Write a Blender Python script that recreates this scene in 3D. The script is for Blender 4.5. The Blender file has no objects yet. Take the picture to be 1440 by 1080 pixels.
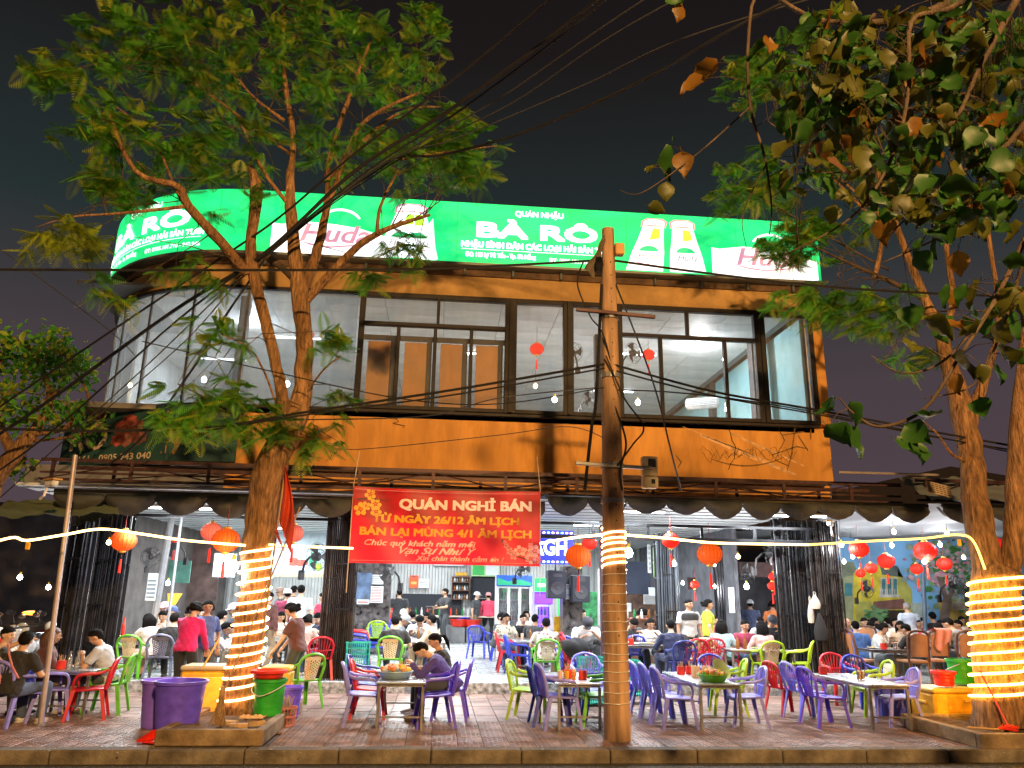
import bpy, bmesh, math, random, unicodedata
from mathutils import Vector, Matrix, Euler
R = math.radians
rnd = random.Random(7)
S = bpy.context.scene
COL = S.collection
# ---------------------------------------------------------------- camera
FPX, CAMH = 1081.0, 1.65
def _cam():
    p, y, r = R(15.4), R(5.1), R(0.95)
    f = Vector((math.sin(y)*math.cos(p), math.cos(y)*math.cos(p), math.sin(p)))
    rt = Vector((math.cos(y), -math.sin(y), 0)); up = rt.cross(f)
    return f, rt*math.cos(r)+up*math.sin(r), up*math.cos(r)-rt*math.sin(r)
CF, CR, CU = _cam()
cd = bpy.data.cameras.new('camera'); cam = bpy.data.objects.new('camera', cd); COL.objects.link(cam)
cam.matrix_world = Matrix(((CR.x, CU.x, -CF.x, 0), (CR.y, CU.y, -CF.y, 0), (CR.z, CU.z, -CF.z, CAMH), (0, 0, 0, 1)))
cd.sensor_fit = 'HORIZONTAL'; cd.sensor_width = 36; cd.lens = FPX/1440*36; cd.clip_start = .05; cd.clip_end = 2000
S.camera = cam
def at(px, py, Y):
    d = CF + CR*((px-720)/FPX) + CU*((540-py)/FPX)
    return Vector((0, 0, CAMH)) + d*(Y/d.y)
def gx(px, Y, z=0.3):            # world x of a pixel column at depth Y, near height z
    a = at(px, 850, Y); b = at(px, 950, Y)
    t = (z-a.z)/(b.z-a.z); return a.x+(b.x-a.x)*t
# ---------------------------------------------------------------- world, exposure
W = bpy.data.worlds.new('World'); S.world = W; W.use_nodes = True
wn, wl = W.node_tree.nodes, W.node_tree.links
wn.clear()
wo = wn.new('ShaderNodeOutputWorld')
sky = wn.new('ShaderNodeTexSky'); sky.sky_type = 'NISHITA'; sky.sun_disc = False
sky.sun_elevation = R(-6); sky.sun_rotation = R(200)
b1 = wn.new('ShaderNodeBackground'); b1.inputs[1].default_value = .05
tc = wn.new('ShaderNodeTexCoord'); sx = wn.new('ShaderNodeSeparateXYZ'); cr = wn.new('ShaderNodeValToRGB')
e = cr.color_ramp.elements
e[0].position = .0; e[0].color = (.085, .056, .070, 1)
e[1].position = .95; e[1].color = (.005, .0035, .0035, 1)
x = e.new(.25); x.color = (.062, .046, .054, 1)
x = e.new(.42); x.color = (.018, .028, .029, 1)
x = e.new(.62); x.color = (.0110, .0085, .0088, 1)
b2 = wn.new('ShaderNodeBackground'); b2.inputs[1].default_value = .82
ad = wn.new('ShaderNodeAddShader')
wl.new(tc.outputs['Generated'], sx.inputs[0]); wl.new(sx.outputs[2], cr.inputs[0]); wl.new(cr.outputs[0], b2.inputs[0])
wl.new(sky.outputs[0], b1.inputs[0]); wl.new(b1.outputs[0], ad.inputs[0]); wl.new(b2.outputs[0], ad.inputs[1]); wl.new(ad.outputs[0], wo.inputs[0])
S.view_settings.view_transform = 'Standard'; S.view_settings.look = 'None'; S.view_settings.gamma = 1
S.view_settings.use_curve_mapping = False; S.view_settings.exposure = 0.4
S.render.engine = 'CYCLES'
S.cycles.use_denoising = True
S.cycles.max_bounces = 5; S.cycles.diffuse_bounces = 3; S.cycles.glossy_bounces = 3; S.cycles.transmission_bounces = 4
S.cycles.transparent_max_bounces = 8; S.cycles.sample_clamp_indirect = 4; S.cycles.caustics_reflective = False; S.cycles.caustics_refractive = False
# ---------------------------------------------------------------- materials
_mats = {}
def M(name, col=(.5, .5, .5), rough=.5, metal=0, var=.12, scale=6, bump=.0, bscale=40, emit=0, ecol=None, stretch=None, dirt=0, sheen=0, back=False):
    if name in _mats: return _mats[name]
    m = bpy.data.materials.new(name); m.use_nodes = True
    n, l = m.node_tree.nodes, m.node_tree.links
    p = n['Principled BSDF']
    p.inputs['Base Color'].default_value = (*col, 1); p.inputs['Roughness'].default_value = rough; p.inputs['Metallic'].default_value = metal
    t = n.new('ShaderNodeTexCoord'); src = t.outputs['Object']
    if stretch:
        mp = n.new('ShaderNodeMapping'); mp.inputs['Scale'].default_value = stretch; l.new(src, mp.inputs[0]); src = mp.outputs[0]
    if var:
        no = n.new('ShaderNodeTexNoise'); no.inputs['Scale'].default_value = scale; no.inputs['Detail'].default_value = 5
        l.new(src, no.inputs['Vector'])
        c = n.new('ShaderNodeValToRGB'); c.color_ramp.elements[0].position = .3; c.color_ramp.elements[1].position = .72
        c.color_ramp.elements[0].color = (*[v*(1-var*1.6) for v in col], 1); c.color_ramp.elements[1].color = (*[min(1, v*(1+var)) for v in col], 1)
        l.new(no.outputs[0], c.inputs[0]); out = c.outputs[0]
        if dirt:
            n2 = n.new('ShaderNodeTexNoise'); n2.inputs['Scale'].default_value = 1.3; n2.inputs['Detail'].default_value = 9; n2.inputs['Roughness'].default_value = .7
            l.new(src, n2.inputs['Vector'])
            r2 = n.new('ShaderNodeValToRGB'); r2.color_ramp.elements[0].position = .42; r2.color_ramp.elements[1].position = .62
            r2.color_ramp.elements[0].color = (dirt, dirt, dirt, 1); r2.color_ramp.elements[1].color = (0, 0, 0, 1)
            mx = n.new('ShaderNodeMixRGB'); mx.blend_type = 'MULTIPLY'; mx.inputs[2].default_value = (.45, .4, .34, 1)
            l.new(n2.outputs[0], r2.inputs[0]); l.new(r2.outputs[0], mx.inputs[0]); l.new(out, mx.inputs[1]); out = mx.outputs[0]
        l.new(out, p.inputs['Base Color'])
        rr = n.new('ShaderNodeMath'); rr.operation = 'MULTIPLY_ADD'; rr.inputs[1].default_value = .25; rr.inputs[2].default_value = max(0, rough-.12)
        l.new(no.outputs[0], rr.inputs[0]); l.new(rr.outputs[0], p.inputs['Roughness'])
    if bump:
        nb = n.new('ShaderNodeTexNoise'); nb.inputs['Scale'].default_value = bscale; nb.inputs['Detail'].default_value = 6
        l.new(src, nb.inputs['Vector'])
        b = n.new('ShaderNodeBump'); b.inputs['Strength'].default_value = bump; b.inputs['Distance'].default_value = .02
        l.new(nb.outputs[0], b.inputs['Height']); l.new(b.outputs[0], p.inputs['Normal'])
    if emit:
        p.inputs['Emission Color'].default_value = (*(ecol or col), 1); p.inputs['Emission Strength'].default_value = emit
    if sheen: p.inputs['Sheen Weight'].default_value = sheen
    _mats[name] = m; return m
def thin(name, col, trans, rough=.5, emit=0, ecol=None):   # cloth / leaf lit from behind
    if name in _mats: return _mats[name]
    m = bpy.data.materials.new(name); m.use_nodes = True
    n, l = m.node_tree.nodes, m.node_tree.links; n.clear()
    o = n.new('ShaderNodeOutputMaterial'); p = n.new('ShaderNodeBsdfPrincipled'); t = n.new('ShaderNodeBsdfTranslucent'); mx = n.new('ShaderNodeMixShader')
    g = n.new('ShaderNodeNewGeometry'); tc = n.new('ShaderNodeTexCoord'); no = n.new('ShaderNodeTexNoise'); no.inputs['Scale'].default_value = 1.7
    c = n.new('ShaderNodeValToRGB'); c.color_ramp.elements[0].position = .3; c.color_ramp.elements[1].position = .7
    c.color_ramp.elements[0].color = (*[v*.55 for v in col], 1); c.color_ramp.elements[1].color = (*[v*1.3 for v in col], 1)
    l.new(tc.outputs['Object'], no.inputs[0]); l.new(no.outputs[0], c.inputs[0]); l.new(c.outputs[0], p.inputs['Base Color']); l.new(c.outputs[0], t.inputs[0])
    p.inputs['Roughness'].default_value = rough; mx.inputs[0].default_value = trans
    if emit:
        p.inputs['Emission Color'].default_value = (*(ecol or col), 1); p.inputs['Emission Strength'].default_value = emit
    l.new(p.outputs[0], mx.inputs[1]); l.new(t.outputs[0], mx.inputs[2]); l.new(mx.outputs[0], o.inputs[0])
    _mats[name] = m; return m
def E(name, col, s):
    return M(name, col, .5, 0, 0, emit=s, ecol=col)
def glowbox(name, col, s):     # translucent lightbox face: noise in its emission stands for hot spots of unseen tubes
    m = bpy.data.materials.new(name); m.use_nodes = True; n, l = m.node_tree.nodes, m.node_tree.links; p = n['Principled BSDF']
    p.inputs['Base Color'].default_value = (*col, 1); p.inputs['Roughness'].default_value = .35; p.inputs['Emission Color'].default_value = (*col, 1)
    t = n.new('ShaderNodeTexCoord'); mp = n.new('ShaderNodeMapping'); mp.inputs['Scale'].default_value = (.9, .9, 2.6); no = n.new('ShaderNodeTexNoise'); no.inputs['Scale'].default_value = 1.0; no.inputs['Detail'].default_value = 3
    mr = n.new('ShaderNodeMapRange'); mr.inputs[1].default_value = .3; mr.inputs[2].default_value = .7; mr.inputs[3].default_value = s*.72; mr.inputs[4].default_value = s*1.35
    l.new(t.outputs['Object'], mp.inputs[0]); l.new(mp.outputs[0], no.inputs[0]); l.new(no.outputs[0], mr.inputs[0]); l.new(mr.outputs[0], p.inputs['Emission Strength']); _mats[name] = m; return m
def glass(name, tint=(1, 1, 1), haze=.06, refl=.9):
    if name in _mats: return _mats[name]
    m = bpy.data.materials.new(name); m.use_nodes = True
    n, l = m.node_tree.nodes, m.node_tree.links; n.clear()
    o = n.new('ShaderNodeOutputMaterial'); t = n.new('ShaderNodeBsdfTransparent'); t.inputs[0].default_value = (*tint, 1)
    g = n.new('ShaderNodeBsdfGlossy'); g.inputs['Roughness'].default_value = .03; g.inputs[0].default_value = (refl, refl, refl, 1)
    fr = n.new('ShaderNodeFresnel'); fr.inputs[0].default_value = 1.5
    d = n.new('ShaderNodeBsdfDiffuse'); d.inputs[0].default_value = (.75, .78, .8, 1)
    tc = n.new('ShaderNodeTexCoord'); mp = n.new('ShaderNodeMapping'); mp.inputs['Scale'].default_value = (3, 3, .5)
    no = n.new('ShaderNodeTexNoise'); no.inputs['Scale'].default_value = 2.2; no.inputs['Detail'].default_value = 8
    ml = n.new('ShaderNodeMath'); ml.operation = 'MULTIPLY'; ml.inputs[1].default_value = haze*2
    m1 = n.new('ShaderNodeMixShader'); m2 = n.new('ShaderNodeMixShader')
    l.new(tc.outputs['Object'], mp.inputs[0]); l.new(mp.outputs[0], no.inputs[0]); l.new(no.outputs[0], ml.inputs[0]); l.new(ml.outputs[0], m1.inputs[0])
    l.new(t.outputs[0], m1.inputs[1]); l.new(d.outputs[0], m1.inputs[2])
    l.new(fr.outputs[0], m2.inputs[0]); l.new(m1.outputs[0], m2.inputs[1]); l.new(g.outputs[0], m2.inputs[2]); l.new(m2.outputs[0], o.inputs[0])
    _mats[name] = m; return m
def film(name):
    m = bpy.data.materials.new(name); m.use_nodes = True
    n, l = m.node_tree.nodes, m.node_tree.links; n.clear()
    o = n.new('ShaderNodeOutputMaterial'); t = n.new('ShaderNodeBsdfTransparent'); t.inputs[0].default_value = (.92, .95, .97, 1)
    tl = n.new('ShaderNodeBsdfTranslucent'); tl.inputs[0].default_value = (.44, .46, .45, 1); d = n.new('ShaderNodeBsdfDiffuse'); d.inputs[0].default_value = (.26, .26, .25, 1)
    g = n.new('ShaderNodeBsdfGlossy'); g.inputs['Roughness'].default_value = .18
    tc = n.new('ShaderNodeTexCoord'); mp = n.new('ShaderNodeMapping'); mp.inputs['Scale'].default_value = (2.2, 2.2, .4)
    no = n.new('ShaderNodeTexNoise'); no.inputs['Scale'].default_value = 2.2; no.inputs['Detail'].default_value = 9
    mr = n.new('ShaderNodeMapRange'); mr.inputs[3].default_value = .22; mr.inputs[4].default_value = .52
    m1, m2, m3 = n.new('ShaderNodeMixShader'), n.new('ShaderNodeMixShader'), n.new('ShaderNodeMixShader'); m1.inputs[0].default_value = .4; m3.inputs[0].default_value = .05
    l.new(tc.outputs['Object'], mp.inputs[0]); l.new(mp.outputs[0], no.inputs[0]); l.new(no.outputs[0], mr.inputs[0]); l.new(mr.outputs[0], m2.inputs[0])
    l.new(tl.outputs[0], m1.inputs[1]); l.new(d.outputs[0], m1.inputs[2]); l.new(t.outputs[0], m2.inputs[1]); l.new(m1.outputs[0], m2.inputs[2])
    l.new(m2.outputs[0], m3.inputs[1]); l.new(g.outputs[0], m3.inputs[2]); l.new(m3.outputs[0], o.inputs[0]); return m
# ---------------------------------------------------------------- mesh builder
def link(o, parent=None):
    COL.objects.link(o)
    if parent is not None: o.parent = parent
    return o
def tag(o, label=None, cat=None, group=None, kind=None):
    if label: o['label'] = label
    if cat: o['category'] = cat
    if group: o['group'] = group
    if kind: o['kind'] = kind
    return o
def empty(name, loc=(0, 0, 0), rz=0, label=None, cat=None, group=None):
    o = bpy.data.objects.new(name, None); o.empty_display_size = .1; o.location = loc; o.rotation_euler = (0, 0, rz)
    return tag(link(o), label, cat, group)
def frame_of(d):
    d = Vector(d).normalized(); a = Vector((0, 0, 1)) if abs(d.z) < .95 else Vector((1, 0, 0))
    u = d.cross(a).normalized(); return u, d.cross(u).normalized()
class MB:
    def __init__(s): s.v, s.f, s.m = [], [], []
    def add(s, vs, fs, mi=0, mat=None):
        b = len(s.v)
        s.v += [tuple(mat @ Vector(v)) if mat else tuple(v) for v in vs]
        for f in fs: s.f.append(tuple(b+i for i in f)); s.m.append(mi)
        return s
    def box(s, c, d, rot=None, mi=0):
        x, y, z = d[0]/2, d[1]/2, d[2]/2
        vs = [(a*x, b*y, cc*z) for a in (-1, 1) for b in (-1, 1) for cc in (-1, 1)]
        mt = Matrix.Translation(c) @ (Euler(rot).to_matrix().to_4x4() if rot else Matrix())
        return s.add(vs, [(0, 1, 3, 2), (4, 6, 7, 5), (0, 4, 5, 1), (2, 3, 7, 6), (0, 2, 6, 4), (1, 5, 7, 3)], mi, mt)
    def cbox(s, c, d, ch=.01, rot=None, mi=0):     # chamfered box
        x, y, z = d[0]/2, d[1]/2, d[2]/2; vs = []; ch = min(ch, x*.9, y*.9, z*.9)
        for a in (-1, 1):
            for b in (-1, 1):
                for cc in (-1, 1):
                    vs += [(a*(x-ch), b*(y-ch), cc*z), (a*(x-ch), b*y, cc*(z-ch)), (a*x, b*(y-ch), cc*(z-ch))]
        bm = bmesh.new()
        for v in vs: bm.verts.new(v)
        bmesh.ops.convex_hull(bm, input=bm.verts)
        bmesh.ops.dissolve_limit(bm, angle_limit=.01, verts=bm.verts, edges=bm.edges)
        bm.verts.index_update()
        mt = Matrix.Translation(c) @ (Euler(rot).to_matrix().to_4x4() if rot else Matrix())
        s.add([v.co.copy() for v in bm.verts], [tuple(v.index for v in f.verts) for f in bm.faces], mi, mt); bm.free(); return s
    def tube(s, pts, rad, n=8, mi=0, cap=True, flat=1.0):
        pts = [Vector(p) for p in pts]; k = len(pts)
        rad = rad if isinstance(rad, (list, tuple)) else [rad]*k
        vs, fs = [], []; u = None
        for i, p in enumerate(pts):
            d = (pts[min(i+1, k-1)]-pts[max(i-1, 0)])
            if d.length < 1e-9: d = Vector((0, 0, 1))
            d.normalize()
            if u is None: u, w = frame_of(d)
            else:
                u = (u-d*u.dot(d)); u = u.normalized() if u.length > 1e-6 else frame_of(d)[0]; w = d.cross(u)
            for j in range(n):
                a = 2*math.pi*j/n; vs.append(p+u*(math.cos(a)*rad[i])+w*(math.sin(a)*rad[i]*flat))
        for i in range(k-1):
            for j in range(n):
                a, b = i*n+j, i*n+(j+1) % n; fs.append((a, b, b+n, a+n))
        if cap: fs.append(tuple(range(n))[::-1]); fs.append(tuple(range((k-1)*n, k*n)))
        return s.add(vs, fs, mi)
    def lathe(s, prof, n=16, c=(0, 0, 0), mi=0, mt=None, sx=1, sy=1):
        vs, fs = [], []
        for r, z in prof:
            for j in range(n):
                a = 2*math.pi*j/n; vs.append((c[0]+r*math.cos(a)*sx, c[1]+r*math.sin(a)*sy, c[2]+z))
        for i in range(len(prof)-1):
            for j in range(n):
                a, b = i*n+j, i*n+(j+1) % n; fs.append((a, b, b+n, a+n))
        if prof[0][0] > 1e-4: fs.append(tuple(range(n))[::-1])
        if prof[-1][0] > 1e-4: fs.append(tuple(range((len(prof)-1)*n, len(prof)*n)))
        return s.add(vs, fs, mi, mt)
    def ell(s, c, r, n=12, mi=0, mt=None):
        r = r if isinstance(r, (list, tuple)) else (r, r, r); m = max(4, n//2)
        vs = [(0, 0, -1)]+[(math.sin(math.pi*i/m)*math.cos(2*math.pi*j/n), math.sin(math.pi*i/m)*math.sin(2*math.pi*j/n), -math.cos(math.pi*i/m)) for i in range(1, m) for j in range(n)]+[(0, 0, 1)]
        fs = [(0, 1+(j+1) % n, 1+j) for j in range(n)]
        for i in range(m-2):
            for j in range(n):
                a, b = 1+i*n+j, 1+i*n+(j+1) % n; fs.append((a, b, b+n, a+n))
        t = len(vs)-1; fs += [(t-n+j, t-n+(j+1) % n, t) for j in range(n)]
        T = Matrix.Translation(c) @ (mt or Matrix()) @ Matrix.Diagonal((*r, 1))
        return s.add(vs, fs, mi, T)
    def quad(s, a, b, c, d, mi=0): return s.add([a, b, c, d], [(0, 1, 2, 3)], mi)
    def sheet(s, fn, nu, nv, th=0, mi=0):          # fn(u,v)->point
        vs = [Vector(fn(i/nu, j/nv)) for i in range(nu+1) for j in range(nv+1)]
        q = lambda i, j: i*(nv+1)+j
        fs = [(q(i, j), q(i+1, j), q(i+1, j+1), q(i, j+1)) for i in range(nu) for j in range(nv)]
        return s.add(vs, fs, mi)
    def mesh(s, name):
        me = bpy.data.meshes.new(name); me.from_pydata(s.v, [], s.f)
        if any(s.m): me.polygons.foreach_set('material_index', s.m)
        me.update(); return me
    def build(s, name, mats, parent=None, smooth=False, loc=None, rot=None, kind=None):
        me = s.mesh(name)
        for m in (mats if isinstance(mats, (list, tuple)) else [mats]): me.materials.append(m)
        if smooth:
            try: me.shade_smooth()
            except Exception: pass
            if smooth != 'all':
                try: me.set_sharp_from_angle(angle=R(40))
                except Exception: pass
        o = link(bpy.data.objects.new(name, me), parent)
        if loc is not None: o.location = loc
        if rot is not None: o.rotation_euler = rot
        if kind: o['kind'] = kind
        return o
def kids(o): return [c for c in _children.get(o.name, [])]
_children = {}
def index_children():
    _children.clear()
    for o in COL.objects:
        if o.parent: _children.setdefault(o.parent.name, []).append(o)
def copy_tree(o, parent=None):
    c = o.copy(); COL.objects.link(c)
    if parent is not None: c.parent = parent
    for ch in _children.get(o.name, []): copy_tree(ch, c)
    return c
def clone(proto, loc, rz=0, label=None, group=None, sc=None):
    c = copy_tree(proto); c.location = loc; c.rotation_euler = (0, 0, rz)
    if label: c['label'] = label
    if group: c['group'] = group
    if sc: c.scale = (sc, sc, sc) if not isinstance(sc, tuple) else sc
    return c
def recolor(o, old, new):
    for c in _all(o):
        if c.type != 'MESH': continue
        for sl in c.material_slots:
            if sl.material and sl.material.name == old.name: sl.link = 'OBJECT'; sl.material = new
def _all(o):
    out = [o]; st = [o]
    while st:
        p = st.pop()
        for c in COL.objects:
            if c.parent == p: out.append(c); st.append(c)
    return out
def text_mb(txt, size=1, bold=0, shear=0, xs=1.0, align='CENTER', th=0):
    c = bpy.data.curves.new('t', 'FONT'); c.body = txt; c.size = size; c.offset = bold; c.shear = shear; c.align_x = align
    c.extrude = th; c.resolution_u = 3
    o = bpy.data.objects.new('t', c); COL.objects.link(o)
    bpy.context.view_layer.update()
    me = bpy.data.meshes.new_from_object(o)
    vs = [(v.co.x*xs, v.co.y, v.co.z) for v in me.vertices]; fs = [tuple(p.vertices) for p in me.polygons]
    bpy.data.objects.remove(o); bpy.data.curves.remove(c); bpy.data.meshes.remove(me)
    d = unicodedata.normalize('NFC', unicodedata.normalize('NFD', txt).replace('\u031b', ''))
    if d != txt and vs:          # horned vowels: lay the plain letter under the horn
        v2, f2 = text_mb(d, size, bold, shear, xs, align, th); k = len(vs); a0, a1, c0, c1 = min(v[0] for v in vs), max(v[0] for v in vs), min(v[0] for v in v2), max(v[0] for v in v2)
        vs = vs+[(a0+(v[0]-c0)*(a1-a0)/(c1-c0), v[1], v[2]+.0003) for v in v2]; fs = fs+[tuple(i+k for i in f) for f in f2]
    return vs, fs
def lettering(txt, loc, size, m, parent, bold=0, shear=0, xs=1.0, rot=(math.pi/2, 0, 0), align='CENTER', th=.002, fit=None, name='lettering'):
    vs, fs = text_mb(txt, size, bold, shear, xs, align, th)
    if fit and vs:
        w = max(v[0] for v in vs)-min(v[0] for v in vs); k = fit/w; vs = [(v[0]*k, v[1], v[2]) for v in vs]
    b = MB().add(vs, fs)
    return b.build(name, m, parent, loc=loc, rot=rot)
def light(kind, loc, power, col, parent=None, size=.1, rot=(0, 0, 0), name='lamp_light', size_y=None, spot=None):
    L = bpy.data.lights.new(name, kind); L.energy = power; L.color = col
    if kind == 'AREA':
        L.size = size
        if size_y: L.shape = 'RECTANGLE'; L.size_y = size_y
    elif kind == 'SPOT':
        L.shadow_soft_size = size; L.spot_size = spot or R(120); L.spot_blend = .6
    else: L.shadow_soft_size = size
    o = bpy.data.objects.new(name, L); link(o, parent); o.location = loc; o.rotation_euler = rot
    return o
# ---------------------------------------------------------------- street lamp (sodium, stands on the camera's side of the road)
SODIUM = (1.0, .57, .21)
sl = empty('street_lamp', (3.2, -9.6, -.01), 0, 'tall grey street lamp with a lit orange head across the road from the restaurant', 'street lamp')
MB().tube([(0, 0, 0), (0, 0, 4), (0, 0, 8.7), (0, .35, 9.25), (0, .9, 9.45)], [.09, .075, .06, .05, .04], 10).build('pole', M('galv', (.3, .3, .3), .5, .6), sl, True)
MB().cbox((0, 1.15, 9.5), (.28, .62, .12), .03).build('lamp_head', M('galv'), sl)
MB().cbox((0, 1.18, 9.43), (.2, .42, .03), .01).build('lamp_glass', E('sodium_lens', (1, .5, .15), 25), sl)
light('POINT', (0, 1.2, 9.2), 17000, SODIUM, sl, .30)
# ---------------------------------------------------------------- ground
m_asph = M('asphalt', (.045, .043, .042), .8, 0, .3, 9, .6, 90)
tag(MB().quad((-90, -60, -.145), (90, -60, -.145), (90, 140, -.145), (-90, 140, -.145)).build('ground', M('earth', (.04, .038, .035), .9)), kind='structure')
tag(MB().box((0, .17, -.15), (120, 18.1, .04)).build('road', m_asph), kind='structure')
m_pave = M('paving', (.29, .185, .155), .42, 0, .14, 2.2, .35, 60, dirt=.8)
m_pave2 = M('paving_b', (.31, .20, .165), .40, 0, .14, 3.1, .35, 60, dirt=.8)
m_pave3 = M('paving_c', (.265, .168, .145), .38, 0, .16, 2.6, .35, 60, dirt=.9)
m_conc = M('concrete', (.19, .16, .12), .8, 0, .25, 5, .5, 45, dirt=.8)
pv = MB().box((3, 11.85, -.085), (46, 4.8, .12)).build('pavement', M('mortar', (.09, .065, .05), .9, 0, .3, 8)); tag(pv, kind='structure')
def tile_mesh(i, s=.3, h=.02, g=.006):
    b = MB(); r = random.Random(i); w = s-g
    b.cbox((0, 0, h/2), (w, w, h), .004)
    for k in range(5):                       # raised studs of the anti-slip tile
        for q in range(5): b.box((-w/2+w*(k+.5)/5, -w/2+w*(q+.5)/5, h+.0012), (w/5*.74, w/5*(.74 if (k+q) % 2 else .4), .0045))
    return b.mesh('tile_%d' % i)
tms = []
for i, mt in enumerate((m_pave, m_pave2, m_pave3)):
    me = tile_mesh(i); me.materials.append(mt); tms.append(me)
rest = MB(); cnt = 0; X0 = -8.1
for j in range(17):
    y = 9.445+.15+j*.3
    for i in range(62):
        xx = X0+i*.3+.15
        if -3.0 < xx < -1.9 and y < 10.45: continue
        if xx > 6.45 and y < 10.3: continue
        px = xx/max(y, 1)
        t = rnd.uniform(-.004, .004); r3 = rnd.choice((0, 0, 1, 1, 2))
        if cnt < 300 and -.66 < px < .80 and j < 7:
            o = link(bpy.data.objects.new('tile', tms[r3]), pv); o.location = (xx, y, -.025+t+.004); o.rotation_euler = (rnd.uniform(-.006, .006), rnd.uniform(-.006, .006), (math.pi/2)*((i+j) % 2)); cnt += 1
        elif -1.0 < px < 1.15:
            rest.cbox((xx, y, -.012+t), (.292, .292, .022), .004, mi=r3)
rest.build('tile_field', [m_pave, m_pave2, m_pave3], pv, kind='stuff')
kb = MB().box((3, 9.34, -.19), (46, .18, .10)).build('kerb', m_conc); tag(kb, kind='structure')
for i in range(22):
    w = .99
    MB().cbox((0, 0, 0), (w, .20, .155), .014).build('kerb_stone', m_conc, kb, loc=(-9.5+i, 9.34, -.072+rnd.uniform(-.004, .004)), rot=(0, 0, rnd.uniform(-.003, .003)))
tag(MB().box((0, -10.0, -.08), (120, 3, .14)).build('near_pavement', m_conc), kind='structure')
tag(MB().cbox((0, .4, -.07), (120, 2.6, .14), .02).build('median_strip', m_conc), kind='structure')
# litter on the tiles
lt = MB(); r = random.Random(5)
for k in range(260):
    xx, yy = r.uniform(-6, 8), r.uniform(9.0, 13.5); a = r.uniform(0, 6); s = r.uniform(.006, .022)
    lt.add([(xx+s*math.cos(a), yy+s*math.sin(a), .012), (xx-s*math.sin(a)*.6, yy+s*math.cos(a)*.6, .016), (xx-s*math.cos(a), yy-s*math.sin(a), .012), (xx+s*math.sin(a)*.6, yy-s*math.cos(a)*.6, .014)], [(0, 1, 2, 3)])
tag(lt.build('litter', M('litter', (.55, .5, .42), .8)), 'scraps of paper and dry leaves on the pavement', 'litter', kind='stuff')
# raised floor of the dining hall
FZ = .14
m_step = M('step_stone', (.34, .36, .37), .8, 0, .5, 14, .6, 30)
fl = MB().box((2, 21.4, FZ/2-.04), (32, 14.2, FZ+.02)).build('hall_floor', M('grout', (.22, .22, .21), .8)); tag(fl, kind='structure')
st = MB().cbox((2, 14.32, .085), (32, .10, .20), .012).build('step', m_step, fl)
m_ft = M('floor_tile', (.40, .43, .42), .28, 0, .03, 5, .08, 30)
m_ft2 = M('floor_tile_b', (.38, .41, .40), .25, 0, .03, 5, .08, 30)
me = []
for mt in (m_ft, m_ft2):
    q = MB().cbox((0, 0, 0), (.594, .594, .02), .003).mesh('floor_tile'); q.materials.append(mt); me.append(q)
ftf = MB()
for i in range(44):
    for j in range(22):
        xx, yy = -7.2+i*.6, 14.7+j*.6
        if 0 < xx < 4.0:
            o = link(bpy.data.objects.new('floor_tile', me[(i*7+j*3) % 2]), fl); o.location = (xx, yy, FZ-.018+rnd.uniform(-.001, .001))
        else: ftf.box((xx, yy, FZ-.018), (.594, .594, .02), mi=(i*7+j*3) % 2)
ftf.build('tile_field', [m_ft, m_ft2], fl, kind='stuff')
# ---------------------------------------------------------------- the building
BX = 7.5
def path(s, out=0.0):
    if s >= -4: return Vector((s, 14.3-out, 0))
    th = (-4-s)/3.4
    if th <= math.pi/2: return Vector((-4-(3.4+out)*math.sin(th), 17.7-(3.4+out)*math.cos(th), 0))
    return Vector((-7.4-out, 17.7+(th-math.pi/2)*3.4, 0))
def strip(b, s0, s1, z0, z1, o0, o1, mi=0, step=.3):
    n = max(1, int(abs(s1-s0)/step)) if s0 < -4 else 1
    rings = []
    for i in range(n+1):
        s = s0+(s1-s0)*i/n
        a, c = path(s, o1), path(s, o0)
        rings.append([Vector((a.x, a.y, z0)), Vector((a.x, a.y, z1)), Vector((c.x, c.y, z1)), Vector((c.x, c.y, z0))])
    vs = [v for r_ in rings for v in r_]; fs = []
    for i in range(n):
        for k in range(4):
            p, q = i*4+k, i*4+(k+1) % 4; fs.append((p, q, q+4, p+4))
    fs += [(3, 2, 1, 0), (n*4, n*4+1, n*4+2, n*4+3)]
    b.add(vs, fs, mi)
def segs(f, a, b_, brk=-4):   # split a strip at the start of the curve
    if a < brk < b_: f(a, brk); f(brk, b_)
    else: f(a, b_)
bd = empty('restaurant_building', (0, 14.3, 0), 0, 'two storey restaurant with an orange band, rounded left corner and wide upstairs windows', 'building')
BO = (0, -14.3, 0)
def bb(b, name, m, smooth=False, kind=None):
    o = b.build(name, m, bd, smooth, loc=BO, kind=kind); return o
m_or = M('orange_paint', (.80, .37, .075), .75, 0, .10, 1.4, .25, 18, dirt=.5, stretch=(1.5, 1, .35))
m_or2 = M('orange_paint_weathered', (.62, .37, .13), .8, 0, .18, 1.6, .3, 14, dirt=.5)
m_fr = M('window_frame_brown', (.012, .007, .006), .65, 0)
SE = -13.0
b = MB(); segs(lambda a, c: strip(b, a, c, 3.86, 4.94, -.22, 0), -4, 7.6); bb(b, 'wall', m_or)
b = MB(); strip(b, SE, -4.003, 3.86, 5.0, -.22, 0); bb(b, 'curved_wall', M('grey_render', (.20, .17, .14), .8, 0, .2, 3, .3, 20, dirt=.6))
b = MB(); segs(lambda a, c: strip(b, a, c, 7.32, 7.80, -.22, 0), SE, 7.6); bb(b, 'fascia_wall', m_or2)
b = MB(); segs(lambda a, c: strip(b, a, c, 7.80, 7.97, -.22, .045), SE, 7.62); bb(b, 'cornice', M('cornice_brown', (.20, .12, .07), .8, 0, .35, 4, .4, 20, dirt=.9))
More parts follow.
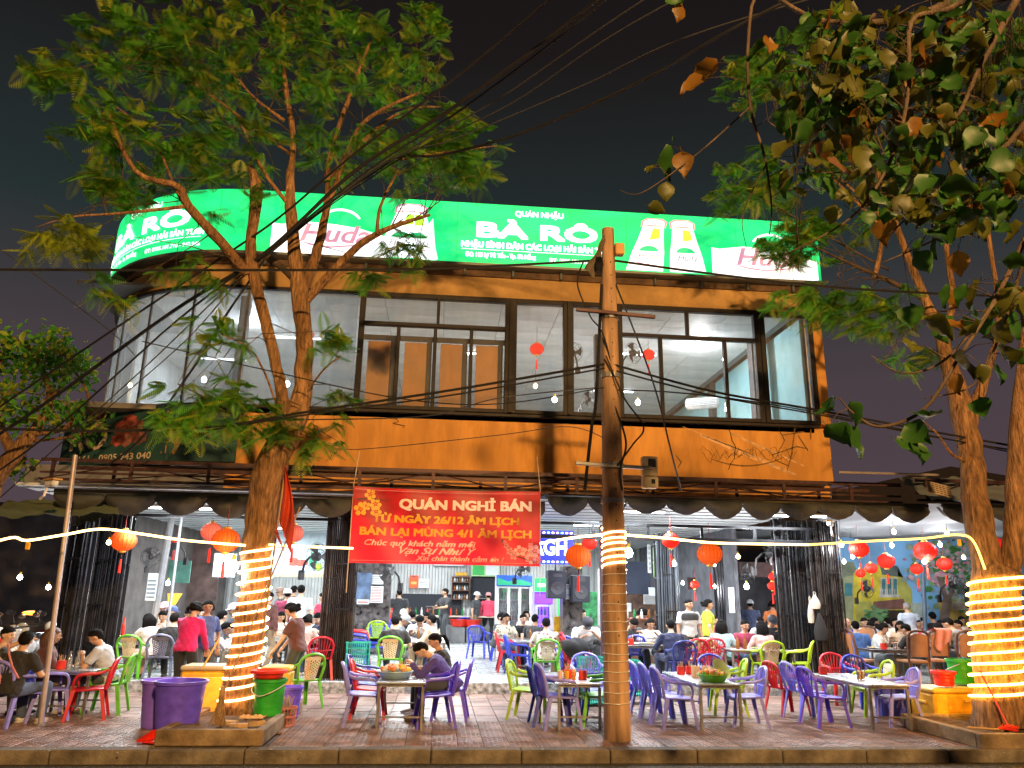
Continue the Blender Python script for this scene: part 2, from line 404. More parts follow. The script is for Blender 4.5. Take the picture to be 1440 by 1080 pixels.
for k in range(12): bb(MB().cbox((-3.6+k*.97, 14.22, 7.86), (.05, .08, .14), .01), 'sign_bracket', M('bracket_grey', (.12, .15, .16), .6, .5))
b = MB(); b.box((7.49, 14.35, 6.16), (.22, .3, 2.31)); bb(b, 'corner_pier', m_or)
b = MB(); b.box((7.55, 21.2, 5.75), (.12, 13.5, 4.4)); bb(b, 'side_wall', M('side_render', (.25, .17, .13), .85, 0, .2, 3, .3, 20))
b = MB(); b.add([(-7.5, 17.8, 7.99), (-4, 14.25, 7.99), (7.6, 14.25, 7.99), (7.6, 28, 7.99), (-7.5, 28, 7.99)], [(0, 1, 2, 3, 4)]); bb(b, 'roof_slab', M('slab', (.2, .19, .18), .9))
b = MB(); strip(b, -4.0, 7.42, 3.80, 3.857, -.05, .05); strip(b, SE, -4.003, 3.80, 3.857, -.05, .05); bb(b, 'drip_edge', M('iron_dark', (.05, .035, .035), .55, .5, .3, 10))
bb(MB().box((1.8, 14.42, 3.62), (11.5, .06, .40)), 'lower_wall', m_or)
# cables and cracks on the orange band: thin wires stapled to the wall
r = random.Random(11)
for k in range(5):
    x0 = [-2.4, -.9, 3.2, 5.6, 6.6][k]; pts = [(x0, 14.288, 4.98)]
    for q in range(9): pts.append((x0+.05*math.sin(q*1.1+k)+r.uniform(-.05, .05)*(q*.4), 14.286, 4.98-q*[.05, .04, .11, .115, .1][k]))
    bb(MB().tube(pts, .006, 5), 'wall_cable', M('cable_black', (.015, .015, .015), .6))
# rough ghost of the old sign: scraped paint, flat marks 1 mm proud
m_mark = M('paint_mark', (.24, .12, .03), .85, 0, .3, 20)
m_mark2 = M('paint_patch', (.72, .42, .20), .8, 0, .3, 9)
def stroke(pts, w, z=14.2965):
    b = MB(); P = [Vector((p[0], z, p[1])) for p in pts]; L = []; 
    for i, p in enumerate(P):
        d = (P[min(i+1, len(P)-1)]-P[max(0, i-1)]).normalized(); n = Vector((-d.z, 0, d.x)); ww = w*(.4+.6*math.sin(math.pi*(i+.5)/len(P)))
        L += [p+n*ww/2, p-n*ww/2]
    b.add(L, [(2*i, 2*i+1, 2*i+3, 2*i+2) for i in range(len(P)-1)]); return b
sc = MB()
for k in range(16):
    cx, cz = at(985+(k % 8)*16, 636, 14.3).x, at(985+(k % 8)*16, 636, 14.3).z; L = []
    for q in range(7): L.append((cx+q*.055+r.uniform(-.03, .03), cz+.10*math.sin(q+k)+r.uniform(-.05, .05)-.06*(k//8)))
    s_ = stroke(L, .012); sc.add(s_.v, s_.f)
P0 = at(1000, 650, 14.3); L = [(P0.x+q*.16, P0.z-.05+.012*(q-4)**2*.6) for q in range(10)]; s_ = stroke(L, .03); sc.add(s_.v, s_.f)
for pts in ([(1118, 600), (1113, 640), (1105, 668)], [(1122, 612), (1140, 640)], [(1100, 612), (1138, 606)], [(1085, 640), (1120, 628), (1140, 632)], [(1140, 604), (1140, 622)], [(950, 640), (958, 650), (952, 660)]):
    L = [];
    for i in range(len(pts)-1):
        for q in range(5): t = q/5; p = at(pts[i][0]*(1-t)+pts[i+1][0]*t, pts[i][1]*(1-t)+pts[i+1][1]*t, 14.3); L.append((p.x, p.z))
    s_ = stroke(L, .03); sc.add(s_.v, s_.f)
bb(sc, 'paint_scar', m_mark)
b = MB()
for (x0, y0, x1, y1, w) in ((985, 612, 1120, 668, .09), (1020, 606, 1130, 655, .05), (960, 600, 1060, 640, .03)):
    a, c = at(x0, y0, 14.3), at(x1, y1, 14.3); s_ = stroke([(a.x+(c.x-a.x)*t/8, a.z+(c.z-a.z)*t/8) for t in range(9)], w, 14.2975); b.add(s_.v, s_.f)
bb(b, 'paint_scar', m_mark2)
# --- upstairs windows
WX = lambda px: at(px, 500, 14.3).x
ZS, ZT = 5.0, 7.32
TR = at(615, 460, 14.3).z
m_gl = glass('window_glass', haze=.05)
m_glc = film('corner_film')
def window(parts_x, z0, z1, transom=None, tr_x=None, panes=True):
    x0, x1 = parts_x[0], parts_x[-1]
    w = empty('window', (0, 0, 0)); w.parent = bd; w.location = BO
    f = MB(); t = .075; yb = 14.26
    for xx in (x0, x1): f.cbox((xx, yb, (z0+z1)/2), (t+.03, .13, z1-z0), .008)
    zt = transom or z1
    f.cbox(((x0+x1)/2, yb, z0+t/2), (x1-x0-.10, .12, t), .008); f.cbox(((x0+x1)/2, yb, z1-t/2), (x1-x0-.10, .12, t), .008)
    if transom: f.cbox(((x0+x1)/2, yb, zt), (x1-x0-.10, .125, t), .008)
    for xx in parts_x[1:-1]: f.cbox((xx, yb, (z0+zt)/2), (t*.9, .115, zt-z0-t-.004), .008)
    for xx in (tr_x or []): f.cbox((xx, yb, (z1+zt)/2), (t*.8, .115, z1-zt-t-.004), .008)
    f.build('frame', m_fr, w)
    for a, c in zip(parts_x[:-1], parts_x[1:]):
        MB().box(((a+c)/2, 14.27, (z0+zt)/2), (c-a-t-.01, .008, zt-z0-t-.01)).build('pane', m_gl, w)
    if transom:
        q = [x0]+list(tr_x or [])+[x1]
        for a, c in zip(q[:-1], q[1:]): MB().box(((a+c)/2, 14.27, (z1+zt)/2), (c-a-t-.01, .008, z1-zt-t-.01)).build('pane', m_gl, w)
    return w
wA = window([WX(506), WX(559), WX(611), WX(662), WX(713)], ZS, ZT, TR, [WX(614)])
window([WX(722), WX(795)], ZS, ZT); window([WX(802), WX(860)], ZS, ZT)
window([WX(871), WX(928), WX(1018), WX(1064)], ZS, ZT, TR, [WX(967)])
window([WX(1072), 7.36], ZS, ZT)
b = MB(); b.box((WX(717.5), 14.24, 6.16), (.07, .2, 2.3)); b.box((WX(798.5), 14.24, 6.16), (.05, .2, 2.3)); b.box((WX(865.5), 14.24, 6.16), (.08, .2, 2.3)); bb(b, 'mullion', m_fr)
b = MB(); strip(b, -4, 7.39, 4.945, 5.005, -.1, .06); strip(b, SE, -4.003, 4.945, 5.005, -.1, .06); bb(b, 'sill', m_fr)
b = MB(); strip(b, -4, 7.39, 7.30, 7.36, -.1, .05); strip(b, SE, -4.003, 7.30, 7.36, -.1, .05); bb(b, 'lintel', m_fr)
# orange boards behind the lower panes of the left window
for a, c in ((506, 559), (559, 611), (611, 662), (662, 713)):
    o = bb(MB().cbox(((WX(a)+WX(c))/2, 14.62, 5.75), (WX(c)-WX(a)-.22, .03, 1.42), .01), 'backing_board', M('board_orange', (.50, .24, .07), .6, 0, .15, 2, .2, 20))
    bb(MB().box((WX(c)-.11, 14.6, 5.75), (.10, .03, 1.5)), 'board_post', m_fr)
bb(MB().box(((WX(506)+WX(713))/2, 14.66, 6.55), (WX(713)-WX(506), .05, .10)), 'board_rail', m_fr)
# curved glazing
wc = empty('curved_window'); wc.parent = bd; wc.location = BO
ss = [WX(500)]; 
while ss[-1] > -9.6: ss.append(ss[-1]-1.06)
for a, c in zip(ss[:-1], ss[1:]):
    b = MB(); segs(lambda p, q: strip(b, p, q, ZS, ZT-.02, -.035, -.03, step=.26), c+.015, a-.015); b.build('pane', m_glc, wc)
    b = MB(); strip(b, c-.022, c+.022, ZS, ZT-.02, -.07, -.01); b.build('glazing_bar', M('alu', (.10, .10, .105), .5, .4), wc)
b = MB(); p = at(338, 500, 14.75); b.box((p.x, 14.75, 6.1), (.17, .17, 2.4)); bb(b, 'column', M('column_brown', (.16, .10, .07), .7))
# --- upstairs room
m_cw = M('ceiling_white', (.60, .62, .62), .6, 0, .07, 2, .05, 20)
m_cw2 = M('ceiling_white_b', (.53, .56, .57), .6, 0, .07, 2, .05, 20)
cpm = []
for mt in (m_cw, m_cw2):
    q = MB().cbox((0, 0, 0), (1.19, .39, .02), .004).mesh('ceiling_panel'); q.materials.append(mt); cpm.append(q)
for i in range(12):
    for j in range(24):
        xx, yy = -6.7+i*1.2, 14.62+j*.4
        if xx < -3.4 and yy < 17.7-math.sqrt(max(0, 3.2**2-(xx-.6+4)**2)): continue
        o = link(bpy.data.objects.new('ceiling_panel', cpm[(i*5+j*3) % 2]), bd); o.location = (xx, yy-14.3, 7.42)
bb(MB().box((0, 21, 7.47), (14.6, 12.5, .06)), 'ceiling', M('ceil_dark', (.2, .21, .22), .8))
m_cy = M('cyan_wall', (.34, .62, .66), .7, 0, .12, 1.2, .1, 20, dirt=.25)
bb(MB().box((7.43, 20.0, 6.2), (.06, 10.5, 2.4)), 'cyan_wall', m_cy)
bb(MB().box((0, 25.2, 6.2), (14.7, .08, 2.5)), 'back_wall', M('upper_back', (.45, .55, .58), .7))
bb(MB().box((-7.2, 21.5, 6.2), (.06, 7.5, 2.4)), 'left_wall', M('upper_left', (.6, .62, .62), .7))
bb(MB().box((0, 20, 4.90), (14.6, 11.4, .1)), 'upper_floor', M('upper_floor', (.3, .28, .25), .6))
for px, Y, w in ((842, 16.4, .20), (1062, 16.3, .26), (1002, 20, .3)):
    p = at(px, 500, Y); bb(MB().box((p.x, Y, 6.2), (w, w, 2.42)), 'column', M('column_dark', (.07, .06, .06), .5, 0, .4, 9))
# ground floor shell
m_corr = M('corrugated_steel', (.50, .51, .50), .45, .25, .08, 3)
def corr(b, x0, x1, z0, z1, y, pitch=.22, d=.045):
    xs = []; x_ = x0
    while x_ < x1: xs += [(x_, 0), (x_+pitch*.35, 0), (x_+pitch*.5, d), (x_+pitch*.85, d)]; x_ += pitch
    vs = []; 
    for xx, dd in xs: vs += [(xx, y-dd, z0), (xx, y-dd, z1)]
    b.add(vs, [(2*i, 2*i+2, 2*i+3, 2*i+1) for i in range(len(xs)-1)])
for k in range(9):
    x0 = -8.0+k*1.98
    b = MB(); corr(b, x0, x0+1.98, FZ if not (-1.9 < x0 < 1.5) else FZ, 3.4, 28.3-.002*(k % 2)); bb(b, 'corrugated_sheet', m_corr)
bb(MB().box((-.0, 21.3, 3.42), (15.0, 14.0, .05)), 'hall_ceiling', M('hall_ceil', (.66, .70, .72), .5, 0, .06, 2))
for j in range(23): bb(MB().box((0, 14.5+j*.6, 3.385), (14.9, .03, .02)), 'ceiling_seam', M('seam', (.35, .37, .38), .5))
bb(MB().box((-7.3, 22.6, 1.9), (.1, 11, 3.1)), 'hall_side_wall', M('side_in', (.10, .085, .08), .8, 0, .3, 3))
b = MB(); b.box((7.35, 23.6, 1.9), (.1, 9.2, 3.1)); bb(b, 'hall_side_wall', M('side_in2', (.14, .14, .16), .7, 0, .3, 3))
b = MB(); b.box((0, 14.62, 3.60), (15.0, .14, .42)); bb(b, 'soffit_beam', M('beam_grey', (.2, .2, .22), .6))
# ---------------------------------------------------------------- roof sign
sg = empty('roof_sign', (0, 14.1, 7.98), 0, 'long lit green and white roof sign curving round the corner above the restaurant', 'sign')
SO = (0, -14.1, -7.98)
Z0, Z1 = 7.99, 9.30
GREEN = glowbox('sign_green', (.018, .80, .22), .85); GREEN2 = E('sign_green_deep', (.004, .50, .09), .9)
WHT = E('sign_white', (.95, .97, 1.0), 1.25); PINK = E('sign_pink', (.62, .28, .38), .9); LEAFG = E('sign_leaf', (.45, .80, .05), 1.1); MIDG = E('sign_midgreen', (.03, .55, .2), 1.0)
GREY = E('sign_grey', (.25, .25, .25), .8)
def sgb(b, name, m): return b.build(name, m, sg, loc=SO)
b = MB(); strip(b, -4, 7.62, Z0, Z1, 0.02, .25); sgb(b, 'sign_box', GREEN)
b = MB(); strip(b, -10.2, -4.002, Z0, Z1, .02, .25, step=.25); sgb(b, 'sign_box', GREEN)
b = MB(); strip(b, -4, 7.64, Z0-.05, Z0, 0.0, .27); strip(b, -10.2, -4.002, Z0-.05, Z0, 0.0, .27); sgb(b, 'bottom_trim', M('sign_trim', (.25, .27, .26), .5, .5))
def sgmap(vs, s0, z0, out=.262):
    L = []
    for v in vs: p = path(s0+v[0], out+v[2]); L.append((p.x, p.y, z0+v[1]))
    return L
def sgtext(t, s0, z0, size, m, bold=0, fit=None, shear=0, align='CENTER', name='lettering', out=.262):
    vs, fs = text_mb(t, size, bold, shear, 1, align)
    if fit:
        w = max(v[0] for v in vs)-min(v[0] for v in vs); vs = [(v[0]*fit/w, v[1], v[2]) for v in vs]
    b = MB().add(sgmap([(v[0], v[1], 0) for v in vs], s0, z0, out), fs); sgb(b, name, m)
def sgpoly(pts, s0, z0, m, name, out=.257):
    # subdivide along s so that pieces follow the curve
    bm = bmesh.new(); V = [bm.verts.new((p[0], p[1], 0)) for p in pts]; bm.faces.new(V)
    lo, hi = min(p[0] for p in pts)+s0, max(p[0] for p in pts)+s0
    if lo < -4:
        x_ = math.ceil(lo/.25)*.25
        while x_ < hi:
            bmesh.ops.bisect_plane(bm, geom=bm.verts[:]+bm.edges[:]+bm.faces[:], plane_co=(x_-s0, 0, 0), plane_no=(1, 0, 0)); x_ += .25
    bm.verts.index_update()
    b = MB().add(sgmap([tuple(v.co) for v in bm.verts], s0, z0, out), [tuple(v.index for v in f.verts) for f in bm.faces]); bm.free(); sgb(b, name, m)
def disc(cx, cz, rx, rz_, n=20, a0=0, a1=360): return [(cx+rx*math.cos(R(a0+(a1-a0)*i/n)), cz+rz_*math.sin(R(a0+(a1-a0)*i/n))) for i in range(n+(a1-a0 != 360))]
SX = lambda px: at(px, 345, 14.05).x
def fat(t, s0, z0, size, m, fit, d, n=2):
    k = 0
    vs, fs = text_mb(t, size, 0, 0, 1); w = max(v[0] for v in vs)-min(v[0] for v in vs); b = MB()
    for i in range(-n, n+1):
        for j in (-1, 0, 1): b.add(sgmap([(v[0]*fit/w+d*i/n, v[1]+d*.6*j, .0004*k) for v in vs], s0, z0), fs); k += 1
    sgb(b, 'lettering', m)
def text_block(c, w=3.15):
    fat('QUÁN NHẬU', c+.05, 9.06, .16, WHT, .98, .006, 1)
    fat('BÀ RÔ', c, 8.57, .44, WHT, 2.40, .030)
    fat('NHẬU BÌNH DÂN CÁC LOẠI HẢI SẢN TƯƠI', c+.02, 8.335, .165, WHT, 3.05, .006, 1)
    sgpoly([(-1.5, 0), (1.5, 0), (1.5, .012), (-1.5, .012)], c, 8.28, WHT, 'rule_line')
    sgtext('ĐC: 115 Lý Tử Tấn - Tp. Đà Nẵng', c-.72, 8.13, .12, WHT, .003, 1.4)
    sgtext('ĐT: 0905.181.710 - 943.945', c+.88, 8.09, .12, WHT, .003, 1.25)
def bottle(c, z, lean, m_=1.0):
    def sk(p): return (p[0]*m_+p[1]*lean, p[1])
    sgpoly([sk(p) for p in [(-.38, 0), (.38, 0), (.33, .40), (.26, .72), (.22, .98), (-.22, .98), (-.26, .72), (-.33, .40)]], c, z, WHT, 'bottle_print', .260)
    sgpoly([sk(p) for p in [(-.26, .96), (-.27, 1.10), (-.16, 1.17), (.16, 1.17), (.27, 1.10), (.26, .96), (.13, .99), (-.13, .99)]], c, z, PINK, 'cap_print', .262)
    sgpoly([sk(p) for p in [(-.22, .99), (-.22, 1.09), (-.13, 1.14), (.13, 1.14), (.22, 1.09), (.22, .99), (.1, 1.02), (-.1, 1.02)]], c, z, WHT, 'cap_print', .264)
    sgpoly([sk(p) for p in [(-.03, .68), (.17, .72), (.15, .93), (.0, .95)]], c, z, LEAFG, 'leaf_print', .264)
    sgpoly([sk(p) for p in disc(0, .40, .21, .15, 14, 10, 170)], c, z, MIDG, 'label_print', .264)
    sgtext('Huda', c+.26*lean, z+.25, .20, GREY, .002, .40, .3, name='brand_lettering', out=.266)
    sgpoly([sk(p) for p in [(-.2, .17), (0, .13), (.22, .18), (.22, .195), (0, .145), (-.2, .185)]], c, z, PINK, 'swirl_print', .264)
def huda(c, w):
    sgpoly([(-w*.5, 0), (w*.5, 0), (w*.5, .42), (w*.22, .60), (0, .66), (-w*.2, .68), (-w*.42, .60), (-w*.5, .62)], c, Z0+.004, WHT, 'white_field', .256)
    sgtext('Huda', c+.05, 8.27, .52, PINK, .012, 1.35, .25, name='brand_lettering')
    sgpoly([(-.75, .10), (-.4, -.02), (0, -.06), (.45, 0), (.75, .12), (.45, .035), (0, -.025), (-.4, .02)], c, 8.2, PINK, 'swoosh_print')
    A = disc(.15, 0, .45, .38, 12, 30, 150); sgpoly(A+[(.15+.41*math.cos(R(150-120*i/12)), .33*math.sin(R(150-120*i/12))) for i in range(13)], c, 8.62, WHT, 'arc_print')
for k in range(15):
    s_ = 7.0-k*1.15; b = MB(); strip(b, s_-.006, s_+.006, Z0+.01, Z1-.01, .25, .2545, step=.3); sgb(b, 'panel_seam', GREEN2)
cT = (SX(618)+SX(888))/2
text_block(cT)
sgpoly([(-.22, 0), (-.55, 0), (-.55, .5), (-.32, .9)], SX(630), Z0+.01, WHT, 'white_field')
bottle(SX(905), Z0+.03, .22, 1.0); bottle(SX(966), Z0+.03, -.08, 1.0)
huda((SX(985)+7.58)/2+.1, 7.58-SX(985)-.25)
cB = SX(575); bottle(cB-.25, Z0+.03, .2); bottle(cB+.2, Z0+.03, -.12)
huda(SX(465), 2.3)
cL = -6.3; text_block(cL)
for k in range(3): bottle(-8.9-k*.42, Z0+.03, -.05)
# signboard on the rounded corner, below the glazing
sb = empty('corner_signboard', (-6, 15, 3.9), 0, 'dark teal unlit signboard wrapped round the building corner with cream lettering and a seafood picture', 'sign')
BOO = (6, -15, -3.9)
m_teal = M('teal_board', (.025, .085, .085), .6, 0, .2, 3)
m_cream = M('cream_print', (.80, .62, .45), .6, 0, .25, 9); m_redp = M('dull_red_print', (.42, .09, .07), .6, 0, .5, 7)
SBP = [Vector((-7.25, 15.32, 0)), Vector((-4.95, 14.20, 0)), Vector((-3.70, 14.08, 0))]; SL1 = (SBP[1]-SBP[0]).length
def path2(s, o=0.0):
    a, c, q = (SBP[0], SBP[1], s) if s < SL1 else (SBP[1], SBP[2], s-SL1)
    d = (c-a).normalized(); return a+d*q+Vector((d.y, -d.x, 0))*o
for s0_, s1_ in ((0, SL1-.006), (SL1+.006, SL1+1.25)):
    q = [path2(s0_), path2(s1_), path2(s1_, .06), path2(s0_, .06)]
    MB().add([(p.x, p.y, z) for z in (3.88, 4.93) for p in q], [(3, 2, 1, 0), (4, 5, 6, 7), (0, 1, 5, 4), (1, 2, 6, 5), (2, 3, 7, 6), (3, 0, 4, 7)]).build('board', m_teal, sb, loc=BOO)
def sbt(t, s0, z0, size, m, fit, bold=.01, shear=0):
    vs, fs = text_mb(t, size, bold, shear); w = max(v[0] for v in vs)-min(v[0] for v in vs)
    L = []
    for v in vs: p = path2(s0+v[0]*fit/w, .068); L.append((p.x, p.y, z0+v[1]))
    MB().add(L, fs).build('lettering', m, sb, loc=BOO)
def sbp(pts, s0, z0, m, name='picture'):
    L = []
    for v in pts: p = path2(s0+v[0], .066); L.append((p.x, p.y, z0+v[1]))
    MB().add(L, [tuple(range(len(L)))]).build(name, m, sb, loc=BOO)
sbt('RÔ', .66, 4.18, .62, m_cream, .92, .02); sbt('KÔNG', .75, 4.74, .15, m_redp, .5); sbt('161 - 0905 943 040', 1.36, 3.94, .17, m_cream, 1.75, .002)
for k, (dx, dz, s_) in enumerate(((0, 0, .28), (-.12, .14, .2), (.15, .12, .2), (.0, .26, .15), (.3, -.08, .16), (-.22, -.1, .15))):
    sbp([(dx+math.cos(a*.52)*s_*(1+.3*(a % 2)), dz+math.sin(a*.52)*s_*.7*(1+.3*(a % 2))) for a in range(12)], 1.62, 4.42, m_redp if k % 2 else M('shell_red', (.32, .12, .09), .6, 0, .5, 12))
sbp([(-.25, 0), (.05, .55), (-.2, .62), (-.22, .78), (.32, .80), (.32, .7), (0, -.02)], 2.72, 4.02, M('orange_print', (.65, .30, .08), .6, 0, .4, 9)); sbt('ỐC', 3.25, 4.30, .34, m_redp, .40, .01, .2)
# ---------------------------------------------------------------- eave truss, awning, gates
m_iron = M('iron_maroon', (.075, .035, .035), .5, .4, .3, 9)
m_black = M('black_steel', (.022, .022, .026), .32, .5, .3, 7)
def truss(x0, x1, y, z0, z1, nm, label, step=1.25, ph=0):
    t = empty(nm, (x0, y, z0), 0, label, 'truss')
    L = (-x0, -y, -z0); w = .042
    MB().box(((x0+x1)/2, y, z1), (x1-x0, w, w+.02)).build('chord', m_iron, t, loc=L); MB().box(((x0+x1)/2, y, z0), (x1-x0, w, w)).build('chord', m_iron, t, loc=L)
    if step < 1.5: MB().box(((x0+x1)/2, y+.02, (z0*1.9+z1*1.1)/3), (x1-x0, w*.7, w*.8)).build('chord', m_iron, t, loc=L)
    x_ = x0+.2+ph; i = 0
    while x_ < x1:
        MB().box((x_, y+.003, (z0+z1)/2), (.055, w*.8, z1-z0-.05)).build('post', m_iron, t, loc=L)
        if x_+step < x1:
            a, c = ((x_+.04, y-.012, z1-.04), (x_+step-.04, y-.012, z0+.04)) if i % 2 else ((x_+.04, y-.012, z0+.04), (x_+step-.04, y-.012, z1-.04))
            MB().tube([a, c], .012, 6).build('brace', m_iron, t, loc=L)
        x_ += step; i += 1
    return t
truss(-6.6, 8.3, 13.25, 3.38, 3.70, 'eave_truss', 'long dark maroon steel truss running under the orange band, nearest the street')
truss(-6.4, 8.1, 13.95, 3.46, 3.68, 'eave_truss', 'second dark steel truss close against the wall behind the front truss', 1.6, .5)
m_cv = M('canvas_grey', (.062, .066, .068), .85, 0, .3, 2.2, .25, 30, dirt=.5)
m_cvb = M('canvas_inner', (.09, .08, .07), .85, 0, .3, 2.2, .25, 30, dirt=.5)
def awning(x0, x1, y, ztop, drop, label, wd=.66, m=m_cv, yb=None, seed=0):
    r = random.Random(seed); n = max(1, round((x1-x0)/wd)); w = (x1-x0)/n
    aw = empty('awning', (x0, y, ztop), 0, label, 'awning')
    MB().tube([(0, 0, .02), (x1-x0, 0, .02)], .03, 8).build('roller_bar', m_black, aw)
    sag = [r.uniform(.8, 1.2) for _ in range(n)]
    for k in range(n):
        def fn(u, v, k=k):
            s = math.sin(math.pi*u)**.75; sg_ = sag[k]
            z = -v*(drop*(.28+.72*s*sg_)) 
            yy = -.13*s*math.sin(math.pi*min(1, v*1.05))*sg_+.012*math.sin(u*31+v*9+k)*v+.02*math.sin(u*12+k*2)*v
            return (k*w+w*u, yy-.012, z)
        b = MB().sheet(fn, 18, 9)
        def fn2(u, v, k=k):
            p = fn(u, 1); s = math.sin(math.pi*u)**.75
            return (p[0], p[1]+v*.25, p[2]+v*.16+.03*math.sin(v*6+u*4))
        b.sheet(fn2, 18, 3, mi=1)
        b.build('scallop', [m, m_cvb], aw, 'all')
    if yb:
        b = MB().sheet(lambda u, v: ((x1-x0)*u, (yb-y)*v, .05+.10*v+.02*math.sin(u*30)*math.sin(math.pi*v)), 60, 4)
        b.build('roof_cloth', m, aw, 'all')
    return aw
awning(-1.45+3.2, 8.35, 12.6, 3.24, .28, 'grey scalloped canvas awning edge to the right of the red banner', .66, yb=14.2, seed=2)
awning(-6.0, 1.7, 12.6, 3.10, .34, 'grey scalloped canvas awning edge behind the left tree and the red banner', .80, yb=14.2, seed=3)
# header rail of the sliding gates
hr = empty('gate_header', (1.6, 14.25, 2.9), 0, 'black steel header rail with short posts over the open dining hall front', 'gate rail')
zA, zB = at(900, 738, 14.2).z, at(900, 757, 14.2).z
MB().box((2.7, 0, zA-2.9), (5.6, .06, .05)).build('rail', m_black, hr); MB().box((2.2, 0, zB-2.9), (7.0, .08, .07)).build('rail', m_black, hr)
for k in range(6): MB().box((.2+k*1.03, .003, (zA+zB)/2-2.9), (.05, .04, zA-zB-.05)).build('post', m_black, hr)
hr2 = empty('gate_header', (-5.5, 14.25, 2.9), 0, 'black steel header rail over the left part of the hall front', 'gate rail')
MB().box((1.8, 0, .02), (3.8, .06, .05)).build('rail', m_black, hr2)
def gate(px0, px1, Y, label, n, top=3.2, z0=FZ, slant=.0, mt=None, seed=0):
    r = random.Random(seed); x0, x1 = gx(px0, Y, 1.5), gx(px1, Y, 1.5); w = x1-x0
    g = empty('folding_gate', ((x0+x1)/2, Y, z0), 0, label, 'folding gate', 'folding gates pushed aside')
    h = top-z0
    n = int(n*1.45)
    MB().box((0, .14, h/2), (w, .01, h-.05)).build('dark_backing', M('gate_backing', (.012, .012, .015), .5), g)  # added dark backing, blackens the gaps between the bars
    for i in range(n):
        xx = -w/2+w*(i+.5)/n; d = r.uniform(-.06, .06); bw = w/n*r.uniform(.5, .8)
        MB().cbox((xx, d, h/2), (bw, .045, h-.02), .006).build('bar', mt or M('gate_black', (.05, .05, .058), .3, .6, .3, 7), g)
    for zz in (.5, 1.15, 1.95, h-.25):
        MB().box((0, .095, zz), (w, .03, .035)).build('hinge_strip', mt or m_black, g)
        MB().box((r.uniform(-.2, .2)*w, -.095, zz+.08), (w*.45, .02, .03)).build('latch', m_black, g)
    return g
gate(82, 118, 14.75, 'folded black gate farthest left on the hall front behind the grey pipe', 9, seed=1)
gate(122, 172, 15.3, 'folded black gate just right of the leftmost folded gate', 11, seed=2)
gate(452, 499, 14.8, 'folded dark gate stacked beside the banner, right of the brown shirted woman', 12, seed=3, mt=M('gate_brown', (.055, .045, .042), .3, .5, .4, 5))
gate(924, 957, 17.5, 'grey folded gate in the hall behind the standing man', 9, 3.1, seed=4, mt=M('gate_grey', (.11, .13, .16), .35, .4))
gate(1096, 1112, 14.6, 'narrow folded black gate left of the hanging bags', 5, seed=5)
gate(1116, 1140, 15.1, 'black gate leaf with a glossy strip between two folded gates', 6, seed=6)
gate(1143, 1188, 14.8, 'wide folded gate with hanging bags at the right end of the hall front', 14, seed=7, mt=M('gate_brown2', (.07, .062, .06), .28, .5, .4, 5))
gate(1008, 1022, 19, 'thin black gate leaf inside the hall behind the maroon shirted man', 3, 3.0, seed=8)
# white plastic bags on the gate
m_bag = thin('bag_white', (.6, .56, .52), .35, .4)
def bag(loc, sz, label, m=m_bag):
    b = MB(); r = random.Random(int(loc[0]*100)); w, h = sz
    b.lathe([(.01, -h), (w*.45, -h*.98), (w*.52, -h*.75), (w*.42, -h*.5), (w*.2, -h*.3), (w*.08, -h*.18)], 14, sy=.5)
    b.v = [(x_*(1+r.uniform(-.09, .09)), y_*(1+r.uniform(-.1, .1)), z_) for x_, y_, z_ in b.v]
    b.tube([(-w*.1, 0, -h*.2), (-w*.12, 0, -h*.08), (0, 0, 0), (w*.12, 0, -h*.08), (w*.1, 0, -h*.2)], .008, 5)
    o = b.build('hanging_bag', m, None, True, loc=loc); tag(o, label, 'bag'); return o
p = at(1145, 832, 14.6); bag(p, (.20, .32), 'pale plastic bag hanging by its handles from the folded gate')
p = at(1138, 838, 14.6); bag(p, (.12, .5), 'long white plastic bag hanging beside the pale bag')
p = at(1151, 853, 14.6); bag(p, (.26, .62), 'black jacket bundle hanging below the plastic bags', M('black_cloth', (.015, .015, .018), .9))
# ---------------------------------------------------------------- red banner
m_ban = thin('banner_red', (.66, .006, .018), .35, .45)
bn = empty('red_banner', (-1.46, 12.45, 0), 0, 'red vinyl holiday notice banner with yellow and white Vietnamese lettering hung from cords', 'banner')
tl, tr_, bl, br = at(497, 689, 12.45), at(760, 686, 12.45), at(495, 796, 12.45), at(760, 792, 12.45)
bw = tr_.x-tl.x; zt0, zb0 = (tl.z+tr_.z)/2, (bl.z+br.z)/2
def banp(u, v, off=0):
    return Vector((bw*u, -.0+.02*math.sin(u*9)*math.sin(v*3)+.012*math.sin(u*23+v*5)-off, zb0+(zt0-zb0)*v-.03*math.sin(math.pi*u)*v))
MB().sheet(lambda u, v: banp(u, v), 60, 16).build('cloth', m_ban, bn, 'all')
m_by = M('print_yellow', (.90, .42, .02), .5, 0, .05); m_bw = M('print_white', (.88, .70, .66), .5, 0, .05); m_pk = M('print_pink', (.85, .25, .32), .5, 0, .2, 20); m_pk2 = M('print_pink2', (.9, .45, .5), .5, 0, .2, 20)
m_br = M('print_bark', (.12, .03, .04), .6)
def bt(t, u, v, size, m, fit, bold=0, shear=0, nm='lettering'):
    vs, fs = text_mb(t, size, 0, shear); w = max(q[0] for q in vs)-min(q[0] for q in vs); b = MB(); k = 0
    for i in (-1, -.5, 0, .5, 1):
        for j in (-.6, .6): b.add([banp(u+q[0]*fit/w+i*bold/bw, v+(q[1]+j*bold)/(zt0-zb0), .012+.0004*k) for q in vs], fs); k += 1
    b.build(nm, m, bn)
